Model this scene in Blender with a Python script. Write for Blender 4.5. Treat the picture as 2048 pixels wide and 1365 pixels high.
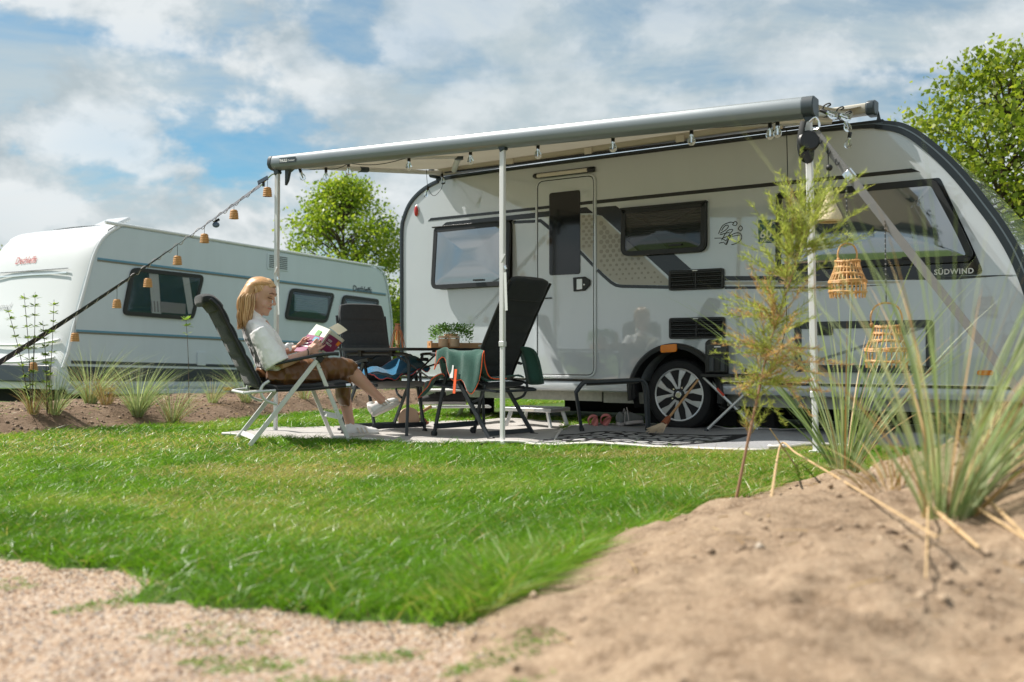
import bpy, bmesh, math, random
import numpy as np
from mathutils import Vector, Matrix, Quaternion

for o in list(bpy.data.objects): bpy.data.objects.remove(o)
SC = bpy.context.scene
COL = SC.collection
random.seed(7)
RNG = np.random.default_rng(11)

# ------------------------------------------------------------------ camera, sky, sun, exposure
FPX = 1991.0                       # 35 mm lens, in pixels of a 2048 wide frame
EYE = Vector((0, 0, 0.68))
PITCH = math.atan(22.5 / FPX)
cd = bpy.data.cameras.new('camera'); cam = bpy.data.objects.new('camera', cd); COL.objects.link(cam)
cam.location = EYE; cam.rotation_euler = (math.pi / 2 + PITCH, 0, 0)
cd.lens = 35; cd.sensor_width = 36; cd.clip_start = 0.05; cd.clip_end = 3000
cd.dof.use_dof = True; cd.dof.focus_distance = 7.9; cd.dof.aperture_fstop = 2.0
SC.camera = cam

SUN_TO = Vector((-3.04, 0.87, 4.0)).normalized()
SUN_EL = math.asin(SUN_TO.z); SUN_AZ = math.atan2(SUN_TO.x, SUN_TO.y)
sl = bpy.data.lights.new('sun', 'SUN'); sun = bpy.data.objects.new('sun', sl); COL.objects.link(sun)
sl.energy = 4.6; sl.angle = math.radians(0.55); sl.color = (1.0, 0.94, 0.86)
sun.rotation_euler = SUN_TO.to_track_quat('Z', 'Y').to_euler(); sun.location = SUN_TO * 40

def nd(t, kind, **kw):
    n = t.nodes.new(kind)
    for k, v in kw.items():
        if k in n.bl_rna.properties: setattr(n, k, v)
        else: n.inputs[k].default_value = v
    return n

def build_world():
    w = bpy.data.worlds.new('World'); SC.world = w; w.use_nodes = True
    t = w.node_tree; t.nodes.clear(); L = t.links.new
    out = nd(t, 'ShaderNodeOutputWorld'); bg = nd(t, 'ShaderNodeBackground')
    sky = nd(t, 'ShaderNodeTexSky'); sky.sky_type = 'NISHITA'; sky.sun_disc = False
    sky.sun_elevation = SUN_EL; sky.sun_rotation = SUN_AZ; sky.air_density = 1.0; sky.dust_density = 0.6; sky.ozone_density = 2.2
    tc = nd(t, 'ShaderNodeTexCoord')
    sep = nd(t, 'ShaderNodeSeparateXYZ'); L(tc.outputs['Generated'], sep.inputs[0])
    def mth(op, a, b=None, c=None, clamp=False):
        n = nd(t, 'ShaderNodeMath', operation=op, use_clamp=clamp)
        for i, v in enumerate((a, b, c)):
            if v is None: continue
            if isinstance(v, (int, float)): n.inputs[i].default_value = v
            else: L(v, n.inputs[i])
        return n.outputs[0]
    zc = mth('MAXIMUM', sep.outputs[2], 0.0)
    den = mth('ADD', zc, 0.22)
    cx = mth('DIVIDE', sep.outputs[0], den); cy = mth('DIVIDE', sep.outputs[1], den)
    comb = nd(t, 'ShaderNodeCombineXYZ'); L(cx, comb.inputs[0]); L(cy, comb.inputs[1])
    def noise(vec, scale, detail, rough, dist=0.0, off=(0, 0, 0), rot=0.0, sc=(1, 1, 1)):
        mp = nd(t, 'ShaderNodeMapping'); mp.inputs['Location'].default_value = off; mp.inputs['Scale'].default_value = sc
        mp.inputs['Rotation'].default_value = (0, 0, rot); L(vec, mp.inputs[0])
        n = nd(t, 'ShaderNodeTexNoise'); n.inputs['Scale'].default_value = scale; n.inputs['Detail'].default_value = detail
        n.inputs['Roughness'].default_value = rough; n.inputs['Distortion'].default_value = dist
        L(mp.outputs[0], n.inputs['Vector']); return n.outputs[0]
    def ramp(v, a, b):
        n = nd(t, 'ShaderNodeMapRange', interpolation_type='SMOOTHSTEP', clamp=True)
        n.inputs[1].default_value = a; n.inputs[2].default_value = b; L(v, n.inputs[0]); return n.outputs[0]
    P = comb.outputs[0]
    # thin veil, streaky
    veil = ramp(noise(P, 1.1, 8, 0.62, 0.5, CLOUD['veil_off'], 0.6, (1.0, 2.0, 1)), CLOUD['veil'][0], CLOUD['veil'][1])
    # heaped cloud, upright: noise over direction, stretched a little sideways
    D = tc.outputs['Generated']
    co = CLOUD['cum_off']
    n0 = noise(D, 6.5, 11, 0.58, 0.15, co, 0, (1, 1, 1.7))
    n1 = noise(D, 6.5, 11, 0.58, 0.15, (co[0] + 0.03, co[1], co[2] - 0.06), 0, (1, 1, 1.7))
    cum = ramp(n0, CLOUD['cum'][0], CLOUD['cum'][1])
    lit = mth('MULTIPLY_ADD', mth('SUBTRACT', n0, n1), 5.0, 0.56, clamp=True)
    big = ramp(noise(D, 1.5, 4, 0.5, 0.0, CLOUD['big_off'], 0, (1, 1, 1.7)), 0.38, 0.62)
    # sky tint
    tint = nd(t, 'ShaderNodeMix', data_type='RGBA', blend_type='MULTIPLY'); tint.inputs[0].default_value = 1.0
    L(sky.outputs[0], tint.inputs[6]); tint.inputs[7].default_value = CLOUD['sky_tint']
    ccol = nd(t, 'ShaderNodeMix', data_type='RGBA'); L(lit, ccol.inputs[0])
    ccol.inputs[6].default_value = CLOUD['shade']; ccol.inputs[7].default_value = CLOUD['light']
    vcol = nd(t, 'ShaderNodeMix', data_type='RGBA'); L(mth('MULTIPLY', veil, CLOUD['veil_amt']), vcol.inputs[0])
    L(tint.outputs[2], vcol.inputs[6]); vcol.inputs[7].default_value = CLOUD['veil_col']
    mix = nd(t, 'ShaderNodeMix', data_type='RGBA')
    gap = mth('MULTIPLY', cum, mth('MULTIPLY_ADD', big, 0.55, 0.45))
    L(gap, mix.inputs[0]); L(vcol.outputs[2], mix.inputs[6]); L(ccol.outputs[2], mix.inputs[7])
    # haze near the horizon
    hz = ramp(zc, 0.15, 0.0)
    fin = nd(t, 'ShaderNodeMix', data_type='RGBA'); L(mth('MULTIPLY', hz, 0.75), fin.inputs[0])
    L(mix.outputs[2], fin.inputs[6]); fin.inputs[7].default_value = CLOUD['haze']
    L(fin.outputs[2], bg.inputs[0]); bg.inputs[1].default_value = 0.1
    L(bg.outputs[0], out.inputs[0])

CLOUD = dict(veil_off=(3.1, 1.7, 0), veil=(0.28, 0.60), veil_amt=0.92, cum_off=(0.4, 6.0, 2.2), cum=(0.425, 0.54), big_off=(1.3, 5.2, 0.4),
             sky_tint=(0.44, 0.68, 0.70, 1), shade=(2.95, 3.4, 3.6, 1), light=(5.4, 5.6, 5.65, 1), veil_col=(3.4, 3.95, 4.15, 1), haze=(3.5, 3.95, 4.1, 1))
build_world()
SC.view_settings.view_transform = 'Standard'; SC.view_settings.look = 'None'
SC.view_settings.exposure = 0.68; SC.view_settings.gamma = 1.0; SC.view_settings.use_curve_mapping = False
SC.render.engine = 'CYCLES'
SC.cycles.use_denoising = True
SC.cycles.max_bounces = 8; SC.cycles.transparent_max_bounces = 8

# ------------------------------------------------------------------ frames: real planes in the place
def ray(px, py):
    x = (px - 1024) / FPX; z = (682.5 - py) / FPX
    c, s = math.cos(PITCH), math.sin(PITCH)
    return Vector((x, c - z * s, s + z * c))
def at(px, py, Y):
    d = ray(px, py); return EYE + d * (Y / d.y)
class Frame:
    """A thing's own axes: o origin, x along, y across, z up."""
    def __init__(s, o, x):
        s.o = Vector(o); s.x = Vector(x).normalized(); s.y = Vector((0, 0, 1)).cross(s.x).normalized(); s.z = s.x.cross(s.y)
    def p(s, px, py, y=0.0):
        d = ray(px, py); t = (y - (EYE - s.o).dot(s.y)) / d.dot(s.y); q = EYE + d * t - s.o
        return Vector((q.dot(s.x), y, q.dot(s.z)))
    def w(s, v): return s.o + s.x * v[0] + s.y * v[1] + s.z * v[2]
    def loc(s, wv):
        q = Vector(wv) - s.o; return Vector((q.dot(s.x), q.dot(s.y), q.dot(s.z)))
    def mat(s):
        m = Matrix.Identity(4)
        for i, a in enumerate((s.x, s.y, s.z)):
            for j in range(3): m[j][i] = a[j]
        m.translation = s.o; return m

def sstep(a, b, x):
    t = np.clip((np.asarray(x, float) - a) / (b - a), 0, 1); return t * t * (3 - 2 * t)
def hash2(i, j, s=0):
    v = np.sin(i * 127.1 + j * 311.7 + s * 74.7) * 43758.5453; return v - np.floor(v)
def vnoise(x, y, s=0):
    x = np.asarray(x, float); y = np.asarray(y, float)
    i = np.floor(x); j = np.floor(y); u = x - i; v = y - j
    u = u * u * (3 - 2 * u); v = v * v * (3 - 2 * v)
    return (hash2(i, j, s) * (1 - u) + hash2(i + 1, j, s) * u) * (1 - v) + (hash2(i, j + 1, s) * (1 - u) + hash2(i + 1, j + 1, s) * u) * v
def fbm(x, y, o=4, s=0):
    r = 0; a = 0.5
    for k in range(o):
        r = r + a * vnoise(x * 2 ** k, y * 2 ** k, s + k); a *= 0.5
    return r

# terrain: edges of the lawn and heights
def sand_edge(Y): return np.interp(Y, [-50, 0, 1.5, 2.4, 3.43, 4.2, 4.8, 5.4, 6.2, 7], [-3, -.7, -.3, -.11, .30, .80, 1.25, 2.1, 4.0, 30])
def path_edge(X): return np.interp(X, [-6, -1.72, -.87, -.49, -.11, .2], [6.2, 3.34, 2.80, 2.56, 2.42, 2.0])
def bed_q(X, Y): return -((X + 4.2) * .855 - (Y - 8.2) * .519)
def sand_d(X, Y): return X - sand_edge(Y) + 0.24 * (fbm(X * 2.4, Y * 2.4, 4, 5) - .45)
def is_path(X, Y): return (path_edge(X) - Y + 0.62 * (fbm(X * 1.9, Y * 2.6, 4, 9) - .47))
def bed_mask(X, Y):
    q = bed_q(X, Y) + 0.30 * (fbm(X * 1.3, Y * 1.3, 3, 21) - .45)
    return np.where((X > -0.6) | (Y > 14.5), -1.0, np.minimum(q, 2.9 - q))
def gz(X, Y):
    X = np.asarray(X, float); Y = np.asarray(Y, float)
    z = -0.03 * sstep(7.4, 9.0, Y) + 0.06 * sstep(0.0, 2.0, X) * sstep(8.3, 6.4, Y) * sstep(3.0, 5.0, Y)
    z = z + 0.03 * (fbm(X * .9, Y * .9, 3, 2) - .45) * sstep(9.5, 6.5, Y)
    d = sand_d(X, Y); dd = np.maximum(d + .04, 0)
    env = np.interp(Y, [-3, 0, 1.5, 2.5, 3.0, 3.5, 4.0, 4.6, 5.4], [.2, .35, .62, .88, 1, .85, .52, .22, 0])
    z = z + 0.36 * (1 - np.exp(-dd / 1.0)) * env + 0.11 * sstep(.9, 1.9, X) * sstep(2.3, 3.2, Y) * sstep(4.8, 3.8, Y)
    near = sstep(8.5, 5, Y) * sstep(-2, 0.5, Y)
    z = z + near * sstep(0, .25, d) * (0.13 * (fbm(X * 2.6, Y * 2.6, 5, 33) - .47) + 0.065 * np.abs(fbm(X * 8, Y * 8, 4, 37) - .47) + 0.026 * (fbm(X * 22, Y * 22, 3, 39) - .4) - 0.05 * sstep(.66, .74, fbm(X * 5.5, Y * 5.5, 3, 45)))
    p = is_path(X, Y)
    z = z - 0.03 * sstep(-.05, .25, p) + near * sstep(0, .2, p) * 0.03 * (fbm(X * 9, Y * 9, 4, 50) - .45)
    q = bed_q(X, Y); m = bed_mask(X, Y)
    z = z + sstep(0, .6, m) * (0.17 + 0.08 * (fbm(X * 2.4, Y * 2.4, 4, 61) - .45)) * 1.0
    z = z - 0.10 * sstep(2.4, 3.6, q) * sstep(0.0, -1.6, X)
    return z
def gzf(x, y): return float(gz(np.array([x]), np.array([y]))[0])
def G(px, py):
    """the place on the ground that lies on this sight line"""
    d = ray(px, py); z = 0.0
    for _ in range(25):
        t = (z - EYE.z) / d.z; q = EYE + d * t; z = 0.5 * z + 0.5 * gzf(q.x, q.y)
    return Vector((q.x, q.y, gzf(q.x, q.y)))

# ------------------------------------------------------------------ objects
def tag(o, label=None, cat=None, group=None, kind=None):
    for k, v in (('label', label), ('category', cat), ('group', group), ('kind', kind)):
        if v: o[k] = v
    return o
def thing(name, label, cat, frame=None, loc=(0, 0, 0), rz=0.0, group=None):
    o = bpy.data.objects.new(name, None); COL.objects.link(o); o.empty_display_size = .1
    o.matrix_world = frame.mat() if frame else Matrix.Translation(Vector(loc)) @ Matrix.Rotation(rz, 4, 'Z')
    return tag(o, label, cat, group)

class MB:
    def __init__(s): s.v = []; s.f = []
    def add(s, vs, fs):
        b = len(s.v); s.v += [tuple(map(float, q)) for q in vs]; s.f += [tuple(b + i for i in f) for f in fs]; return s
    def box(s, a, b, R=None, c=None):
        vs = [Vector((x, y, z)) for z in (a[2], b[2]) for y in (a[1], b[1]) for x in (a[0], b[0])]
        if R is not None:
            c = Vector(c) if c is not None else (Vector(a) + Vector(b)) / 2
            vs = [c + R @ (q - c) for q in vs]
        return s.add(vs, [(0, 2, 3, 1), (4, 5, 7, 6), (0, 1, 5, 4), (2, 6, 7, 3), (0, 4, 6, 2), (1, 3, 7, 5)])
    def bar(s, p, q, w, h, up=(0, 0, 1)):
        """rectangular bar from p to q, w across, h along up"""
        p = Vector(p); q = Vector(q); d = (q - p).normalized(); u = Vector(up); u = (u - d * u.dot(d)).normalized(); r = d.cross(u)
        vs = [e + r * a * w / 2 + u * b * h / 2 for e in (p, q) for a, b in ((-1, -1), (1, -1), (1, 1), (-1, 1))]
        return s.add(vs, [(0, 1, 2, 3), (7, 6, 5, 4), (0, 4, 5, 1), (1, 5, 6, 2), (2, 6, 7, 3), (3, 7, 4, 0)])
    def tube(s, path, r, n=8, cap=True, flat=1.0, closed=False):
        P = [Vector(p) for p in path]; m = len(P); R = r if isinstance(r, (list, tuple)) else [r] * m
        T = []
        for i in range(m):
            a = P[(i - 1) % m] if closed else P[max(i - 1, 0)]; b = P[(i + 1) % m] if closed else P[min(i + 1, m - 1)]
            d = b - a; T.append(d.normalized() if d.length > 1e-9 else Vector((0, 0, 1)))
        u = T[0].orthogonal().normalized(); vs = []
        for i in range(m):
            u = (u - T[i] * u.dot(T[i])); u = u.normalized() if u.length > 1e-6 else T[i].orthogonal().normalized()
            w = T[i].cross(u)
            for k in range(n):
                a = 2 * math.pi * k / n; vs.append(P[i] + (u * math.cos(a) * flat + w * math.sin(a)) * R[i])
        fs = []
        for i in range(m if closed else m - 1):
            j = (i + 1) % m
            for k in range(n): fs.append((i * n + k, i * n + (k + 1) % n, j * n + (k + 1) % n, j * n + k))
        if cap and not closed: fs += [tuple(range(n - 1, -1, -1)), tuple(range((m - 1) * n, m * n))]
        return s.add(vs, fs)
    def lathe(s, prof, c=(0, 0, 0), n=20, M=None):
        vs = []; m = len(prof); c = Vector(c)
        for r, z in prof:
            for k in range(n):
                a = 2 * math.pi * k / n; q = Vector((r * math.cos(a), r * math.sin(a), z))
                vs.append(c + (M @ q if M is not None else q))
        fs = [(i * n + k, i * n + (k + 1) % n, (i + 1) * n + (k + 1) % n, (i + 1) * n + k) for i in range(m - 1) for k in range(n)]
        if prof[0][0] > 1e-5: fs.append(tuple(range(n - 1, -1, -1)))
        if prof[-1][0] > 1e-5: fs.append(tuple(range((m - 1) * n, m * n)))
        return s.add(vs, fs)
    def ell(s, c, r, M=None, n=14, m=9):
        prof = [(max(math.sin(math.pi * i / m), 1e-6), -math.cos(math.pi * i / m)) for i in range(m + 1)]
        D = Matrix.Diagonal(Vector(r)); return s.lathe(prof, c, n, (M @ D) if M is not None else D)
    def prism(s, pts, off):
        """closed polygon (3-d points) swept by off"""
        n = len(pts); P = [Vector(p) for p in pts]; o = Vector(off)
        return s.add(P + [p + o for p in P], [tuple(range(n)), tuple(range(2 * n - 1, n - 1, -1))] + [(i, i + n, (i + 1) % n + n, (i + 1) % n) for i in range(n)])
    def ring(s, outer, inner, off):
        n = len(outer); o = Vector(off); A = [Vector(p) for p in outer]; B = [Vector(p) for p in inner]
        vs = A + B + [p + o for p in A] + [p + o for p in B]; fs = []
        for i in range(n):
            j = (i + 1) % n
            fs += [(i, j, n + j, n + i), (2 * n + i, 3 * n + i, 3 * n + j, 2 * n + j), (i, 2 * n + i, 2 * n + j, j), (n + i, n + j, 3 * n + j, 3 * n + i)]
        return s.add(vs, fs)
    def grid(s, rows, thick=None):
        m = len(rows); n = len(rows[0]); vs = [p for r in rows for p in r]
        return s.add(vs, [(i * n + k, i * n + k + 1, (i + 1) * n + k + 1, (i + 1) * n + k) for i in range(m - 1) for k in range(n - 1)])
    def loft(s, rings, cap=True):
        n = len(rings[0]); m = len(rings); vs = [p for r in rings for p in r]
        fs = [(i * n + k, i * n + (k + 1) % n, (i + 1) * n + (k + 1) % n, (i + 1) * n + k) for i in range(m - 1) for k in range(n)]
        if cap: fs += [tuple(range(n - 1, -1, -1)), tuple(range((m - 1) * n, m * n))]
        return s.add(vs, fs)
    def mesh(s, name):
        me = bpy.data.meshes.new(name); me.from_pydata(s.v, [], s.f); me.update(); return me
    def build(s, name, mat, parent=None, smooth=False, bevel=0, seg=2, solid=0, sub=0, angle=35, fix=True):
        me = s.mesh(name)
        if fix:
            bm = bmesh.new(); bm.from_mesh(me); bmesh.ops.recalc_face_normals(bm, faces=bm.faces); bm.to_mesh(me); bm.free()
        if mat: me.materials.append(mat)
        o = bpy.data.objects.new(name, me); COL.objects.link(o)
        if parent: o.parent = parent
        if solid:
            q = o.modifiers.new('solid', 'SOLIDIFY'); q.thickness = solid; q.offset = 0
        if sub:
            q = o.modifiers.new('sub', 'SUBSURF'); q.levels = sub; q.render_levels = sub
        if bevel:
            q = o.modifiers.new('bevel', 'BEVEL'); q.width = bevel; q.segments = seg; q.limit_method = 'ANGLE'; q.angle_limit = math.radians(40)
        if smooth or bevel:
            for p in me.polygons: p.use_smooth = True
            try: me.set_sharp_from_angle(angle=math.radians(angle))
            except Exception: pass
        return o
def R3(ax, deg): return Matrix.Rotation(math.radians(deg), 3, ax)
def roundpoly(pts, r, n=5):
    """fillet every corner of a 2-d polygon; r one value or one per corner"""
    P = [Vector((p[0], p[1])) for p in pts]; m = len(P); out = []
    for i in range(m):
        a, b, c = P[i - 1], P[i], P[(i + 1) % m]; rr = r[i] if isinstance(r, (list, tuple)) else r
        u = (a - b); v = (c - b); k = min(rr, u.length * .49, v.length * .49); u.normalize(); v.normalize()
        s, e = b + u * k, b + v * k
        for q in range(n):
            t = q / (n - 1); out.append((1 - t) ** 2 * s + 2 * t * (1 - t) * b + t * t * e)
    return out
def inset2(pts, d):
    """move a closed 2-d loop inward by d"""
    P = [Vector((p[0], p[1])) for p in pts]; m = len(P); area = sum(P[i - 1].x * P[i].y - P[i].x * P[i - 1].y for i in range(m)); sg = 1 if area > 0 else -1
    out = []
    for i in range(m):
        a, c = P[i - 1], P[(i + 1) % m]; k = 1
        t = (c - a)
        if t.length < 1e-9: out.append(P[i]); continue
        t.normalize(); out.append(P[i] + Vector((-t.y, t.x)) * d * sg)
    return out
def xz(pts, y): return [Vector((p[0], y, p[1])) for p in pts]
def smoothpath(pts, n=6):
    P = [Vector(p) for p in pts]; out = []
    for i in range(len(P) - 1):
        a = P[max(i - 1, 0)]; b = P[i]; c = P[i + 1]; d = P[min(i + 2, len(P) - 1)]
        for k in range(n):
            t = k / n; out.append(0.5 * ((2 * b) + (c - a) * t + (2 * a - 5 * b + 4 * c - d) * t * t + (3 * b - a - 3 * c + d) * t ** 3))
    out.append(P[-1]); return out
def lettering(name, text, mat, parent, origin, xdir, ydir, height, depth=.002, offset=0.0, shear=0.0, wscale=1.0, width=None, space=1.0):
    cu = bpy.data.curves.new(name, 'FONT'); cu.body = text; cu.size = 1.0; cu.extrude = 0; cu.offset = offset; cu.shear = shear; cu.space_character = space
    cu.resolution_u = 3
    tmp = bpy.data.objects.new(name, cu); COL.objects.link(tmp)
    dg = bpy.context.evaluated_depsgraph_get(); me = bpy.data.meshes.new_from_object(tmp.evaluated_get(dg)); bpy.data.objects.remove(tmp)
    co = np.array([v.co[:] for v in me.vertices]); cap = 0.70
    k = height / cap; x0, x1 = co[:, 0].min(), co[:, 0].max(); kx = (width / (x1 - x0)) if width else k * wscale
    X = Vector(xdir).normalized(); Y = Vector(ydir).normalized(); O = Vector(origin); N = X.cross(Y)
    for v in me.vertices: v.co = O + X * (v.co.x - x0) * kx + Y * v.co.y * k + N * depth
    me.materials.append(mat); o = bpy.data.objects.new(name, me); COL.objects.link(o); o.parent = parent; return o

# ------------------------------------------------------------------ materials
def pm(name, col, rough=.5, metal=0.0, spec=.5, var=0.08, vscale=6.0, bump=0.0, bscale=60.0, coat=0.0, ior=None, trans=0.0, sub=0.0, subcol=None, sheen=0.0, dirt=0.0, rvar=0.0, emit=None, alpha=None, coord='Object', coatior=None):
    m = bpy.data.materials.new(name); m.use_nodes = True; t = m.node_tree; L = t.links.new
    b = t.nodes['Principled BSDF']; tc = nd(t, 'ShaderNodeTexCoord')
    b.inputs['Base Color'].default_value = (*col, 1); b.inputs['Roughness'].default_value = rough; b.inputs['Metallic'].default_value = metal
    b.inputs['Specular IOR Level'].default_value = spec; b.inputs['Coat Weight'].default_value = coat; b.inputs['Coat Roughness'].default_value = .08
    if coatior: b.inputs['Coat IOR'].default_value = coatior; b.inputs['Coat Roughness'].default_value = .03
    if ior: b.inputs['IOR'].default_value = ior
    if trans: b.inputs['Transmission Weight'].default_value = trans
    if alpha is not None: b.inputs['Alpha'].default_value = alpha
    if sheen: b.inputs['Sheen Weight'].default_value = sheen; b.inputs['Sheen Roughness'].default_value = .4
    if sub: b.inputs['Subsurface Weight'].default_value = sub; b.inputs['Subsurface Scale'].default_value = .01; b.inputs['Subsurface Radius'].default_value = (1, .4, .25)
    n = nd(t, 'ShaderNodeTexNoise'); n.inputs['Scale'].default_value = vscale; n.inputs['Detail'].default_value = 6; n.inputs['Roughness'].default_value = .6
    L(tc.outputs[coord], n.inputs['Vector'])
    if var:
        mx = nd(t, 'ShaderNodeMix', data_type='RGBA'); L(n.outputs[0], mx.inputs[0])
        mx.inputs[6].default_value = (*[max(0, c * (1 - var * 1.6)) for c in col], 1); mx.inputs[7].default_value = (*[min(1, c * (1 + var * 1.6)) for c in col], 1)
        L(mx.outputs[2], b.inputs['Base Color'])
    if rvar:
        mr = nd(t, 'ShaderNodeMapRange'); mr.inputs[3].default_value = max(0.02, rough - rvar); mr.inputs[4].default_value = rough + rvar
        L(n.outputs[0], mr.inputs[0]); L(mr.outputs[0], b.inputs['Roughness'])
    if bump:
        n2 = nd(t, 'ShaderNodeTexNoise'); n2.inputs['Scale'].default_value = bscale; n2.inputs['Detail'].default_value = 4; L(tc.outputs[coord], n2.inputs['Vector'])
        bp = nd(t, 'ShaderNodeBump'); bp.inputs['Strength'].default_value = bump; bp.inputs['Distance'].default_value = .01
        L(n2.outputs[0], bp.inputs['Height']); L(bp.outputs[0], b.inputs['Normal'])
    return m
M = {}
M['body'] = pm('painted_aluminium', (.53, .575, .605), .20, spec=.5, var=.025, vscale=1.2, coat=1.0, rvar=.05, coatior=2.0)
def weathered(m, amt):
    """faint rain streaks, slightly wavy sheet"""
    t = m.node_tree; L = t.links.new; b = t.nodes['Principled BSDF']; tc = nd(t, 'ShaderNodeTexCoord'); mp = nd(t, 'ShaderNodeMapping'); mp.inputs['Scale'].default_value = (3.2, 3.2, .35); L(tc.outputs['Object'], mp.inputs[0])
    n = nd(t, 'ShaderNodeTexNoise'); n.inputs['Scale'].default_value = 1.6; n.inputs['Detail'].default_value = 7; n.inputs['Roughness'].default_value = .65; L(mp.outputs[0], n.inputs['Vector'])
    r = nd(t, 'ShaderNodeMapRange'); r.inputs[1].default_value = .38; r.inputs[2].default_value = .62; r.inputs[3].default_value = 1 - amt; r.inputs[4].default_value = 1.0; L(n.outputs[0], r.inputs[0])
    src = b.inputs['Base Color'].links[0].from_socket; mx = nd(t, 'ShaderNodeMix', data_type='RGBA', blend_type='MULTIPLY'); mx.inputs[0].default_value = 1; L(src, mx.inputs[6])
    cb = nd(t, 'ShaderNodeCombineColor'); L(r.outputs[0], cb.inputs[0]); L(r.outputs[0], cb.inputs[1]); L(r.outputs[0], cb.inputs[2]); L(cb.outputs[0], mx.inputs[7]); L(mx.outputs[2], b.inputs['Base Color'])
    w = nd(t, 'ShaderNodeTexNoise'); w.inputs['Scale'].default_value = 1.7; w.inputs['Detail'].default_value = 1; L(tc.outputs['Object'], w.inputs['Vector']); bp = nd(t, 'ShaderNodeBump'); bp.inputs['Strength'].default_value = .12; bp.inputs['Distance'].default_value = .02; L(w.outputs[0], bp.inputs['Height'])
    L(bp.outputs[0], b.inputs['Normal']); L(bp.outputs[0], b.inputs['Coat Normal'])
weathered(M['body'], .022)
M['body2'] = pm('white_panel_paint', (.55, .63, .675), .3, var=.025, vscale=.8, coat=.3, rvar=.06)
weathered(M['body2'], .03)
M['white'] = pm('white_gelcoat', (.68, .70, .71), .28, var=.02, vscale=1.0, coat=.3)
M['rail'] = pm('dark_rail', (.012, .018, .022), .28, var=.1, coat=.2)
M['decal'] = pm('black_foil', (.010, .012, .014), .22, var=.1, coat=.3)
M['decalbeige'] = pm('beige_foil', (.40, .385, .34), .3, var=.04, coat=.2)
M['decalhex'] = pm('olive_hex_foil', (.27, .255, .215), .3, var=.04, coat=.2)
M['decalgrey'] = pm('silver_foil', (.55, .55, .53), .3, var=.03, coat=.2)
M['teal'] = pm('teal_sticker', (.012, .085, .10), .3, var=.06)
M['print'] = pm('white_print', (.78, .79, .78), .45, var=.03)
M['blackplastic'] = pm('black_plastic', (.012, .013, .014), .42, var=.15, vscale=9, rvar=.08)
M['greyplastic'] = pm('grey_plastic', (.045, .052, .058), .45, var=.12)
M['rubber'] = pm('rubber', (.014, .014, .015), .75, var=.2, bump=.1, bscale=80)
M['glass'] = pm('tinted_acrylic', (.030, .045, .052), .05, spec=1.0, ior=2.4, var=.15, vscale=2, coat=.6)
M['glassb'] = pm('tinted_acrylic_blue', (.022, .055, .070), .05, spec=1.0, ior=1.7, var=.2, vscale=2.5, coat=.6)
M['glassk'] = pm('black_door_glass', (.006, .007, .008), .06, spec=.5, var=.1, coat=.3)
M['blind'] = pm('blind_fabric', (.055, .060, .055), .7, var=.1)
M['blindb'] = pm('blind_blue', (.26, .40, .47), .7, var=.08)
M['alu'] = pm('brushed_aluminium', (.70, .71, .71), .38, metal=.75, var=.05, vscale=14, rvar=.1)
M['alupaint'] = pm('silver_tube', (.66, .67, .66), .38, metal=.25, var=.05, vscale=12)
M['polewhite'] = pm('white_tube', (.72, .72, .72), .38, metal=.1, var=.04)
M['chrome'] = pm('chrome', (.82, .83, .84), .14, metal=1.0, var=.03)
M['anthr'] = pm('anthracite_casing', (.215, .245, .265), .36, metal=.3, var=.05, vscale=3, rvar=.05, bump=.03, bscale=400)
M['anthrdark'] = pm('anthracite_cap', (.035, .05, .06), .4, var=.1)
M['galv'] = pm('galvanised_steel', (.40, .40, .35), .5, metal=.35, var=.22, vscale=30, rvar=.1)
M['red'] = pm('red_lens', (.50, .02, .015), .2, var=.1, coat=.5)
M['amber'] = pm('amber_lens', (.75, .22, .01), .2, var=.1, coat=.5)
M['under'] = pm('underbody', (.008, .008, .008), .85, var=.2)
M['lampwhite'] = pm('lamp_diffuser', (.62, .58, .50), .4, var=.03)
# ------------------------------------------------------------------ ground
def attr_mat(name, build, rough=.9):
    m = bpy.data.materials.new(name); m.use_nodes = True; t = m.node_tree; build(t, t.nodes['Principled BSDF']); t.nodes['Principled BSDF'].inputs['Roughness'].default_value = rough
    t.nodes['Principled BSDF'].inputs['Specular IOR Level'].default_value = .2
    return m
def n_noise(t, scale, detail=6, rough=.6, coord='Object', dist=0):
    tc = nd(t, 'ShaderNodeTexCoord'); n = nd(t, 'ShaderNodeTexNoise'); n.inputs['Scale'].default_value = scale; n.inputs['Detail'].default_value = detail
    n.inputs['Roughness'].default_value = rough; n.inputs['Distortion'].default_value = dist; t.links.new(tc.outputs[coord], n.inputs['Vector']); return n.outputs[0]
def n_ramp(t, v, stops):
    r = nd(t, 'ShaderNodeValToRGB'); e = r.color_ramp.elements
    while len(e) < len(stops): e.new(.5)
    for k, (p, c) in enumerate(stops): e[k].position = p; e[k].color = (*c, 1)
    t.links.new(v, r.inputs[0]); return r.outputs[0]
def n_mix(t, f, a, b, mode='MIX'):
    m = nd(t, 'ShaderNodeMix', data_type='RGBA', blend_type=mode)
    for i, v in ((0, f), (6, a), (7, b)):
        if isinstance(v, (int, float)): m.inputs[i].default_value = v
        elif isinstance(v, tuple): m.inputs[i].default_value = (*v, 1)
        else: t.links.new(v, m.inputs[i])
    return m.outputs[2]
def n_bump(t, b, v, strength, dist):
    bp = nd(t, 'ShaderNodeBump'); bp.inputs['Strength'].default_value = strength; bp.inputs['Distance'].default_value = dist
    t.links.new(v, bp.inputs['Height']); t.links.new(bp.outputs[0], b.inputs['Normal']); return bp
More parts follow.
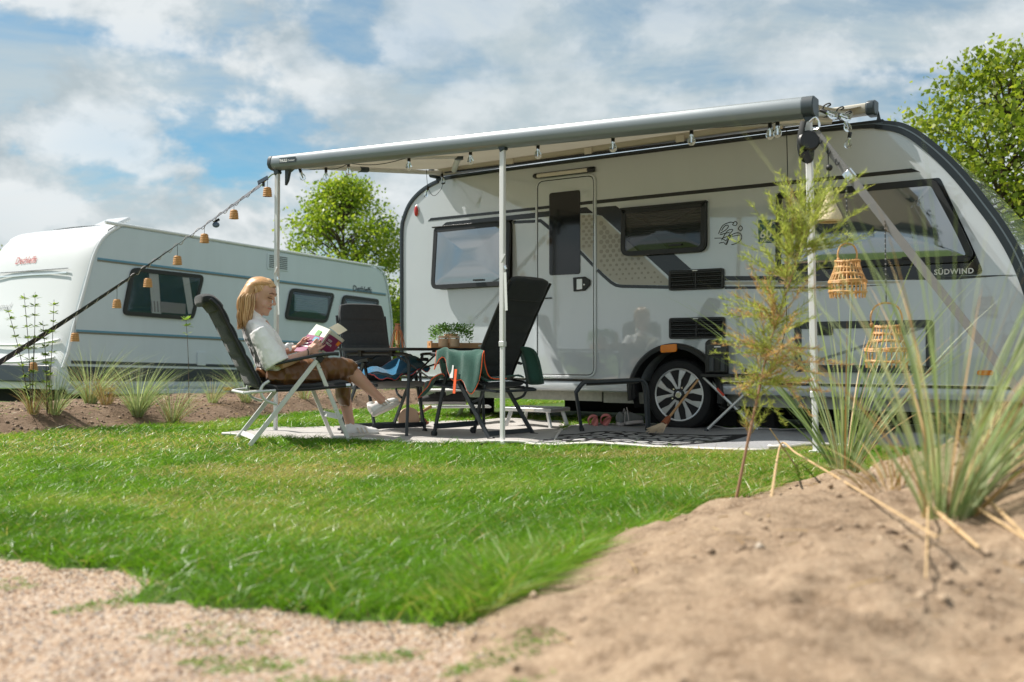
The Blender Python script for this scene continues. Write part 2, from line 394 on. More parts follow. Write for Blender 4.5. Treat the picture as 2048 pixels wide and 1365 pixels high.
def m_soilgreen(t, b):
    c = n_ramp(t, n_noise(t, 5, 8), [(.3, (.045, .085, .015)), (.55, (.075, .13, .022)), (.75, (.13, .13, .05))]); t.links.new(c, b.inputs[0])
    n_bump(t, b, n_noise(t, 40, 5), .6, .02)
def m_sand(t, b):
    c = n_ramp(t, n_noise(t, 3.0, 10, .7), [(.25, (.20, .137, .088)), (.5, (.315, .228, .152)), (.75, (.42, .315, .218))])
    d = n_ramp(t, n_noise(t, 13, 9, .78), [(.36, (.30, .25, .21)), (.52, (1, 1, 1))])
    e = n_ramp(t, n_noise(t, 90, 4, .7), [(.52, (0, 0, 0)), (.74, (.22, .19, .15))])
    c = n_mix(t, .75, c, d, 'MULTIPLY'); c = n_mix(t, 1.0, c, e, 'ADD'); t.links.new(c, b.inputs[0])
    n_bump(t, b, n_mix(t, .5, n_noise(t, 22, 8, .7), n_noise(t, 110, 4, .6)), .9, .02)
def m_soil(t, b):
    c = n_ramp(t, n_noise(t, 4.0, 10, .7), [(.25, (.10, .065, .042)), (.5, (.20, .135, .09)), (.75, (.29, .21, .15))])
    t.links.new(c, b.inputs[0]); n_bump(t, b, n_noise(t, 24, 8, .7), 1.0, .03)
def m_gravel(t, b):
    tc = nd(t, 'ShaderNodeTexCoord'); v = nd(t, 'ShaderNodeTexVoronoi'); v.inputs['Scale'].default_value = 130; t.links.new(tc.outputs['Object'], v.inputs['Vector'])
    sx = nd(t, 'ShaderNodeSeparateColor'); t.links.new(v.outputs['Color'], sx.inputs[0])
    c = n_ramp(t, sx.outputs[0], [(0, (.21, .135, .09)), (.3, (.37, .265, .185)), (.6, (.46, .355, .265)), (.85, (.54, .47, .40)), (1, (.22, .20, .20))])
    c = n_mix(t, .5, c, n_ramp(t, n_noise(t, 2.5, 6), [(.3, (.72, .62, .52)), (.7, (1, .96, .9))]), 'MULTIPLY')
    t.links.new(c, b.inputs[0]); n_bump(t, b, v.outputs['Distance'], .5, -.012)
M['soilgreen'] = attr_mat('lawn_soil', m_soilgreen); M['sand'] = attr_mat('dune_sand', m_sand); M['soil'] = attr_mat('planting_soil', m_soil); M['gravel'] = attr_mat('fine_gravel', m_gravel)

def nonuni(parts):
    out = []
    for a, b, n in parts: out += list(np.linspace(a, b, n, endpoint=False))
    return np.array(out + [parts[-1][1]])
def build_ground():
    xs = nonuni([(-900, -60, 8), (-60, -14, 14), (-14, -6, 40), (-6, -3, 60), (-3, 4, 250), (4, 8, 40), (8, 60, 14), (60, 900, 8)])
    ys = nonuni([(-900, -60, 8), (-60, -4, 14), (-4, .8, 20), (.8, 5.2, 170), (5.2, 14.5, 130), (14.5, 40, 30), (40, 120, 12), (120, 1500, 10)])
    X, Y = np.meshgrid(xs, ys); Z = gz(X, Y); nx = len(xs); ny = len(ys)
    V = np.stack([X, Y, Z], -1).reshape(-1, 3)
    xc = (X[:-1, :-1] + X[1:, 1:]) / 2; yc = (Y[:-1, :-1] + Y[1:, 1:]) / 2
    sand = (sand_d(xc, yc) > 0) & (yc < 7) & (yc > -4) & (xc < 9); path = (~sand) & (is_path(xc, yc) > 0) & (yc > -3) & (xc > -9)
    bed = (~sand) & (~path) & (bed_mask(xc, yc) > 0) & (xc > -13)
    lawn = ~(sand | path | bed)
    idx = np.arange(nx * ny).reshape(ny, nx)
    q = np.stack([idx[:-1, :-1], idx[:-1, 1:], idx[1:, 1:], idx[1:, :-1]], -1)
    for name, mk, mat in (('lawn', lawn, M['soilgreen']), ('sand_bank', sand, M['sand']), ('gravel_path', path, M['gravel']), ('planting_bed', bed, M['soil'])):
        f = q[mk]; used, inv = np.unique(f, return_inverse=True); me = bpy.data.meshes.new(name)
        me.from_pydata(V[used].tolist(), [], inv.reshape(f.shape).tolist()); me.update(); me.materials.append(mat)
        for p in me.polygons: p.use_smooth = True
        o = bpy.data.objects.new(name, me); COL.objects.link(o); o['kind'] = 'structure'
build_ground()

# ------------------------------------------------------------------ large caravan with awning
A = Frame((-1.109, 10.82, 0), (.825, -.565, 0))
def a2(px, py): q = A.p(px, py); return (q.x, q.z)
def A2(*pts): return [a2(*p) for p in pts]
def build_caravan():
    T = thing('caravan', 'large silver grey caravan with black stripes behind the set of camping chairs', 'caravan', A)
    WC = (3.138, .29)
    up = [(-.13, .41), (-.135, 1.4), (-.135, 2.0), (-.10, 2.16), (-.03, 2.29), (.07, 2.385), (.2, 2.46), (.38, 2.52), (.6, 2.548), (2.9, 2.557), (4.80, 2.559), (4.93, 2.553), (5.091, 2.522), (5.194, 2.47), (5.298, 2.388), (5.452, 2.234), (5.602, 2.051), (5.749, 1.834), (5.862, 1.654), (5.972, 1.44), (6.06, 1.2), (6.12, .95), (6.13, .7), (6.10, .41)]
    up = [(p.x, p.z) for p in smoothpath([(a, 0, b) for a, b in up], 3)]
    arch = [(WC[0] + .43 * math.cos(a), WC[1] + .43 * math.sin(a)) for a in np.linspace(math.asin(.12 / .43), math.pi - math.asin(.12 / .43), 21)]
    body = MB().prism(xz(up + arch, 0), (0, 2.3, 0)).build('body', M['body'], T, bevel=.025, seg=3)
    # dark edge rail round the side wall
    k0, k1 = 0, len(up)
    cen = inset2(up + [(3, .41)], 1.0)[:-1]
    w = [np.interp(p[0], [-.14, .3, 1, 4.6, 5.1, 5.6, 6.2], [.040, .040, .034, .036, .085, .10, .10]) for p in up]
    inn = inset2(up + [(6, .2), (-.1, .2)], 1.0)[:len(up)]
    inner = [Vector(p) + (Vector(q) - Vector(p)).normalized() * ww for p, q, ww in zip(up, inn, w)]
    r = MB(); n = len(up)
    r.grid([xz(up, -.014), xz(inner, -.014)]); r.grid([xz(up, -.014), xz(up, .03)]); r.grid([xz(inner, -.014), xz(inner, .001)])
    er = r.build('edge_rail', M['rail'], T, fix=True)
    r = MB(); a_ = [Vector(p) * .62 + Vector(q) * .38 for p, q in zip(up, inner)]; b_ = [Vector(p) * .5 + Vector(q) * .5 for p, q in zip(up, inner)]
    r.grid([xz(a_, -.018), xz(b_, -.018)]); r.build('rail_line', pm('rail_line', (.10, .13, .15), .25, var=.1), er)
    # skirt, trim line, chassis
    for u0, u1 in ((-.11, 2.66), (3.60, 6.05)):
        prof = [(-.004, .402), (-.012, .38), (-.014, .34), (-.006, .312), (.03, .300), (.03, .402)]
        MB().prism([Vector((u0, y, z)) for y, z in prof], (u1 - u0, 0, 0)).build('side_skirt', M['body'], T, bevel=.004)
        MB().box((u0, -.016, .402), (u1, .004, .420)).build('floor_trim', M['decal'], T)
        MB().box((u0, -.018, .421), (u1, -.001, .426)).build('chrome_line', M['chrome'], T)
    MB().box((.05, .14, .205), (2.3, .19, .305)).box((2.32, .14, .195), (2.75, .19, .30)).box((3.58, .14, .20), (5.75, .19, .30)).build('chassis_rail', M['galv'], T)
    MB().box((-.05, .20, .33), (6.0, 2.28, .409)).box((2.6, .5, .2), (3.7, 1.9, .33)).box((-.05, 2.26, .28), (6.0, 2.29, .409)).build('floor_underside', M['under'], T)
    MB().box((1.25, 1.15, .03), (5.9, 1.5, .33)).build('underfloor_blocker', M['under'], T, bevel=.03)  # added box, no real part: hides the sunlit lawn beyond so the gap stays dark
    MB().tube([(3.138, .12, .29), (3.138, 2.1, .29)], .05, 8).build('axle', M['galv'], T)
    MB().tube([(3.138, 1.95, .29), (3.138, 2.14, .29)], .325, 28).build('far_tyre', M['rubber'], T, smooth=True)
    for u in (.55, 5.6):
        MB().tube([(u + .1, .25, .30), (u - .12, .30, -.02)], .022, 8).box((u - .2, .24, -.035), (u - .04, .38, -.015)).build('corner_steady', pm('steady_green', (.35, .42, .20), .5, var=.2), T)
    MB().lathe([(.0, 0), (.13, 0), (.14, .02), (.14, .26), (.12, .29), (0, .29)], (.42, .75, -.03), 20).build('waste_tank', M['rubber'], T, smooth=True)
    MB().tube([(6.1, 1.0, .30), (6.9, 1.15, .28), (7.5, 1.15, .32)], .05, 8).build('drawbar', M['galv'], T)
    # wheel
    Wh = bpy.data.objects.new('wheel', None); COL.objects.link(Wh); Wh.parent = T; Wh.location = (WC[0], .09, WC[1]); Wh.rotation_euler = (math.radians(90), 0, 0)
    ty = [(.238, -.0), (.245, .012), (.285, .018), (.312, .008), (.327, -.015), (.330, -.05), (.330, -.17), (.30, -.21), (.238, -.2)]
    MB().lathe(ty, (0, 0, 0), 48).build('tyre', M['rubber'], Wh, smooth=True)
    rim = MB(); rim.lathe([(.0, -.07), (.20, -.07), (.232, -.012)], (0, 0, 0), 40)
    ro = rim.build('rim', M['blackplastic'], Wh, smooth=True)
    MB().lathe([(.246, -.004), (.246, .008), (.238, .012), (.228, .008), (.228, -.02)], (0, 0, 0), 48).build('rim_lip', M['alu'], ro, smooth=True)
    for k in range(5):
        for sgn, tw in ((1, .30), (-1, -.30)):
            a = math.radians(90 + 72 * k + 10); c, s_ = math.cos, math.sin
            def pt(r, t, z): return Vector((r * c(t), r * s_(t), z))
            inner_a = a + sgn * .16; outer_a = a + sgn * .36
            pts = [pt(.055, inner_a - .22, .004), pt(.055, inner_a + .22, .004), pt(.14, (inner_a + outer_a) / 2 + .14, .010), pt(.231, outer_a + .17, .004), pt(.231, outer_a - .13, .004), pt(.14, (inner_a + outer_a) / 2 - .10, .010)]
            MB().prism(pts, (0, 0, -.035)).build('spoke', M['alu'], ro, bevel=.003)
    MB().lathe([(.052, -.03), (.052, .012), (.040, .018), (0, .018)], (0, 0, 0), 24).build('hub_cap', M['blackplastic'], ro, smooth=True)
    MB().lathe([(.026, .018), (.030, .020), (.026, .021)], (0, 0, 0), 20).box((-.012, -.003, .018), (.012, .003, .0205)).build('hub_emblem', M['chrome'], ro)
    for k in range(5):
        a = math.radians(90 + 72 * k + 46)
        MB().lathe([(.009, -.02), (.009, .008), (0, .008)], (.072 * math.cos(a), .072 * math.sin(a), 0), 8).build('wheel_bolt', M['chrome'], ro)
    # wheel arch trim
    an = np.linspace(math.radians(-8), math.radians(188), 33); fl = MB(); rows = []
    for a in an:
        c, s_ = math.cos(a), math.sin(a); rows.append([Vector((WC[0] + rr * c, yy, WC[1] + rr * s_)) for rr, yy in ((.475, .002), (.472, -.03), (.455, -.042), (.425, -.040), (.418, -.02), (.418, .10))])
    fl.grid(rows); wa = fl.build('wheel_arch', M['blackplastic'], T, smooth=True)
    MB().prism(xz([(2.665, .30), (2.72, .24), (2.745, .26), (2.74, .40), (2.70, .42), (2.66, .42)], -.03), (0, .05, 0)).build('mud_flap', M['rubber'], wa)
    q = A2((1326, 691), (1358, 688), (1358, 704), (1326, 706)); MB().prism(xz(roundpoly(q, .018), -.052), (0, .02, 0)).build('marker_lamp', M['amber'], wa, smooth=True)
    MB().grid([[Vector((WC[0] + .44 * math.cos(a), y, WC[1] + .44 * math.sin(a))) for y in (.02, .35)] for a in np.linspace(-.3, math.pi + .3, 21)] ).box((WC[0] - .45, .34, .0), (WC[0] + .45, .36, .74)).build('wheel_housing', M['under'], T)
    # decals: thin foils on the wall
    def foil(name, pts, m, y=-.003, parent=None): return MB().prism(xz(pts, y), (0, .0025, 0)).build(name, m, parent or body)
    foil('stripe', [(.25, 2.088), (.29, 2.118), (1.628, 2.124), (1.628, 2.096)], M['decal'])
    foil('stripe', [(2.33, 2.100), (2.33, 2.134), (5.19, 2.140), (5.25, 2.108)], M['decal'])
    foil('stripe', [(.44, 2.022), (.50, 2.058), (1.628, 2.070), (1.628, 2.016)], M['decal'])
    foil('stripe', A2((1194, 415), (1232, 412), (1270, 440), (1383, 539), (1352, 541), (1342, 557), (1204, 432), (1194, 430)), M['decal'])
    foil('hex_panel', A2((1194, 433), (1201, 432), (1340, 563), (1340, 571), (1243, 570), (1226, 563), (1194, 535)), M['decalbeige'])
    hx = MB(); q0 = [Vector(p) for p in A2((1194, 433), (1201, 432), (1338, 563), (1338, 570), (1243, 569), (1226, 562), (1194, 535))]
    def inside(p, P):
        r = False
        for i in range(len(P)):
            a, b = P[i - 1], P[i]
            if (a.y > p.y) != (b.y > p.y) and p.x < (b.x - a.x) * (p.y - a.y) / (b.y - a.y) + a.x: r = not r
        return r
    for i in range(14):
        for j in range(18):
            c = Vector((2.31 + .066 * i + (.033 if j % 2 else 0), 1.28 + .045 * j))
            if all(inside(c + Vector((dx, dz)), q0) for dx in (-.02, .02) for dz in (-.02, .02)):
                s_ = .010 + .015 * sstep(1.3, 1.85, c.y) 
                hx.prism([(c.x + s_ * 1.05 * math.cos(k * math.pi / 3), -.0055, c.y + s_ * math.sin(k * math.pi / 3)) for k in range(6)], (0, .002, 0))
    o = hx.build('hexagon_print', M['decalhex'], body); o['kind'] = 'stuff'
    def band(name, cl, wd, m, y=-.004):
        P = [Vector(p) for p in cl]; u, d = [], []
        for i, p in enumerate(P):
            t = (P[min(i + 1, len(P) - 1)] - P[max(i - 1, 0)]).normalized(); nn = Vector((-t.y, t.x)); u.append(p + nn * wd / 2); d.append(p - nn * wd / 2)
        return foil(name, u + d[::-1], m, y)
    band('stripe', [a2(1027, 445), (1.628, 1.985)], .03, M['decal'])
    band('stripe', A2((1195, 540), (1205, 550), (1222, 565), (1232, 571), (1243, 573), (1290, 574), (1339, 575)), .03, M['decal'])
    foil('stripe', [(3.62, 1.352), (4.35, 1.322), (5.40, 1.272), (5.93, 1.262), (5.5, 1.243), (4.35, 1.284), (3.62, 1.312)], M['decal'])
    foil('stripe', [(3.62, 1.303), (4.5, 1.266), (5.1, 1.248), (5.1, 1.232), (4.5, 1.241), (3.62, 1.276)], M['decalbeige'])
    foil('stripe', [(3.62, 1.262), (4.5, 1.227), (5.02, 1.222), (4.6, 1.206), (3.62, 1.238)], M['decal'])
    # rear reflector, vents
    q = a2(834, 423); rl = MB().ell((q[0], -.012, q[1]), (.026, .02, .058)).build('marker_lamp', M['red'], T, smooth=True)
    MB().ell((q[0], -.004, q[1] + .01), (.030, .01, .064)).build('lamp_base', M['white'], rl, smooth=True)
    q = A2((1955, 741), (1988, 741), (1988, 751), (1955, 751)); MB().prism(xz(roundpoly(q, .02), -.02), (0, .02, 0)).build('marker_lamp', M['amber'], T, smooth=True)
    for (x0, x1, z0, z1) in ((3.087, 3.617, 1.240, 1.423), (3.090, 3.625, .801, .992)):
        o = roundpoly([(x0, z0), (x1, z0), (x1, z1), (x0, z1)], .025); i = roundpoly([(x0 + .022, z0 + .02), (x1 - .022, z0 + .02), (x1 - .022, z1 - .022), (x0 + .022, z1 - .022)], .012)
        v = MB().ring(xz(o, -.028), xz(i, -.028), (0, .028, 0)).build('vent_grille', M['blackplastic'], T, bevel=.004)
        MB().box((x0 + .01, -.004, z0 + .01), (x1 - .01, -.001, z1 - .01)).build('vent_backing', M['under'], v)
        MB().box(((x0 + x1) / 2 - .006, -.026, z0 + .02), ((x0 + x1) / 2 + .006, -.004, z1 - .02)).build('vent_bar', M['blackplastic'], v)
        me = None
        for k in range(8):
            z = z0 + .028 + k * (z1 - z0 - .055) / 7.3
            for s0, s1 in ((x0 + .022, (x0 + x1) / 2 - .006), ((x0 + x1) / 2 + .006, x1 - .022)):
                b = MB().box((s0, -.024, z), (s1, -.008, z + .009), R3('X', 18)).build('slat', M['greyplastic'] if k % 2 else M['blackplastic'], v)
        MB().box(((x0 + x1) / 2 - .03, -.0295, z1 - .015), ((x0 + x1) / 2 + .02, -.028, z1 - .008)).build('vent_mark', M['print'], v)
    # windows
    def window(pts, r, deep=.035, blind=None, gl=M['glass'], fw=.045, inner_r=None, latch=True, bulge=.014, tilt=0.0):
        o = roundpoly(pts, r, 6); i = inset2(o, fw); zt = max(p.y for p in o)
        def tl(P): return [Vector((q.x, q.y - tilt * (zt - q.z), q.z)) for q in P]
        wdw = MB().ring(tl(xz(o, -deep)), tl(xz(i, -deep)), (0, deep * .8, 0)).build('window', M['blackplastic'], T, bevel=.006)
        n = len(i); c = sum(i, Vector((0, 0))) / n; g = MB(); rings = []
        for t in (1.0, .96, .9, .8, .68, .52, .35, .15): rings.append(tl([Vector((c.x + (p.x - c.x) * t, -deep + .006 - bulge * (1 - t ** 2.2), c.y + (p.y - c.y) * t)) for p in i]))
        g.loft(rings, cap=False); g.f.append(tuple(range(7 * n, 8 * n)))
        g.build('pane', gl, wdw, smooth=True, angle=60)
        if blind:
            x0, x1 = min(p.x for p in i), max(p.x for p in i); z0, z1 = min(p.y for p in i), max(p.y for p in i); b = MB(); zz = z1; rows = []; k = 0
            while zz > z0 + blind[0] * (z1 - z0): rows.append([Vector((x0 + .02, -.004 - .006 * (k % 2), zz)), Vector((x1 - .02, -.004 - .006 * (k % 2), zz))]); zz -= .013; k += 1
            b.grid(rows).build('blind', blind[1], wdw)
        MB().prism(xz(o, -.0015), (0, .001, 0)).build('window_backing', M['under'], wdw)
        if latch: MB().box((c.x + .08, -deep - .02 - tilt * (zt - min(p.y for p in i)), min(p.y for p in i) + .02), (c.x + .20, -deep - .008 - tilt * (zt - min(p.y for p in i)), min(p.y for p in i) + .036)).build('latch', M['blackplastic'], wdw)
        return wdw
    w1 = window([(.367, 1.345), (1.352, 1.352), (1.352, 2.008), (.367, 1.998)], [.09, .09, .05, .03], .045, tilt=.085)
    MB().box((.345, -.055, 2.002), (1.36, .0, 2.016)).build('rain_rail', M['blackplastic'], w1, bevel=.003)
    w2 = window([(2.612, 1.575), (3.458, 1.575), (3.458, 2.02), (2.612, 2.02)], [.09, .09, .02, .02], .045, (.38, M['blind']), M['glassA'], tilt=.04)
    MB().box((2.605, -.055, 2.012), (3.465, 0, 2.03)).build('rain_rail', M['blackplastic'], w2, bevel=.003)
    fo = [(4.10, 1.375), (5.62, 1.372), (5.648, 1.43), (5.57, 1.62), (5.37, 2.035), (4.10, 2.035)]
    foil('window_surround', roundpoly([(4.10, 1.272), (5.715, 1.272), (5.66, 1.42), (5.6, 1.57), (5.40, 2.045), (4.10, 2.045)], [.02, .06, .05, .05, .02, .02]), M['glassk'], -.004)
    w3 = window(fo, [.02, .10, .10, .2, .06, .02], .040, None, M['glass'], .05, tilt=.05)
    lettering('lettering', 'SÜDWIND', M['print'], w3, (5.355, -.0065, 1.287), (1, 0, 0), (0, 0, 1), .040, .001, .028, width=.285, space=1.12)
    # door
    do = roundpoly([(1.634, .435), (2.324, .435), (2.324, 2.40), (1.634, 2.40)], .10, 8); dm = inset2(do, .022); di = inset2(do, .030)
    dr = MB().ring(xz(do, -.016), xz(dm, -.016), (0, .016, 0)).build('door_frame', M['body'], T, bevel=.004)
    MB().ring(xz(dm, -.010), xz(di, -.010), (0, .010, 0)).build('door_seal', M['decal'], dr)
    leaf = MB().prism(xz(di, -.012), (0, .011, 0)).build('door', M['body'], T, bevel=.004)
    dw = roundpoly([(1.80, 1.435), (2.152, 1.435), (2.152, 2.247), (1.80, 2.247)], .028, 5)
    MB().prism(xz(dw, -.020), (0, .009, 0)).build('door_window', M['glassk'], leaf, bevel=.003)
    hd = A2((1149, 556), (1172, 554), (1183, 561), (1183, 571), (1172, 582), (1150, 584)); MB().prism(xz(hd, -.034), (0, .022, 0)).build('door_handle', M['blackplastic'], leaf, bevel=.006)
    hi = A2((1157, 559), (1168, 558.5), (1168, 579), (1157, 580)); MB().prism(xz(hi, -.037), (0, .004, 0)).build('door_lever', M['alu'], leaf, bevel=.002)
    q = a2(1172, 570); MB().ell((q[0], -.036, q[1]), (.009, .004, .009)).build('lock', M['chrome'], leaf, smooth=True)
    q = a2(1098, 597); MB().box((q[0] - .04, -.03, q[1] - .006), (q[0] + .04, -.01, q[1] + .006)).build('door_catch', M['blackplastic'], leaf, bevel=.003)
    foil('stripe', [(1.667, 2.096), (1.667, 2.124), (1.798, 2.125), (1.798, 2.097)], M['decal'], -.0155, leaf)
    foil('stripe', [(2.154, 2.10), (2.154, 2.130), (2.29, 2.132), (2.29, 2.101)], M['decal'], -.0155, leaf)
    foil('stripe', [(1.667, 2.017), (1.667, 2.071), (1.798, 2.072), (1.798, 2.018)], M['decal'], -.0155, leaf)
    foil('stripe', [(2.154, 2.02), (2.154, 2.074), (2.22, 2.075), (2.29, 2.02), (2.29, 2.01)], M['decal'], -.0155, leaf)
    foil('hex_panel', [(2.154, 2.005), (2.29, 1.99), (2.29, 1.55), (2.154, 1.68)], M['decalbeige'], -.0150, leaf)
    foil('stripe', [(1.667, 2.0), (1.70, 2.0), (1.795, 1.93), (1.795, 1.885), (1.69, 1.968), (1.667, 1.968)], M['decal'], -.0155, leaf)
    foil('stripe', [(2.154, 1.665), (2.154, 1.625), (2.29, 1.495), (2.29, 1.535)], M['decal'], -.0155, leaf)
    hx = MB()
    for i in range(2):
        for j in range(9):
            hx.prism([(2.19 + .062 * i + (.03 if j % 2 else 0) + .020 * math.cos(k * math.pi / 3), -.017, 1.70 + .036 * j + .016 * math.sin(k * math.pi / 3)) for k in range(6)], (0, .002, 0))
    o = hx.build('hexagon_print', M['decalhex'], leaf); o['kind'] = 'stuff'
    lm = MB().prism([(1.625, y, z) for y, z in ((0, 2.405), (-.05, 2.412), (-.06, 2.43), (-.03, 2.455), (0, 2.46))], (.69, 0, 0)).build('awning_lamp', M['blackplastic'], T, bevel=.01)
    MB().prism([(1.68, y, z) for y, z in ((-.046, 2.404), (-.064, 2.412), (-.064, 2.436), (-.05, 2.446))], (.57, 0, 0)).build('diffuser', M['lampwhite'], lm, bevel=.004)
    # service hatch with frame and two locks
    ho = roundpoly([(4.245, .515), (5.352, .515), (5.352, .935), (4.245, .935)], .04); hi = inset2(ho, .06)
    h = MB().ring(xz(ho, -.018), xz(hi, -.018), (0, .018, 0)).build('service_hatch', M['greyplastic'], T, bevel=.005)
    MB().prism(xz(hi, -.010), (0, .009, 0)).build('hatch_panel', M['body'], h)
    for u in (4.50, 5.10):
        o = MB().prism(xz(roundpoly([(u - .07, .82), (u + .07, .82), (u + .07, .90), (u - .07, .90)], .02), -.026), (0, .016, 0)).build('hatch_lock', M['greyplastic'], h, bevel=.004)
        MB().prism(xz(roundpoly([(u - .045, .832), (u + .045, .832), (u + .045, .878), (u - .045, .878)], .012), -.030), (0, .004, 0)).ell((u, -.031, .855), (.008, .004, .008)).build('lock_plate', M['blackplastic'], o)
    # bird emblem, drawn with thin strokes
    bird = [[(1437, 468), (1445, 452), (1460, 445), (1468, 446)], [(1440, 467), (1452, 460), (1457, 452), (1450, 452), (1443, 462)], [(1443, 481), (1455, 462), (1466, 460), (1458, 470), (1452, 482), (1444, 477), (1429, 477)],
            [(1452, 489), (1461, 472), (1475, 466), (1483, 471), (1482, 480), (1473, 487), (1463, 490)], [(1438, 487), (1447, 485), (1453, 490), (1459, 476), (1470, 472), (1479, 471)], [(1465, 450), (1470, 443), (1474, 447), (1471, 452), (1465, 450)], [(1476, 458), (1481, 452), (1485, 457), (1481, 462), (1476, 458)], [(1440, 470), (1459, 465)], [(1447, 476), (1464, 470)]]
    for s_ in bird:
        MB().tube(smoothpath([A.p(x, y, -.002) for x, y in s_], 3), .0034, 5, flat=1.0).build('emblem_stroke', M['decal'], body)
    st = foil('sticker', [a2(1517, 441), (4.115, 1.815), (4.115, 1.618), a2(1517, 487)], M['teal'], -.004)
    lettering('lettering', '60', M['print'], st, (3.945, -.006, 1.665), (1, 0, 0), (0, 0, 1), .075, .001, .02, .1)
    lettering('lettering', 'KNAUS', M['print'], st, (3.945, -.006, 1.630), (1, 0, 0), (0, 0, 1), .022, .001, .014, .15)
    for k in range(3): MB().tube(smoothpath([(4.00 + .02 * k, -.006, 1.76), (4.03 + .02 * k, -.006, 1.79), (4.075, -.006, 1.80 - .012 * k)], 4), .003, 5).build('sticker_stroke', M['print'], st)
    return T
M['glassA'] = pm('thin_tinted_acrylic', (.010, .014, .016), .05, spec=1.0, ior=1.6, var=.1, coat=.4, alpha=.55)
build_caravan()

# ------------------------------------------------------------------ awning
def m_fabric(t, b):
    t.links.new(n_ramp(t, n_noise(t, 1.2, 5), [(.3, (.50, .48, .44)), (.7, (.58, .56, .52))]), b.inputs[0]); n_bump(t, b, n_noise(t, 350, 2), .15, .004)
M['fabric'] = attr_mat('awning_cloth', m_fabric, .75)
def _cloth_light(m, f, col):
    t = m.node_tree; b = t.nodes['Principled BSDF']; o = t.nodes['Material Output']; tr = nd(t, 'ShaderNodeBsdfTranslucent'); tr.inputs[0].default_value = (*col, 1); mx = nd(t, 'ShaderNodeMixShader'); mx.inputs[0].default_value = f
    t.links.new(b.outputs[0], mx.inputs[1]); t.links.new(tr.outputs[0], mx.inputs[2]); t.links.new(mx.outputs[0], o.inputs[0])
_cloth_light(M['fabric'], .40, (.66, .63, .55))
EXT = -2.3
BL = A.p(545, 329, EXT); BR = A.p(1632, 215, EXT)
def bar_at(px):
    q0, q1 = A.w(BL), A.w(BR); X0 = (545, 329); t = (A.p(px, 300, EXT).x - BL.x) / (BR.x - BL.x); return BL.lerp(BR, t)
def build_awning():
    T = thing('awning', 'rolled out caravan awning with anthracite front casing on three poles', 'awning', A)
    prof = [(.055, -.05), (.03, -.058), (-.02, -.055), (-.05, -.040), (-.064, -.010), (-.060, .030), (-.045, .056), (-.03, .062), (.055, .058)]
    def sweep(p, q, pr): 
        return MB().loft([[p + Vector((0, a, b)) for a, b in pr], [q + Vector((0, a, b)) for a, b in pr]])
    d = (BR - BL).normalized()
    casing = sweep(BL + d * .04, BR - d * .07, prof).build('front_casing', M['anthr'], T, bevel=.006, seg=3)
    MB().bar(BL + d * .05 + Vector((0, -.036, .061)), BR - d * .05 + Vector((0, -.036, .061)), .006, .004).build('casing_edge', M['alu'], casing)
    cp = [(a * 1.06, b * 1.05) for a, b in prof]
    sweep(BL, BL + d * .045, cp).build('end_cap', M['anthrdark'], T, bevel=.006)
    sweep(BR - d * .075, BR, cp).build('end_cap', M['anthrdark'], T, bevel=.006)
    lp = BL + d * .16
    pl = MB().prism([lp + d * a + Vector((0, -.066 + .0, b)) for a, b in ((0, -.016), (.20, -.016), (.20, .030), (0, .030))], (0, -.002, 0)).build('maker_plate', M['anthrdark'], casing)
    lettering('lettering', 'THULE', M['print'], casing, lp + Vector((.004, -.0685, -.006)), d, (0, -.0, 1), .024, .001, .03, width=.092)
    lettering('lettering', 'Omnistor', M['print'], casing, lp + d * .105 + Vector((0, -.0685, -.004)), d, (0, 0, 1), .015, .001, .004, width=.085)
    # wall case along the roof edge
    c0 = Vector((.40, -.02, 2.585)); c1 = Vector((4.86, -.02, 2.640))
    wc = sweep(c0, c1, [(.05, -.03), (-.06, -.028), (-.075, 0), (-.07, .045), (-.03, .06), (.05, .06)]).build('wall_case', pm('cream_case', (.50, .47, .40), .5, var=.04), T, bevel=.006)
    MB().box((.55, -.098, 2.560), (4.7, -.03, 2.572)).build('case_slot', M['decal'], wc)
    sweep(c1, c1 + Vector((.07, 0, 0)), [(.06, -.05), (-.075, -.05), (-.095, 0), (-.085, .055), (-.03, .075), (.06, .075)]).build('end_cap', M['anthrdark'], T, bevel=.012)
    sweep(c0 - Vector((.06, 0, 0)), c0, [(.06, -.05), (-.075, -.05), (-.095, 0), (-.085, .055), (-.03, .075), (.06, .075)]).build('end_cap', M['anthrdark'], T, bevel=.012)
    for u in (1.35, 2.25, 3.2, 4.1): MB().box((u, -.11, 2.565), (u + .08, -.04, 2.625)).build('case_bracket', M['lampwhite'], wc, bevel=.004)
    # cloth
    rows = []
    for i in range(13):
        s = i / 12; a = BL.lerp(BR, .012 + 0 * s); 
        row = []
        for k in range(25):
            t = .012 + .976 * k / 24; p = BL.lerp(BR, t) + Vector((0, .03, .048)); q = Vector((c0.x + .06 + (c1.x - c0.x - .1) * k / 24, -.08, c0.z + (c1.z - c0.z) * t + .03))
            v = p.lerp(q, s); v.z -= .035 * math.sin(math.pi * s) * (1 + .15 * math.cos(t * 40)); row.append(v)
        rows.append(row)
    MB().grid(rows).build('canopy', M['fabric'], T, smooth=True, solid=.003)
    # rafters and folding arms
    for t, u in ((.03, c0.x + .10), (.975, c1.x - .12)):
        p = BL.lerp(BR, t) + Vector((0, .05, -.015)); q = Vector((u, -.09, c0.z + (c1.z - c0.z) * t - .02)); r = MB().tube([p, q], .022, 10).build('rafter', M['alupaint'], T, smooth=True)
        MB().tube([p.lerp(q, .42), p.lerp(q, .47)], .029, 10).build('rafter_joint', M['anthrdark'], r)
        MB().tube([p.lerp(q, .0), p.lerp(q, .045)], .030, 10).build('rafter_joint', M['anthrdark'], r)
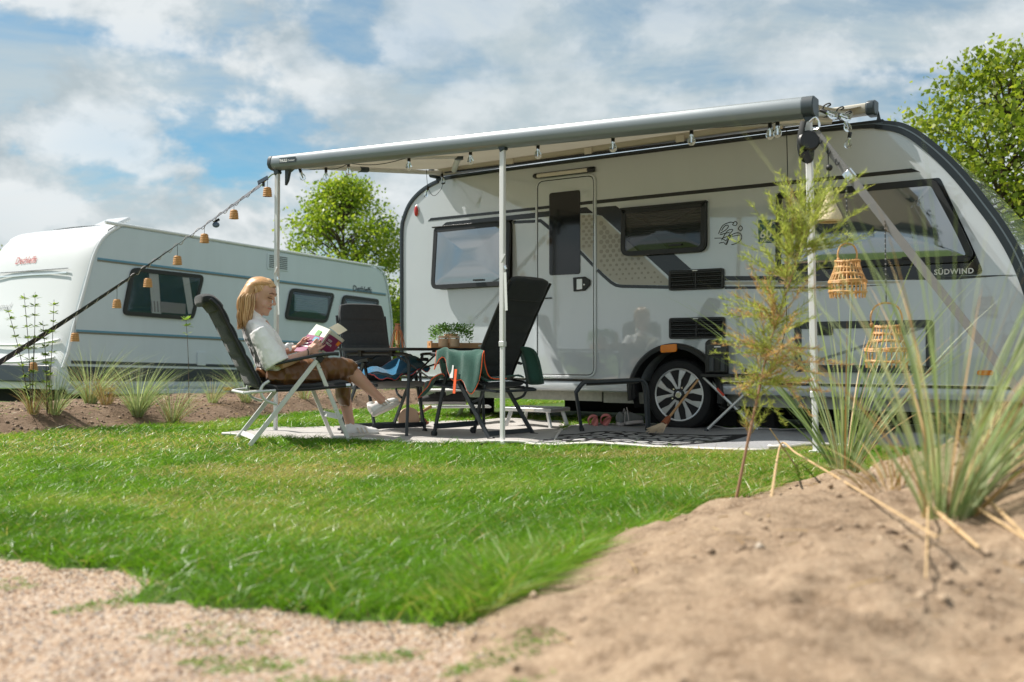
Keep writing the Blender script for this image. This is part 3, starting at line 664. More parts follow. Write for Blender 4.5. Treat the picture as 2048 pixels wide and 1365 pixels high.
    for t, u, ue in ((.30, c0.x + .28, c0.x + 1.15), (.72, c1.x - .28, c1.x - 1.15)):
        p = BL.lerp(BR, t * .55 if t < .5 else 1 - (1 - t) * .55) + Vector((0, .06, -.0)); q = Vector((u, -.10, c0.z - .005)); e = Vector((ue, -1.15, 2.46))
        MB().tube([q, e], .030, 10).build('folding_arm', M['alupaint'], T, smooth=True); MB().tube([e, p], .026, 10).build('folding_arm', M['alupaint'], T, smooth=True)
        MB().tube([e + Vector((0, 0, -.035)), e + Vector((0, 0, .035))], .04, 12).build('elbow', M['anthrdark'], T, smooth=True)
    # legs
    for k, (pt, pb, m, wd) in enumerate((((555, 345), (551, 872), M['alupaint'], .040), ((1005.5, 297), (1005, 881), M['polewhite'], .040), ((1617, 236), (1632, 912), M['polewhite'], .040))):
        top = A.p(*pt, EXT); bot = A.p(*pb, EXT); w = A.w(bot); top = top + Vector((0, 0, .0))
        gzb = gzf(w.x, w.y); bot = bot + (top - bot) * 0; 
        if A.w(bot).z > gzb + .0: bot = bot + (bot - top).normalized() * (A.w(bot).z - gzb)
        mid = top.lerp(bot, (.66, .66, .82)[k]); leg = MB().bar(top, mid, wd, .034, (0, 1, 0)).build('support_pole', m, T, bevel=.006)
        MB().bar(mid + Vector((0, 0, .02)), mid - Vector((0, 0, .02)), wd * 1.12, .040, (0, 1, 0)).build('pole_clamp', M['alupaint'], leg, bevel=.004)
        MB().bar(mid, bot + Vector((0, 0, .02)), wd * .82, .027, (0, 1, 0)).build('lower_pole', m, leg, bevel=.005)
        MB().prism(xz(roundpoly([(bot.x - .05, bot.z + .004), (bot.x + .05, bot.z + .004), (bot.x + .03, bot.z + .035), (bot.x - .03, bot.z + .035)], .01), bot.y - .04), (0, .08, 0)).build('pole_foot', M['alupaint'], leg, bevel=.004)
        MB().bar(top + Vector((-.012, 0, .03)), top - Vector((-.012, 0, .02)), .05, .045, (0, 1, 0)).build('pole_bracket', M['anthrdark'], leg, bevel=.004)
        if k < 2:   # perforated lashing strip with its buckle
            s = top.lerp(bot, .42) + Vector((.035, -.02, 0)); 
            MB().bar(s + Vector((.0, 0, .05)), s + Vector((.012, 0, .02)), .016, .02).build('buckle', M['chrome'], leg, bevel=.003)
            MB().bar(s, s + Vector((.012, 0, -.28)), .022, .003, (0, 1, 0)).build('lashing_strip', M['print'], leg)
            MB().bar(s + Vector((-.02, -.02, .07)), s + Vector((.015, -.02, .13)), .012, .012).build('lever', M['alupaint'], leg, bevel=.002)
    b0 = A.p(566, 350, EXT); MB().prism([b0 + Vector((a, .02, b)) for a, b in ((0, .06), (.11, .06), (.10, .045), (.05, .02), (.03, -.05), (0, -.09))], (0, .03, 0)).build('pole_catch', M['anthrdark'], T, bevel=.004)
build_awning()

# ------------------------------------------------------------------ white caravan on the left
B = Frame((-5.49, 13.1, 0), (.519, .855, -.0275))
def b2(px, py): q = B.p(px, py); return (q.x, q.z)
def build_white_caravan():
    T = thing('caravan', 'white caravan with tinted windows behind the planting bed at the left', 'caravan', B)
    prof = [(.45, 2.425), (.313, 2.405), (.15, 2.31), (.011, 2.17), (-.095, 1.96), (-.18, 1.65), (-.26, 1.355), (-.37, .98), (-.42, .72), (-.50, .48), (-.51, .19), (6.2, .16), (6.275, .7), (6.27, 1.36), (6.18, 1.823), (6.08, 2.15), (5.98, 2.31), (5.8, 2.39), (5.58, 2.41)]
    P = [Vector(p) for p in prof]
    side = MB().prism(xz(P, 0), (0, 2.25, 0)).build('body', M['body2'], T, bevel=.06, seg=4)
    # lit front shell, a little proud of the side
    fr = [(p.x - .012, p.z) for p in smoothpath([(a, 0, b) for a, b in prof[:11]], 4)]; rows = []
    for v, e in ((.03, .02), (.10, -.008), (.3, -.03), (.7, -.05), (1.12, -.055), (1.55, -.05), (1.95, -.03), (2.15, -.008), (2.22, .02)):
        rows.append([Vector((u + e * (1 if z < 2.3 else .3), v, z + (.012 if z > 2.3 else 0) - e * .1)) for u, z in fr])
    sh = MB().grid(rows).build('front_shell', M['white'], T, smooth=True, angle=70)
    roof = MB().grid([[Vector((u, v, 2.418 + .05 * math.sin(math.pi * v / 2.25) - (.0 if u < 5 else .02))) for u in np.linspace(.40, 5.7, 12)] for v in np.linspace(.03, 2.2, 8)]).build('roof', M['white'], T, smooth=True)
    # edge profile, trim lines
    e0 = [Vector((p[0], 0, p[1])) for p in prof]; e0 = e0[::-1]; e0 = smoothpath(e0[:-10] + [e0[-1]] if False else [Vector((a, -.004, b)) for a, b in prof[18:19] + prof[0:10]], 4)
    MB().tube([p + Vector((.02, 0, -.01)) for p in e0], .022, 8).build('edge_profile', M['white'], T, smooth=True)
    ln = [Vector((a, -.004, b)) for a, b in [(.5, 2.415), (5.58, 2.40), (5.8, 2.38), (5.96, 2.30), (6.06, 2.14), (6.16, 1.82), (6.25, 1.36), (6.255, .7)]]
    MB().tube(smoothpath(ln, 4), .016, 6).build('edge_profile', M['body2'], T, smooth=True)
    blu = pm('blue_foil', (.11, .27, .38), .3, var=.05); gold = pm('khaki_foil', (.17, .16, .12), .35, var=.05)
    for z, u0, u1 in ((1.905, -.02, 6.05), (.94, -.30, 6.2)):
        o = MB().box((u0, -.006, z), (u1, 0.001, z + .026)).build('trim_line', blu, T); MB().box((u0, -.008, z - .022), (u1, 0.001, z - .002)).build('trim_edge', gold, T)
    dk = pm('dark_blue_foil', (.030, .040, .052), .35, var=.08)
    MB().prism(xz([(-.36, .565), (6.2, .545), (6.2, .50), (-.36, .525)], -.006), (0, .006, 0)).build('stripe', dk, T)
    MB().prism(xz([(-.42, .49), (6.2, .475), (6.2, .30), (-.36, .30)], -.006), (0, .006, 0)).build('stripe', dk, T)
    lettering('lettering', 'NOMAD', pm('faint_print', (.06, .07, .08), .4), T, (.45, -.007, .36), (1, 0, 0), (0, 0, 1), .09, .001, .01, .2)
    MB().prism(xz([(-.42, .20), (6.2, .16), (6.2, .10), (-.38, .13)], -.010), (0, .05, 0)).build('side_skirt', M['body2'], T, bevel=.01)
    # windows
    def win(pts, blind):
        o = roundpoly(pts, .10, 6); i = inset2(o, .055)
        w = MB().ring(xz(o, -.03), xz(i, -.03), (0, .03, 0)).build('window', M['blackplastic'], T, bevel=.008)
        n = len(i); c = sum(i, Vector((0, 0))) / n; g = MB(); g.loft([[Vector((c.x + (p.x - c.x) * t, -.026 - .012 * (1 - t ** 3), c.y + (p.y - c.y) * t)) for p in i] for t in (1, .9, .7, .35)], cap=False); g.f.append(tuple(range(3 * n, 4 * n)))
        g.build('pane', M['glassB'], w, smooth=True, angle=60)
        MB().prism(xz(o, -.002), (0, .001, 0)).build('window_backing', pm('cabin_dark', (.012, .03, .04), .8), w)
        x0, x1 = min(p[0] for p in pts), max(p[0] for p in pts); z0, z1 = min(p[1] for p in pts), max(p[1] for p in pts)
        if blind == 'blind':
            rows = []; z = z1 - .10; k = 0
            while z > z0 + .16: rows.append([Vector((x0 + .22, -.006 - .006 * (k % 2), z)), Vector((x1 - .16, -.006 - .006 * (k % 2), z))]); z -= .018; k += 1
            MB().grid(rows).build('blind', M['blindb'], w)
        else:
            for a, b_ in (((.80, 1.80), (1.02, 1.25)), ((1.38, 1.80), (1.50, 1.28))):
                rows = [[Vector((a[0] + (b_[0] - a[0]) * t * (.3 if a[0] < 1 else 1) + .010 * s_ + (.06 if a[0] > 1 else .10) * s_ / 6, -.006 - .004 * (s_ % 2), a[1] + (b_[1] - a[1]) * t)) for s_ in range(7)] for t in np.linspace(0, 1, 8)]
                MB().grid(rows).build('curtain', M['print'], w)
            MB().box((.85, -.008, 1.27), (1.45, -.004, 1.42)).build('cushion', pm('cushion', (.40, .36, .36), .8, var=.1), w)
    win([(.376, 1.195), (1.587, 1.19), (1.77, 1.864), (.507, 1.858)], 'curtain')
    win([(3.447, 1.308), (4.448, 1.296), (4.635, 1.818), (3.568, 1.828)], 'blind')
    win([(4.74, 1.30), (5.68, 1.29), (5.85, 1.805), (4.855, 1.815)], 'blind')
    # fridge vent, socket, lamps, wheel
    v = MB().prism(xz(roundpoly([(3.04, 2.08), (3.52, 2.09), (3.52, 2.35), (3.04, 2.34)], .02), -.012), (0, .012, 0)).build('vent_grille', M['body2'], T, bevel=.004)
    for k in range(7): MB().box((3.08, -.016, 2.115 + .030 * k), (3.48, -.011, 2.129 + .030 * k)).build('slat', M['greyplastic'], v)
    q = b2(402, 718); MB().prism(xz(roundpoly([(q[0] - .08, q[1] - .10), (q[0] + .08, q[1] - .10), (q[0] + .08, q[1] + .10), (q[0] - .08, q[1] + .10)], .02), -.02), (0, .02, 0)).build('socket_flap', M['body2'], T, bevel=.004)
    for px in (215, 455, 725):
        q = b2(px, 779); MB().box((q[0] - .09, -.03, .165), (q[0] + .09, 0, .215)).build('marker_lamp', M['amber'], T, bevel=.006)
    MB().box((-.3, .1, .0), (6.0, 2.2, .16)).build('floor_underside', M['under'], T)
    Wc = (b2(512, 785)[0] + .25, .22)
    MB().lathe([(.0, -.1), (.2, -.1), (.30, -.02), (.31, -.06), (.31, -.2), (0, -.2)], (Wc[0], .04, Wc[1]), 28, R3('X', 90)).build('wheel', M['rubber'], T, smooth=True)
    MB().grid([[Vector((Wc[0] + r * math.cos(a), y, Wc[1] + r * math.sin(a))) for r, y in ((.45, 0), (.44, -.035), (.40, -.04), (.375, -.01))] for a in np.linspace(-.2, math.pi + .2, 24)]).build('wheel_arch', M['body2'], T, smooth=True)
    MB().prism(xz([(Wc[0] + .38 * math.cos(a), Wc[1] + .38 * math.sin(a)) for a in np.linspace(-.15, math.pi + .15, 20)], -.008), (0, .007, 0)).build('wheel_housing', M['under'], T)
    MB().lathe([(0, -.02), (.19, -.02), (.205, .0), (.2, -.03)], (Wc[0], -.01, Wc[1]), 28, R3('X', 90)).build('wheel_trim', M['chrome'], T, smooth=True)
    # lettering
    lettering('lettering', 'Dethleffs', pm('navy_print', (.02, .035, .05), .4), T, (5.12, -.006, 1.905), (1, 0, 0), (0, 0, 1), .10, .002, .014, .12, width=.52)
    n = Vector((-.605, 0, -.165)).normalized()
    def fp(s, z): 
        u = np.interp(z, [p[1] for p in prof[:11]][::-1], [p[0] for p in prof[:11]][::-1]); return Vector((u - .082 - .012 * math.sin(math.pi * s / 2.25), s, z))
    lettering('lettering', 'Dethleffs', pm('red_print', (.50, .10, .09), .4), sh, fp(1.55, 1.90), (0, -1, 0), (.165, 0, .6), .10, -.012, .004, .12, width=.47)
    lettering('lettering', 'Nomad', pm('grey_print', (.45, .46, .47), .4), sh, fp(1.80, 1.26), (0, -1, 0), (.165, 0, .6), .10, -.012, .0, .2, width=.45)
    for z, dz, mm in ((1.72, .018, M['body2']), (1.78, .010, M['greyplastic'])):
        MB().prism([fp(.32, z) + Vector((.01, 0, 0)), fp(2.05, z) + Vector((.01, 0, 0)), fp(2.05, z + dz) + Vector((.01, 0, 0)), fp(.32, z + dz) + Vector((.01, 0, 0))], (-.012, 0, -.003)).build('front_seam', mm, sh)
    # low moulding of the front locker
    for z in (.78, .55):
        MB().tube(smoothpath([fp(.12, z + .05) + Vector((.03, 0, 0)), fp(.5, z) , fp(1.12, z - .02) + Vector((-.02, 0, 0)), fp(1.7, z), fp(2.1, z + .04) + Vector((.03, 0, 0))], 6), .02, 6).build('moulding', M['white'], sh, smooth=True)
    MB().prism([fp(.1, .50) , fp(2.1, .50), fp(2.1, .28), fp(.1, .28)], (-.03, 0, 0)).build('front_bumper', dk, sh, bevel=.02)
    # roof hatch standing open, aerial dome
    hb = B.p(262, 447, .9); hR = R3('Y', -28)
    hatch = MB().box((.55, .70, 2.50), (1.05, 1.2, 2.56), hR).build('roof_hatch', pm('smoked_dome', (.62, .64, .66), .25, var=.04, coat=.4), T, bevel=.02)
    MB().prism([(.55, .65, 2.43), (1.1, .65, 2.43), (1.1, 1.25, 2.43), (.55, 1.25, 2.43)], (0, 0, .05)).build('hatch_frame', M['white'], T, bevel=.01)
    MB().ell((2.75, .8, 2.44), (.75, .45, .11)).build('roof_dome', M['white'], T, smooth=True)
M['glassB'] = pm('blue_tinted_acrylic', (.012, .060, .090), .05, spec=1.0, ior=1.6, var=.1, coat=.4, alpha=.42)
build_white_caravan()
# ------------------------------------------------------------------ more materials
M['cushion'] = pm('charcoal_mesh_cloth', (.016, .019, .021), .85, var=.25, vscale=40, bump=.25, bscale=300, sheen=.15)
M['cushion2'] = pm('slate_mesh_cloth', (.030, .036, .042), .85, var=.2, vscale=40, bump=.2, bscale=300, sheen=.3)
M['sling'] = pm('grey_sling', (.17, .17, .165), .8, var=.12, vscale=30, bump=.2, bscale=250)
M['frame'] = pm('anthracite_tube', (.030, .037, .043), .42, metal=.2, var=.1)
M['arm'] = pm('arm_plastic', (.022, .027, .032), .5, var=.1, bump=.05, bscale=300)
M['skin'] = pm('skin', (.62, .36, .27), .5, var=.06, vscale=14, sub=.25, spec=.35)
M['lip'] = pm('lips', (.50, .16, .13), .4, var=.05)
M['hair'] = pm('strawberry_blond_hair', (.50, .27, .11), .42, var=.35, vscale=55, spec=.5, sheen=.2)
def _hairs():
    m = bpy.data.materials.new('blond_strands'); m.use_nodes = True; t = m.node_tree; b = t.nodes['Principled BSDF']; a = nd(t, 'ShaderNodeAttribute', attribute_name='tone'); r = nd(t, 'ShaderNodeValToRGB'); e = r.color_ramp.elements
    e[0].color = (.34, .15, .05, 1); e[1].color = (.86, .62, .36, 1); q = e.new(.5); q.color = (.62, .35, .15, 1); t.links.new(a.outputs['Fac'], r.inputs[0]); t.links.new(r.outputs[0], b.inputs[0]); b.inputs['Roughness'].default_value = .38; b.inputs['Sheen Weight'].default_value = .2; return m
M['hairs'] = _hairs()
M['brow'] = pm('brow_hair', (.20, .10, .05), .7)
M['linen'] = pm('white_linen', (.88, .87, .86), .8, var=.03, vscale=18, bump=.25, bscale=26, sheen=.2)
M['satin'] = pm('brown_satin', (.165, .070, .022), .34, var=.18, vscale=9, bump=.25, bscale=14, sheen=.2)
M['shoewhite'] = pm('white_leather', (.80, .79, .78), .5, var=.03, bump=.05, bscale=120)
M['sole'] = pm('cream_rubber', (.62, .58, .52), .7, var=.06, vscale=30, bump=.3, bscale=140)
M['shoestripe'] = pm('beige_leather', (.62, .55, .46), .6, var=.05)
M['wood'] = pm('pine_wood', (.42, .24, .11), .5, var=.25, vscale=10, bump=.05)
M['bamboo'] = pm('bamboo_top', (.50, .30, .15), .45, var=.14, vscale=8)
M['copper'] = pm('copper_wire', (.42, .19, .11), .35, metal=.7, var=.08)
M['pot'] = pm('kraft_pot', (.55, .38, .24), .6, var=.06)
M['rattan'] = pm('rattan', (.62, .35, .13), .55, var=.22, vscale=45, bump=.15, bscale=120)
M['rattandark'] = pm('rattan_dark', (.48, .24, .08), .55, var=.22, vscale=60, bump=.15, bscale=120)
M['bluetowel'] = pm('blue_terry', (.006, .135, .27), .95, var=.15, vscale=20, bump=.5, bscale=160, sheen=.4)
M['greentowel'] = pm('green_terry', (.030, .095, .075), .95, var=.15, vscale=20, bump=.5, bscale=160, sheen=.4)
M['pinkhem'] = pm('pink_hem', (.70, .13, .14), .8); M['orangehem'] = pm('orange_hem', (.85, .12, .03), .8)
M['pink'] = pm('pink_foam', (.58, .19, .18), .6, var=.06); M['greymesh'] = pm('grey_knit', (.16, .17, .165), .85, var=.2, vscale=40, bump=.3, bscale=200)
M['greysole'] = pm('pale_midsole', (.50, .46, .45), .7, var=.08); M['brownleather'] = pm('brown_leather', (.25, .07, .025), .5, var=.15)
M['clearglass'] = pm('clear_glass', (.92, .95, .95), .04, var=0, trans=1.0, ior=1.2)
M['strap'] = pm('grey_webbing', (.23, .23, .235), .8, var=.08, vscale=30, bump=.3, bscale=220)
M['strapdark'] = pm('blue_black_webbing', (.035, .045, .065), .7, var=.1, bump=.3, bscale=220)
M['cable'] = pm('cable', (.010, .012, .012), .5); M['cream'] = pm('paper_mache', (.66, .56, .36), .75, var=.16, vscale=60, bump=.4, bscale=90)

# ------------------------------------------------------------------ folding recliner chairs
def sect(c, n, w, t, k=16, e=3.0):
    """rounded rectangle across y, thickness along n"""
    out = []
    for i in range(k):
        a = 2 * math.pi * i / k; ca, sa = math.cos(a), math.sin(a)
        out.append(c + Vector((0, 1, 0)) * (w / 2) * math.copysign(abs(ca) ** (2 / e), ca) + n * (t / 2) * math.copysign(abs(sa) ** (2 / e), sa))
    return out
def pad(path, wf, tf, n=40, e=3.2):
    P = smoothpath([(x, 0, z) for x, z in path], 12); L = [0]
    for a, b in zip(P, P[1:]): L.append(L[-1] + (b - a).length)
    rings = []
    for i in range(n + 1):
        s = L[-1] * i / n; j = max(k for k in range(len(L)) if L[k] <= s + 1e-9); j = min(j, len(P) - 2)
        f = (s - L[j]) / (L[j + 1] - L[j]); c = P[j].lerp(P[j + 1], f); d = (P[j + 1] - P[j]).normalized(); nn = Vector((-d.z, 0, d.x))
        rings.append(sect(c, nn, wf(i / n), tf(i / n), 20, e))
    return MB().loft(rings)
def endround(t, a=.04): return math.sqrt(max(0.0, 1 - max(0, (a - min(t, 1 - t)) / a) ** 2)) * .999 + .001
def make_chair(label, frame, mf, mc, back, wheels, apex=(.513, .643), foot=.752, W=.54, seatpath=None, ms=None, group=None, marm=None, lw=.030):
    T = thing('folding_chair', label, 'chair', frame, group=group); h = W / 2; ms = ms or mc; ap = Vector((apex[0], 0, apex[1]))
    for s in (-1, 1):
        y = s * h
        lg = MB().bar((apex[0], y, apex[1]), (.0, y, .0), .018, .034 if lw > .028 else .03, (1, 0, .6)).build('leg', mf, T, bevel=.003)
        l2 = MB().bar((apex[0] - .02, y - s * .022, apex[1] - .02), (foot, y - s * .022, .0), .018, lw, (1, 0, .3)).build('leg', mf, T, bevel=.003)
        for t in (.12, .34, .62): q = Vector((apex[0], y, apex[1])).lerp(Vector((foot, y, 0)), t); MB().ell((q.x - .015, y + s * .002 - s * .022, q.z), (.006, .014, .006)).build('rivet', M['chrome'] if not wheels else M['blackplastic'], l2)
        if wheels:
            MB().lathe([(0, -.012), (.026, -.012), (.028, 0), (.026, .012), (0, .012)], (foot, y - s * .03, .026), 16, R3('X', 90)).build('foot_roller', M['blackplastic'], l2, smooth=True)
            MB().box((-.028, y - .014, 0), (.022, y + .014, .035)).build('foot_cap', M['blackplastic'], lg, bevel=.006)
        # arm: long pad with rounded front
        am = [Vector((apex[0] - .36, y + s * .01, apex[1] - .055)), Vector((apex[0] - .2, y + s * .012, apex[1] - .02)), Vector((apex[0], y + s * .012, apex[1] + .018)), Vector((apex[0] + .11, y + s * .01, apex[1] + .028)), Vector((apex[0] + .145, y + s * .01, apex[1] + .026))]
        P = smoothpath(am, 6); rr = []
        for i, p in enumerate(P):
            t = i / (len(P) - 1); wd = .056 * endround(t, .07) * (.75 + .25 * t); hg = .030 * endround(t, .05) * (.7 + .4 * t)
            rr.append([p + Vector((0, math.copysign(abs(math.cos(a)) ** .7, math.cos(a)) * wd / 2, math.copysign(abs(math.sin(a)) ** .7, math.sin(a)) * hg / 2 + .0)) for a in [2 * math.pi * k / 16 for k in range(16)]])
        MB().loft(rr).build('armrest', marm or M['arm'], T, smooth=True)
        MB().bar((apex[0] - .01, y, apex[1] - .03), (apex[0] + .02, y, apex[1] + .01), .03, .05).build('arm_bracket', M['blackplastic'], T, bevel=.005)
        # seat rail and back tube
        sr = MB().tube([(.10, y * .93, .40), (.45, y * .93, .405), (foot + .02, y * .93, .432)], .013, 8).build('seat_rail', M['blackplastic'] if not wheels else mf, T, smooth=True)
        MB().tube([(foot - .03, y * .93, .429), (foot + .005, y * .93, .431)], .0155, 10).build('rail_sleeve', M['chrome'] if not wheels else M['blackplastic'], sr, smooth=True)
        MB().tube(smoothpath([(x - .012, y * .93, z) for x, z in back[:-1]], 5), .012, 8).build('back_tube', M['blackplastic'], T, smooth=True)
        MB().tube(smoothpath([(back[0][0] + .06, y * .96, .47), (.10, y * .98, .44), (.085, y * .98, .39), (.12, y * .98, .33), (.20, y * .97, .30)], 5), .011, 8).build('hinge_bracket', mf, T, smooth=True)
    MB().bar((.045, -h, .055), (.045, h, .055), .010, .040, (.6, 0, 1)).build('crossbar', mf, T, bevel=.003)
    MB().bar((foot - .065, -h, .19), (foot - .065, h, .19), .010, .042, (.3, 0, 1)).build('crossbar', mf, T, bevel=.003) if not wheels else MB().bar((foot - .03, -h, .085), (foot - .03, h, .085), .010, .045, (.2, 0, 1)).build('crossbar', mf, T, bevel=.003)
    MB().tube([(-.03, -h * .9, .385), (.02, -h, .392), (.19, -h, .40)], .011, 8).tube([(-.03, h * .9, .385), (.02, h, .392), (.19, h, .40)], .011, 8).tube([(-.03, -h * .9, .385), (-.03, h * .9, .385)], .011, 8).build('rear_loop', mf, T, smooth=True)
    sp = seatpath or [(.09, .435), (.25, .415), (.5, .425), (foot + .01, .447)]
    wS = W - .05
    MB().__class__ ; pad(sp, lambda t: wS * (.97 + .03 * endround(t, .05)), lambda t: .05 * endround(t, .04) * (.80 + .20 * abs(math.sin(t * math.pi * 5)) ** .6), 50).build('seat', ms, T, smooth=True)
    wB = W - .06
    MB().__class__ ; pad(back, lambda t: wB * (1 if t < .8 else 1 - .12 * ((t - .8) / .2) ** 2) * endround(t, .03), lambda t: (.080 if t < .78 else .090) * endround(t, .035) * ((.62 + .38 * abs(math.sin(min(t, .80) / .80 * math.pi * 5)) ** .6) if t < .80 else 1.0), 90).build('backrest', mc, T, smooth=True)
    return T
def fr_yaw(x, y, fx, fy):
    z = gzf(x, y); return Frame((x, y, z), (fx, fy, 0))
C1 = Frame((-1.895, 7.2, gzf(-1.895, 7.2)), (.905, .426, 0)); C1.o += C1.y * .295
make_chair('black padded recliner with silver frame that the woman sits in', C1, M['alupaint'], M['cushion'],
           [(.085, .425), (.055, .50), (-.02, .64), (-.10, .80), (-.165, .93), (-.205, 1.005), (-.262, 1.062), (-.335, 1.055)], False)
C2 = fr_yaw(-1.12 - .35 * .57, 8.74 + .35 * .82, .57, -.82)
make_chair('slate grey padded chair behind the table with a blue towel on it', C2, M['frame'], M['cushion2'],
           [(.10, .43), (.06, .52), (-.01, .70), (-.06, .88), (-.10, 1.04), (-.125, 1.155)], True, (.47, .62), .66, .52, ms=M['sling'])
C3 = fr_yaw(-.235 + .33 * .75, 8.09 - .33 * .66, -.75, .66)
make_chair('black upright chair with its back to the lawn beside the middle pole', C3, M['frame'], M['cushion'],
           [(.25, .455), (.235, .52), (.12, .74), (.0, .96), (-.10, 1.13), (-.165, 1.235), (-.185, 1.275)], True, (.50, .645), .66, .52)

from mathutils import noise as mnoise
# ------------------------------------------------------------------ person
def solidify_union(name, mb, mat, parent, voxel=.006, smooth=6, disp=None):
    me = mb.mesh(name + '_raw'); bm = bmesh.new(); bm.from_mesh(me); bmesh.ops.recalc_face_normals(bm, faces=bm.faces); bm.to_mesh(me); bm.free()
    tmp = bpy.data.objects.new('tmp', me); COL.objects.link(tmp)
    r = tmp.modifiers.new('r', 'REMESH'); r.mode = 'VOXEL'; r.voxel_size = voxel
    s = tmp.modifiers.new('s', 'SMOOTH'); s.iterations = smooth; s.factor = .5
    dg = bpy.context.evaluated_depsgraph_get(); out = bpy.data.meshes.new_from_object(tmp.evaluated_get(dg)); bpy.data.objects.remove(tmp)
    if disp:
        nrm = [v.normal.copy() for v in out.vertices]
        for v, n in zip(out.vertices, nrm): v.co += n * disp(v.co)
    out.materials.clear(); out.materials.append(mat); out.name = name
    for p in out.polygons: p.use_smooth = True
    o = bpy.data.objects.new(name, out); COL.objects.link(o); o.parent = parent; return o
def cp(px, py, y): return C1.p(px, py, y)
def shoe_mesh(L=.275, w=.048, ankle=.085, toe=.052):
    up = MB(); rings = []; n = 16
    S = [(0.0, .55, .30, .95), (.03, .78, .02, 1.0), (.10, .90, 0, 1.05), (.22, .92, 0, 1.02), (.36, .88, 0, .98), (.5, .95, 0, .86), (.65, 1.05, 0, .70), (.8, 1.05, 0, .60), (.9, .92, 0, .54), (.97, .65, .04, .42), (1.0, .25, .12, .30)]
    for s, hw, lo, hi in S:
        x = s * L; r = []
        for k in range(n):
            a = 2 * math.pi * k / n; ca, sa = math.cos(a), math.sin(a)
            r.append(Vector((x, math.copysign(abs(ca) ** .75, ca) * w * hw * (1 if sa < .2 else 1 - .35 * sa * (1 if s < .6 else .6)), .022 + (ankle * hi - .0) * (.5 + .5 * math.copysign(abs(sa) ** .8, sa)))))
        rings.append(r)
    up.loft(rings); sole = MB(); o = []
    for k in range(28):
        a = 2 * math.pi * k / 28; x = L * (.5 + .515 * math.cos(a)); hw = np.interp(x / L, [0, .1, .35, .7, .9, 1], [.75, .93, .88, 1.08, .98, .7]); o.append((x, math.copysign(abs(math.sin(a)) ** .7, math.sin(a)) * w * 1.06 * hw))
    sole.prism([Vector((x, y, 0)) for x, y in o], (0, 0, .030)); return up, sole
def place(mb, Mx):
    q = MB(); q.v = [tuple(Mx @ Vector(v)) for v in mb.v]; q.f = mb.f; return q
def basis(o, x, up):
    x = Vector(x).normalized(); u = Vector(up); y = u.cross(x).normalized(); z = x.cross(y)
    m = Matrix.Identity(4)
    for i, a in enumerate((x, y, z)):
        for j in range(3): m[j][i] = a[j]
    m.translation = Vector(o); return m
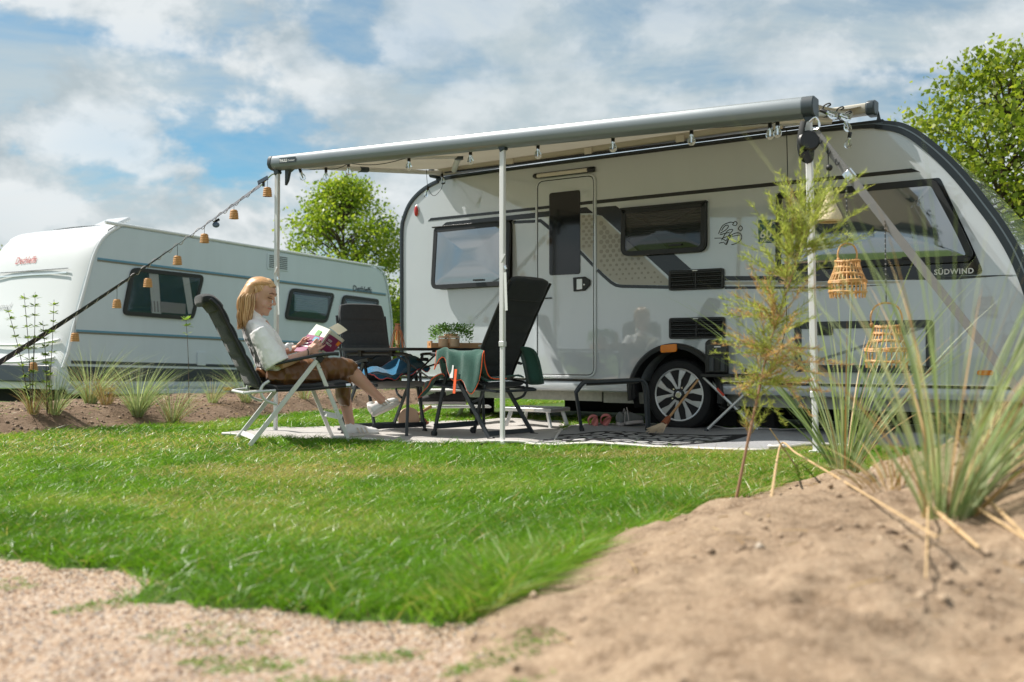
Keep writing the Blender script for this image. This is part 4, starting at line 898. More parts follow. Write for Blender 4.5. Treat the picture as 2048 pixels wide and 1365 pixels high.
def build_person():
    T = thing('person', 'woman with long reddish blond hair reading a magazine in the black recliner', 'person', C1)
    # head in its own axes, looking down at the magazine and a little to the camera side
    HC = cp(523, 592, 0.0)
    HM = Matrix.Translation(HC) @ Matrix.Rotation(math.radians(-33), 4, 'Z') @ Matrix.Rotation(math.radians(17), 4, 'Y') @ Matrix.Scale(1.12, 4)
    head = MB(); rings = []
    for z, xf, xb, hw in [(-.122, .062, .035, .012), (-.118, .076, .012, .026), (-.105, .084, -.008, .038), (-.085, .083, -.03, .049), (-.065, .082, -.05, .057), (-.035, .080, -.075, .065), (-.01, .075, -.09, .069), (.02, .086, -.100, .073), (.045, .088, -.103, .075), (.07, .078, -.098, .071), (.092, .058, -.082, .060), (.110, .028, -.055, .040), (.119, .005, -.03, .02)]:
        cx = (xf + xb) / 2; rx = (xf - xb) / 2
        rings.append([Vector((cx + rx * math.cos(a), hw * math.copysign(abs(math.sin(a)) ** .85, math.sin(a)), z)) for a in [2 * math.pi * k / 24 for k in range(24)]])
    head.loft(rings)
    head.tube([(.082, 0, .022), (.094, 0, -.004), (.108, 0, -.028), (.103, 0, -.036)], [.007, .0085, .0105, .009], 8)
    head.ell((.092, .010, -.034), (.011, .009, .007)).ell((.092, -.010, -.034), (.011, .009, .007))
    head.ell((.083, 0, -.062), (.011, .022, .006)).ell((.081, 0, -.074), (.011, .019, .007)).ell((.074, 0, -.108), (.014, .016, .012))
    for s in (-1, 1): head.ell((.052, s * .040, -.045), (.024, .022, .026)).ell((-.008, s * .072, -.012), (.018, .009, .030)).ell((.078, s * .032, .026), (.012, .024, .007))
    hd = place(head, HM); b = MB(); b.v = hd.v; b.f = hd.f
    neck0 = HM @ Vector((-.028, 0, -.06)); ch = Vector((.095, 0, .915))
    b.tube([neck0, neck0.lerp(ch, .5), ch, ch + Vector((.01, 0, -.06))], [.050, .047, .050, .052], 14)
    # torso under the blouse
    b.tube([(.10, 0, .90), (.14, 0, .78), (.19, 0, .64), (.24, 0, .52)], [.085, .115, .10, .115], 14)
    # arms
    sh = cp(519, 668, -.165); el = cp(560, 729, -.225); wr = cp(617, 706, -.165); kn = cp(634, 694, -.145)
    b.tube([sh, sh.lerp(el, .5), el], [.048, .045, .038], 12).tube([el, el.lerp(wr, .35), wr], [.040, .040, .026], 12)
    sh2 = Vector((.11, .165, .855)); el2 = Vector((.26, .235, .665)); wr2 = cp(596, 697, .10); b.tube([sh2, el2], [.048, .038], 12).tube([el2, el2.lerp(wr2, .35), wr2], [.040, .038, .026], 12)
    # hands: palm and five fingers closed on the magazine edges
    def hand(w, tip, side, up):
        d = (tip - w).normalized(); n = Vector(up).normalized(); s_ = d.cross(n).normalized()
        palm = w + d * .045; b.tube([w, w + d * .03, w + d * .085], [.026, .034, .034], 10, flat=.55)
        b.ell(palm, (.046, .04, .024), Matrix((d, s_, n)).transposed())
        for k, (L_, off) in enumerate(((.068, .030), (.078, .010), (.072, -.010), (.056, -.029))):
            r0 = w + d * .078 + s_ * off; f1 = r0 + d * L_ * .5 + s_ * off * .25 + n * .010; f2 = f1 + d * L_ * .33 - n * .004; f3 = f2 + d * L_ * .22 - n * .014
            b.tube([r0 - d * .02, r0, f1, f2, f3], [.010, .0098, .0090, .0082, .0062], 8)
        t0 = w + d * .03 + s_ * side * .028; t1 = t0 + (d * .6 + s_ * side * .7).normalized() * .040 - n * .006; t2 = t1 + (d * .95 + s_ * side * .25).normalized() * .032 - n * .008
        b.tube([t0 - d * .01, t0, t1, t2], [.014, .014, .011, .008], 8)
    hand(wr, cp(655, 673, -.115), 1, (-.1, -1, .15)); hand(wr2, cp(612, 684, .03), -1, (-.3, .9, .2))
    # legs: near leg crossed over the far one
    hipn = Vector((.27, -.085, .515)); hipf = Vector((.27, .085, .505)); kn_ = cp(694, 736, -.02); an = cp(757, 795, .06); kf = cp(679, 752, .12); af = cp(703, 862, .10)
    b.tube([hipn, hipn.lerp(kn_, .5), kn_], [.098, .078, .058], 14).tube([kn_, kn_.lerp(an, .30), kn_.lerp(an, .7), an, an + (an - kn_).normalized() * .05], [.056, .057, .043, .034, .036], 14)
    b.tube([hipf, hipf.lerp(kf, .5), kf], [.098, .078, .058], 14).tube([kf, kf.lerp(af, .30), kf.lerp(af, .7), af, af + Vector((.01, 0, -.05))], [.055, .057, .042, .034, .036], 14)
    solidify_union('body', b, M['skin'], T, .0055, 5)
    # face details
    def hp(x, y, z): return HM @ Vector((x, y, z))
    for s in (-1, 1):
        MB().tube(smoothpath([hp(.070, s * .052, .030), hp(.083, s * .040, .040), hp(.0905, s * .020, .036)], 4), .0036, 6).build('eyebrow', M['brow'], T, smooth=True)
        MB().tube(smoothpath([hp(.0655, s * .049, .006), hp(.0755, s * .040, .003), hp(.0815, s * .027, .002), hp(.081, s * .019, .004)], 4), .0034, 6).build('eyelashes', M['brow'], T, smooth=True)
    MB().tube(smoothpath([hp(.077, -.026, -.066), hp(.0905, -.012, -.065), hp(.0945, 0, -.064), hp(.0905, .012, -.065), hp(.077, .026, -.066)], 4), .0042, 6).build('lips', M['lip'], T, smooth=True)
    # hair: cap plus locks
    cap = MB(); rr = []
    for z, xf, xb, hw in [(-.05, -.028, -.098, .076), (-.02, -.024, -.112, .082), (.01, -.016, -.120, .083), (.04, .000, -.124, .084), (.062, .030, -.122, .083), (.080, .060, -.114, .079), (.098, .064, -.100, .068), (.114, .036, -.072, .048), (.126, .0, -.035, .02)]:
        cx = (xf + xb) / 2; rx = (xf - xb) / 2; rr.append([Vector((cx + rx * math.cos(a), hw * math.sin(a), z)) for a in [2 * math.pi * k / 24 for k in range(24)]])
    cap.loft(rr); cap = place(cap, HM)
    def fsec(px, py, rx, ry): c = cp(px, py, 0); return [c + Vector((rx * math.cos(a), ry * math.copysign(abs(math.sin(a)) ** .8, math.sin(a)), -.2 * rx * math.cos(a))) for a in [2 * math.pi * k / 20 for k in range(20)]]
    cap.loft([fsec(503, 572, .045, .060), fsec(496, 590, .058, .080), fsec(493, 608, .058, .086), fsec(491, 626, .055, .086), fsec(489, 642, .045, .078), fsec(487, 654, .020, .055)])
    hobj = solidify_union('hair', cap, M['hair'], T, .006, 3)
    rnd = random.Random(3); st = MB(); tones = []
    clip = HM @ Vector((-.098, 0, .075))
    for k in range(620):
        a = rnd.uniform(-1, 1)
        if k < 260:   # swept back from the hairline to the clip
            th = a * 1.45; x0 = .075 - .090 * abs(a) ** 1.8; y0 = math.sin(th) * .078; z0 = .078 + .009 * math.cos(th) - .072 * abs(a) ** 1.7
            p = [Vector((x0, y0, z0)), Vector((x0 * .45 - .012, y0 * 1.04, z0 + .036 * (1 - .4 * abs(a)))), Vector((-.055, y0 * .85, .100 - .035 * abs(a))), Vector((-.105, y0 * .25, .072))]
            P = [HM @ (q * 1.015) for q in p]; rad = .0026
        else:         # falling behind the ear to the shoulder
            s = rnd.choice((-1, -1, 1)) * rnd.random() ** .5; y = s * .090; f = rnd.uniform(-1, 1); wv = rnd.uniform(-2.5, 2.5)
            if abs(s) < .75: f = -abs(f) ** .3
            p0 = HM @ Vector((-.088 + .05 * abs(s) ** 2 + .02 * f * abs(s), y * .72, .080 - .055 * abs(s))); p1 = cp(494 + 15 * f, 592, y * .95); p2 = cp(491 + 15.5 * f + wv, 612, y); p3 = cp(490 + 14.5 * f - wv, 634, y * .98); p4 = cp(488 + 12 * f + wv, rnd.uniform(644, 660), y * .88 + rnd.uniform(-.01, .01))
            P = [p0, p1, p2, p3, p4]; rad = .0030
        P = smoothpath(P, 5); st.tube(P, [rad * (1 if i < len(P) - 5 else (len(P) - i) / 5.5) for i in range(len(P))], 5, cap=False); tones += [rnd.random()] * (len(st.v) - len(tones))
    o = st.build('locks', M['hairs'], hobj, smooth=True, fix=False); o['kind'] = 'stuff'; o.data.attributes.new('tone', 'FLOAT', 'POINT').data.foreach_set('value', np.array(tones, np.float32))
    MB().tube([clip + Vector((-.01, -.02, .012)), clip + Vector((-.014, 0, .0)), clip + Vector((-.01, .02, -.012))], .009, 8).build('hair_clip', pm('amber_clip', (.55, .33, .16), .3), hobj, smooth=True)
    # blouse: loose, short wide sleeves, knotted at the waist
    bl = MB()
    bl.tube([(.082, 0, .945), (.085, 0, .92), (.10, 0, .89)], [.066, .078, .092], 16)
    bl.loft([[Vector((cx + rx * math.cos(a), ry * math.sin(a), z + .10 * (-math.cos(a)) * rx)) for a in [2 * math.pi * k / 24 for k in range(24)]] for cx, rx, ry, z in [(.095, .065, .10, .925), (.10, .095, .17, .895), (.125, .125, .205, .84), (.155, .142, .20, .77), (.185, .140, .185, .70), (.205, .125, .175, .63), (.225, .120, .17, .56), (.235, .11, .16, .53)]])
    def sleeve(s0, e0, open_):
        d = (e0 - s0); P = [s0 + d * t for t in (-.12, .15, .45, .75, 1.0)]; bl.tube(P, [.066, .078, .086, .096, open_], 16)
    sleeve(sh + Vector((0, 0, .0)), el + Vector((-.02, -.0, -.005)), .100); sleeve(sh2, el2 + Vector((-.02, 0, 0)), .095)
    kp = cp(576, 692, -.05); bl.ell(kp, (.022, .03, .022)).ell(kp + Vector((.02, -.02, .012)), (.022, .016, .012)).ell(kp + Vector((.012, -.02, -.022)), (.014, .012, .026))
    bl.tube([HM @ Vector((-.05, 0, -.105)), ch + Vector((-.01, 0, .005))], [.060, .066], 16)
    def wr_(c):
        a = mnoise.noise(Vector((c.x * 16 + c.z * 9, c.y * 10, c.z * 8 - c.x * 7))); return .010 * (1 - 2 * abs(a)) * .5 + .0025 * mnoise.noise(c * 38) - .003
    solidify_union('blouse', bl, M['linen'], T, .0075, 5, wr_)
    # satin skirt
    sk = MB()
    sk.tube([(.235, 0, .58), (.245, 0, .51)], [.135, .150], 18).ell((.26, 0, .50), (.13, .19, .095))
    sk.tube([hipn + Vector((-.01, 0, .005)), hipn.lerp(kn_, .5), kn_ + Vector((.0, 0, 0)), kn_.lerp(an, .12)], [.125, .102, .083, .078], 16)
    sk.tube([hipf, hipf.lerp(kf, .5), kf], [.12, .10, .085], 16)
    lo = cp(690, 812, .06); sk.loft([[c + Vector((rx * math.cos(a), ry * math.sin(a), 0)) for a in [2 * math.pi * k / 18 for k in range(18)]] for c, rx, ry in [(kn_.lerp(kf, .6) + Vector((.0, 0, .01)), .07, .11), (cp(686, 770, .06), .060, .11), (cp(686, 795, .06), .050, .105), (lo, .032, .085)]])
    sk.loft([[Vector((x, y, z)) for y, z in ((-.20, .47), (-.18, .55), (.18, .55), (.20, .47))] for x, z in ((.15, .5), (.6, .5))])
    def wr2_(c): return .012 * (1 - 2.2 * abs(mnoise.noise(Vector((c.x * 15 + c.z * 4, c.y * 6, c.z * 6))))) * .7 + .003 * mnoise.noise(c * 30) - .004
    solidify_union('skirt', sk, M['satin'], T, .009, 7, wr2_)
    # sneakers
    up, so = shoe_mesh()
    def shoe(Mx):
        o = place(up, Mx).build('sneaker', M['shoewhite'], T, smooth=True, sub=1); place(so, Mx).build('sole', M['sole'], o, bevel=.004)
        for k in range(3):
            for s in (-1, 1):
                x = .105 + .032 * k; st_ = MB().prism([Vector((x + dx, s * (.0475 - .004 * k * .2), z)) for dx, z in ((0, .03), (.014, .03), (-.012, .078), (-.026, .078))], (0, s * .002, 0)); place(st_, Mx).build('shoe_stripe', M['shoestripe'], o)
        for k in range(5):
            x = .125 + .022 * k; place(MB().tube(smoothpath([(x, -.022, .082 - .006 * k), (x + .008, 0, .094 - .0075 * k), (x, .022, .082 - .006 * k)], 3), .0034, 5), Mx).build('lace', M['shoewhite'], o, smooth=True)
        place(MB().tube([(.035, 0, .085), (.045, 0, .108)], [.034, .035], 12), Mx).build('sock', M['linen'], o, smooth=True)
    heel = cp(747, 833, .05); toe = cp(821, 799, .16); shoe(basis(heel, toe - heel, (-.30, .42, .85)))
    hf = cp(690, 884, .10); hf.z = .006; shoe(basis(hf, (1, -.05, 0), (0, 0, 1)))
    # bands on the wrist
    MB().tube([wr + Vector((0, math.cos(a) * .030, math.sin(a) * .030)) + (el - wr).normalized() * .01 for a in np.linspace(0, 2 * math.pi, 17)[:-1]], .004, 6, closed=True).build('wristband', M['cable'], T, smooth=True)
    MB().tube([wr2 + Vector((0, math.cos(a) * .030, math.sin(a) * .030)) for a in np.linspace(0, 2 * math.pi, 17)[:-1]], .007, 6, closed=True).build('watch_strap', M['brownleather'], T, smooth=True)
build_person()

def build_magazine():
    T = thing('magazine', 'open magazine with a purple cover held by the woman', 'magazine', C1)
    y0 = -.06
    st, sb = cp(661, 660, -.16), cp(628, 709, -.14)          # spine, nearest the camera
    lt, lb = cp(633, 649, .10), cp(589, 702, .08)            # front cover outer edge
    rt, rb = cp(689, 681, -.04), cp(648, 722, -.02)
    mp = pm('magenta_print', (.20, .008, .085), .35, var=.05, coat=.2); mw = pm('cover_pale', (.62, .63, .55), .35, var=.05, coat=.2); pg = pm('paper_pages', (.74, .68, .55), .8, var=.05)
    mg = pm('green_print', (.10, .30, .06), .4); mc = pm('cyan_print', (.03, .25, .36), .4); mo = pm('orange_print', (.85, .25, .01), .4); mgy = pm('grey_photo', (.45, .45, .40), .4, var=.3, vscale=30)
    def quad(a, b, c, d, n=7, bow=.0):
        rows = []
        for i in range(n):
            s = i / (n - 1); p, q = a.lerp(b, s), d.lerp(c, s); rows.append([p.lerp(q, k / 5) + Vector((.0, -bow * math.sin(math.pi * s), bow * .3 * math.sin(math.pi * s))) for k in range(6)])
        return rows
    for a, b, c, d, nm in ((st, lt, lb, sb, 'left'), (st, rt, rb, sb, 'right')):
        rows = quad(a, b, c, d, 7, .006); n = (b - a).cross(d - a).normalized()
        if n.dot(Vector((-.4, -.9, 0))) < 0: n = -n
        R = lambda s, t: Vector(rows[0][0]).lerp(b, s).lerp(d.lerp(c, s), t) + n * .004 + Vector((0, -.006 * math.sin(math.pi * s), .002 * math.sin(math.pi * s)))
        pgs = MB(); blk = [[v - n * .010 for v in r] for r in rows]; pgs.grid(blk); pages = pgs.build('pages', pg, T, smooth=True, solid=.014)
        cov = MB().grid(rows).build('cover', mw, T, smooth=True, solid=.0012)
        def patch(name, s0, s1, t0, t1, m, lift=.0012, skew=0): 
            g = [[R(s0 + (s1 - s0) * i / 4, t0 + (t1 - t0) * j / 4 + skew * i / 4) + n * lift for j in range(5)] for i in range(5)]; return MB().grid(g).build(name, m, cov)
        if nm == 'left':
            patch('purple_field', .02, .98, .34, .97, mp, skew=.05); patch('green_block', .35, .62, .16, .36, mg, .002); patch('blue_block', .22, .52, .40, .56, mc, .0026); patch('white_block', .6, .9, .66, .72, M['print'], .0024); patch('white_block', .5, .85, .77, .81, M['print'], .0024)
        else:
            patch('purple_field', .02, .99, .14, .78, mp, skew=-.02); patch('photo', .30, .92, .72, .98, mgy, .002); patch('orange_sticker', .74, .93, .16, .32, mo, .003)
            X = (R(.9, .5) - R(.1, .5)); Y = (R(.5, .2) - R(.5, .8))
            if X.x < 0: pass
            for txt, t, w in (('WOORDZOEKER', .36, .72), ('SPECIAL', .48, .46)):
                lettering('lettering', txt, M['print'], cov, R(.16, t) + n * .004, X, Y, .016, .0, .02, width=w * X.length / .8)
    MB().grid([[lt.lerp(rt, s) + Vector((0, 0, .03 * math.sin(s * math.pi))) + Vector((.02, -.01, .012)) * k for k in range(4)] for s in np.linspace(.45, .80, 8)]).build('turned_page', pg, T, smooth=True)
build_magazine()
# ------------------------------------------------------------------ rugs
def m_rugleft(t, b):
    c = n_ramp(t, n_noise(t, 7, 5), [(.3, (.40, .38, .36)), (.7, (.50, .48, .46))])
    tc = nd(t, 'ShaderNodeTexCoord'); w = nd(t, 'ShaderNodeTexWave'); w.inputs['Scale'].default_value = 55; w.inputs['Distortion'].default_value = .6; t.links.new(tc.outputs['Object'], w.inputs['Vector'])
    c = n_mix(t, .25, c, n_ramp(t, w.outputs[0], [(.2, (.55, .55, .55)), (.6, (1, 1, 1))]), 'MULTIPLY'); t.links.new(c, b.inputs[0]); n_bump(t, b, w.outputs[0], .3, .004)
def m_rugright(t, b):
    tc = nd(t, 'ShaderNodeTexCoord'); w = nd(t, 'ShaderNodeTexWave'); w.wave_type = 'BANDS'; w.inputs['Scale'].default_value = 26; w.inputs['Distortion'].default_value = 1.5; w.inputs['Detail Scale'].default_value = 3; t.links.new(tc.outputs['Object'], w.inputs['Vector'])
    base = n_ramp(t, w.outputs[0], [(.15, (.17, .175, .185)), (.6, (.36, .36, .37))])
    mp = nd(t, 'ShaderNodeMapping'); mp.vector_type = 'POINT'; mp.inputs['Location'].default_value = RUGC; t.links.new(tc.outputs['Object'], mp.inputs[0])
    sp = nd(t, 'ShaderNodeSeparateXYZ'); t.links.new(mp.outputs[0], sp.inputs[0]); cb = nd(t, 'ShaderNodeCombineXYZ'); t.links.new(sp.outputs[0], cb.inputs[0]); t.links.new(sp.outputs[1], cb.inputs[1])
    ln = nd(t, 'ShaderNodeVectorMath', operation='LENGTH'); t.links.new(cb.outputs[0], ln.inputs[0])
    v = nd(t, 'ShaderNodeTexVoronoi'); v.feature = 'DISTANCE_TO_EDGE'; v.inputs['Scale'].default_value = 8.5; t.links.new(cb.outputs[0], v.inputs['Vector'])
    sh = n_ramp(t, v.outputs['Distance'], [(.10, (.012, .012, .014)), (.13, (.40, .40, .40))])
    rr = nd(t, 'ShaderNodeMapRange'); rr.inputs[1].default_value = .74; rr.inputs[2].default_value = .745; t.links.new(ln.outputs['Value'], rr.inputs[0])
    ring = n_mix(t, rr.outputs[0], sh, (.012, .012, .014))
    r2 = nd(t, 'ShaderNodeMapRange'); r2.inputs[1].default_value = .86; r2.inputs[2].default_value = .865; t.links.new(ln.outputs['Value'], r2.inputs[0])
    c = n_mix(t, r2.outputs[0], ring, base); t.links.new(c, b.inputs[0]); n_bump(t, b, w.outputs[0], .3, .004)
RUGC = (0, 0, 0)
_rc = G(1262, 884); RUGC = (-_rc.x, -_rc.y, 0)
M['rugl'] = attr_mat('woven_rug_pale', m_rugleft, .85); M['rugr'] = attr_mat('woven_rug_grey', m_rugright, .85); M['piping'] = pm('rug_piping', (.66, .63, .60), .8, var=.08)
def build_rug(label, front, back, mat, seed, lift):
    F_ = smoothpath([G(*p) for p in front], 8); Bk = smoothpath([G(*p) for p in back], 8); n = 60; m = 18
    def samp(P, t):
        x = t * (len(P) - 1); i = min(int(x), len(P) - 2); return P[i].lerp(P[i + 1], x - i)
    rows = []
    for i in range(m + 1):
        Q = [samp(F_, k / n).lerp(samp(Bk, k / n), i / m) for k in range(n + 1)]; x_ = np.array([p.x for p in Q]); y_ = np.array([p.y for p in Q])
        wv = .022 * (fbm(x_ * 2.2 + seed, y_ * 2.2, 3, seed) - .4) + .018 * np.sin(x_ * 5.2 + seed + .8 * np.sin(y_ * 2)); z_ = gz(x_, y_) + lift + np.maximum(0, wv)
        r = [Vector((a, b, c)) for a, b, c in zip(x_, y_, z_)]
        rows.append(r)
    T = thing('outdoor_rug', label, 'rug'); MB().grid(rows).build('woven_sheet', mat, T, smooth=True, solid=.006)
    edge = rows[0] + [r[-1] for r in rows[1:]] + rows[-1][-2::-1] + [r[0] for r in rows[-2:0:-1]]
    MB().tube(edge, .011, 6, closed=True).build('piping', M['piping'], T, smooth=True)
    c = rows[0][int(n * .47)] + Vector((0, -.02, .012)); MB().tube([c + Vector((math.cos(a) * .045, math.sin(a) * .03, .006)) for a in np.linspace(0, 2 * math.pi, 17)[:-1]], .012, 6, closed=True).build('corner_ring', M['piping'], T, smooth=True)
    return rows
build_rug('pale beige woven rug under the table and the three chairs', [(445, 876), (560, 881), (700, 884), (900, 889), (1105, 893)], [(520, 864), (640, 858), (760, 854), (900, 846), (1130, 846)], M['rugl'], 1.0, .010)
build_rug('grey woven rug with a black round motif between middle and right pole', [(1045, 892), (1300, 899), (1500, 906), (1640, 899), (1820, 902), (2030, 902)], [(1140, 858), (1290, 853), (1420, 858), (1480, 866), (1640, 862), (2030, 848)], M['rugr'], 4.0, .018)

# ------------------------------------------------------------------ table and what stands on it
TBC = Vector((-.836, 8.57)); ta = Vector((.61, .79)); tb = Vector((-.79, .61)); TZ = .735
TF = Frame((TBC.x, TBC.y, gzf(TBC.x, TBC.y)), (ta.x, ta.y, 0))
def build_table():
    T = thing('camping_table', 'folding camping table with bamboo top and bent black tube legs', 'table', TF)
    o = roundpoly([(-.57, -.42), (.57, -.42), (.57, .42), (-.57, .42)], .05); i = inset2(o, .006)
    top = MB().prism([Vector((p.x, p.y, TZ - .014)) for p in i], (0, 0, .012)).build('table_top', M['bamboo'], T)
    MB().ring([Vector((p.x, p.y, TZ - .016)) for p in o], [Vector((p.x, p.y, TZ - .016)) for p in inset2(o, .014)], (0, 0, .022)).build('edge_band', M['blackplastic'], T)
    for s in (-1, 1):
        x = s * .46; r = .075; y = .37
        P = [(x + s * .03, -y, 0), (x, -y, TZ - .05 - r), (x, -y + .03, TZ - .05 - r * .3), (x, -y + r, TZ - .045), (x, y - r, TZ - .045), (x, y - .03, TZ - .05 - r * .3), (x, y, TZ - .05 - r), (x + s * .03, y, 0)]
        lg = MB().tube(P[:1] + smoothpath(P[1:-1], 5) + P[-1:], .0135, 10).build('leg_frame', M['frame'], T, smooth=True)
        for q in (P[0], P[-1]): MB().lathe([(.017, 0), (.017, .03), (.0138, .035)], (q[0], q[1], 0), 10).build('foot_cap', M['blackplastic'], lg)
        MB().box((x - .02, -.2, TZ - .065), (x + .02, -.16, TZ - .015)).box((x - .02, .16, TZ - .065), (x + .02, .2, TZ - .015)).build('clip', M['blackplastic'], lg)
        for yy in (-.36, .36):
            MB().tube(smoothpath([(x, yy, TZ - .28), (x - s * .17, yy * .97, TZ - .16), (x - s * .36, yy * .93, TZ - .045)], 5), .008, 8).build('brace', M['frame'], T, smooth=True)
    MB().tube([(-.44, -.2, TZ - .05), (.44, .2, TZ - .28)], .008, 8).build('brace', M['frame'], T); MB().tube([(.44, -.2, TZ - .05), (-.3, .2, TZ - .3)], .008, 8).build('brace', M['frame'], T)
build_table()
ZT = TF.o.z + TZ + .004
def build_table_things():
    p = at(795, 686, 8.4); T = thing('lantern', 'copper wire lantern with a glass bulb on the table', 'lantern', loc=(p.x, p.y, ZT))
    MB().lathe([(.026, .150), (.026, .185), (.018, .188), (.018, .200), (.026, .202), (.026, .208), (0, .208)], n=16).build('socket', M['copper'], T, smooth=True)
    MB().lathe([(0, .150), (.014, .150), (.018, .13), (.024, .085), (.022, .045), (.012, .03), (0, .028)], n=14).build('bulb', pm('amber_glass', (.95, .72, .35), .06, trans=.9, ior=1.2, var=0), T, smooth=True)
    for k in range(8):
        a = 2 * math.pi * k / 8 + .2; c, s = math.cos(a), math.sin(a); MB().tube([(.022 * c, .022 * s, .160), (.034 * c, .034 * s, .145), (.068 * c, .068 * s, .003)], .0030, 6).build('wire', M['copper'], T, smooth=True)
    MB().tube([(.068 * math.cos(a), .068 * math.sin(a), .003) for a in np.linspace(0, 2 * math.pi, 25)[:-1]], .003, 6, closed=True).build('wire_ring', M['copper'], T, smooth=True)
    for px, nm in ((887, 'small kraft jar left of its twin in front of the potted plant'), (909, 'small kraft jar right of its twin beside the wooden tray')):
        p = at(px, 690, 8.30); J = thing('jar', nm, 'jar', loc=(p.x, p.y, ZT), group='kraft jars on the table')
        MB().lathe([(0, .012), (.041, .012), (.0425, .016), (.0425, .075), (.040, .078), (0, .078)], n=24).build('jar_body', M['pot'], J, smooth=True)
        MB().lathe([(.0435, .078), (.0435, .084), (0, .084)], n=24).build('lid_band', M['chrome'], J, smooth=True); MB().lathe([(.043, .084), (.043, .097), (.040, .100), (0, .100)], n=24).build('lid', M['pot'], J, smooth=True)
    tr = at(945, 690, 8.62); f = Frame((tr.x - .02, tr.y, ZT), (ta.x * .5 + .6, ta.y * .2, 0)); T = thing('tray', 'low wooden tray with handle slots under the jars and plant', 'tray', f)
    MB().box((-.34, -.14, 0), (.24, .24, .010)).build('tray_floor', M['wood'], T)
    for a, b in (((-.34, -.15, 0), (.24, -.14, .045)), ((-.34, .24, 0), (.24, .25, .045))): MB().box(a, b).build('tray_side', M['wood'], T, bevel=.003)
    for x in (-.35, .24):
        MB().box((x, -.15, 0), (x + .01, .25, .022)).box((x, -.15, .022), (x + .01, .0, .062)).box((x, .10, .022), (x + .01, .25, .062)).box((x, .0, .046), (x + .01, .10, .062)).build('tray_end', M['wood'], T)
    MB().box((.05, -.1515, .014), (.11, -.1500, .030)).build('handle_slot', M['lampwhite'], T)
    p = at(902, 690, 8.78); T = thing('potted_plant', 'bushy green plant in a kraft pot at the back of the table', 'plant', loc=(p.x, p.y, ZT))
    MB().lathe([(0, .0), (.045, .0), (.056, .11), (.060, .112), (.060, .128), (.054, .128), (.05, .11), (0, .108)], n=24).build('pot', M['pot'], T, smooth=True)
    lf = MB(); rd = random.Random(5)
    for k in range(900):
        a = rd.uniform(0, 6.283); r = .19 * math.sqrt(rd.random()); up = .16 + .06 * rd.random() - (r / .17) ** 2 * .12 * rd.random()
        c = Vector((r * math.cos(a), r * math.sin(a) * .7, max(.02, up))); d = Vector((math.cos(a) + rd.uniform(-.7, .7), math.sin(a) + rd.uniform(-.7, .7), rd.uniform(-.2, .9))).normalized(); s = d.orthogonal().normalized(); L_ = rd.uniform(.016, .028)
        lf.add([c, c + d * L_ * .5 + s * L_ * .32, c + d * L_, c + d * L_ * .5 - s * L_ * .32], [(0, 1, 2, 3)])
    o = lf.build('leaves', M['leafbright'], T, fix=False); o['kind'] = 'stuff'
    st = MB()
    for k in range(14): a = k * .45; st.tube(smoothpath([(0, 0, .10), (.05 * math.cos(a), .04 * math.sin(a), .17), (.13 * math.cos(a), .09 * math.sin(a), .15), (.16 * math.cos(a), .11 * math.sin(a), .09)], 3), .0022, 4)
    o = st.build('stems', M['leafbright'], T, fix=False); o['kind'] = 'stuff'

def leaf_mat(name, c0, c1, c2, trans=.35, rough=.5, spec=.3, last=1.0):
    m = bpy.data.materials.new(name); m.use_nodes = True; t = m.node_tree; L = t.links.new; b = t.nodes['Principled BSDF']; out = t.nodes['Material Output']
    at_ = nd(t, 'ShaderNodeAttribute', attribute_name='tone'); r = n_ramp(t, at_.outputs['Fac'], [(0, c0), (.5, c1), (last, c2)])
    L(r, b.inputs[0]); b.inputs['Roughness'].default_value = rough; b.inputs['Specular IOR Level'].default_value = spec
    tr = nd(t, 'ShaderNodeBsdfTranslucent'); g = n_mix(t, .6, r, (1.0, 1.0, .35), 'MULTIPLY'); L(g, tr.inputs[0])
    mx = nd(t, 'ShaderNodeMixShader'); mx.inputs[0].default_value = trans; L(b.outputs[0], mx.inputs[1]); L(tr.outputs[0], mx.inputs[2]); L(mx.outputs[0], out.inputs[0]); return m
def plain_leaf(name, col, trans=.35):
    m = bpy.data.materials.new(name); m.use_nodes = True; t = m.node_tree; L = t.links.new; b = t.nodes['Principled BSDF']; out = t.nodes['Material Output']
    r = n_ramp(t, n_noise(t, 45, 3), [(.3, tuple(c * .55 for c in col)), (.7, tuple(min(1, c * 1.35) for c in col))]); L(r, b.inputs[0]); b.inputs['Roughness'].default_value = .5
    tr = nd(t, 'ShaderNodeBsdfTranslucent'); L(r, tr.inputs[0]); mx = nd(t, 'ShaderNodeMixShader'); mx.inputs[0].default_value = trans; L(b.outputs[0], mx.inputs[1]); L(tr.outputs[0], mx.inputs[2]); L(mx.outputs[0], out.inputs[0]); return m
M['leafbright'] = plain_leaf('bright_leaf', (.13, .30, .045))
build_table_things()

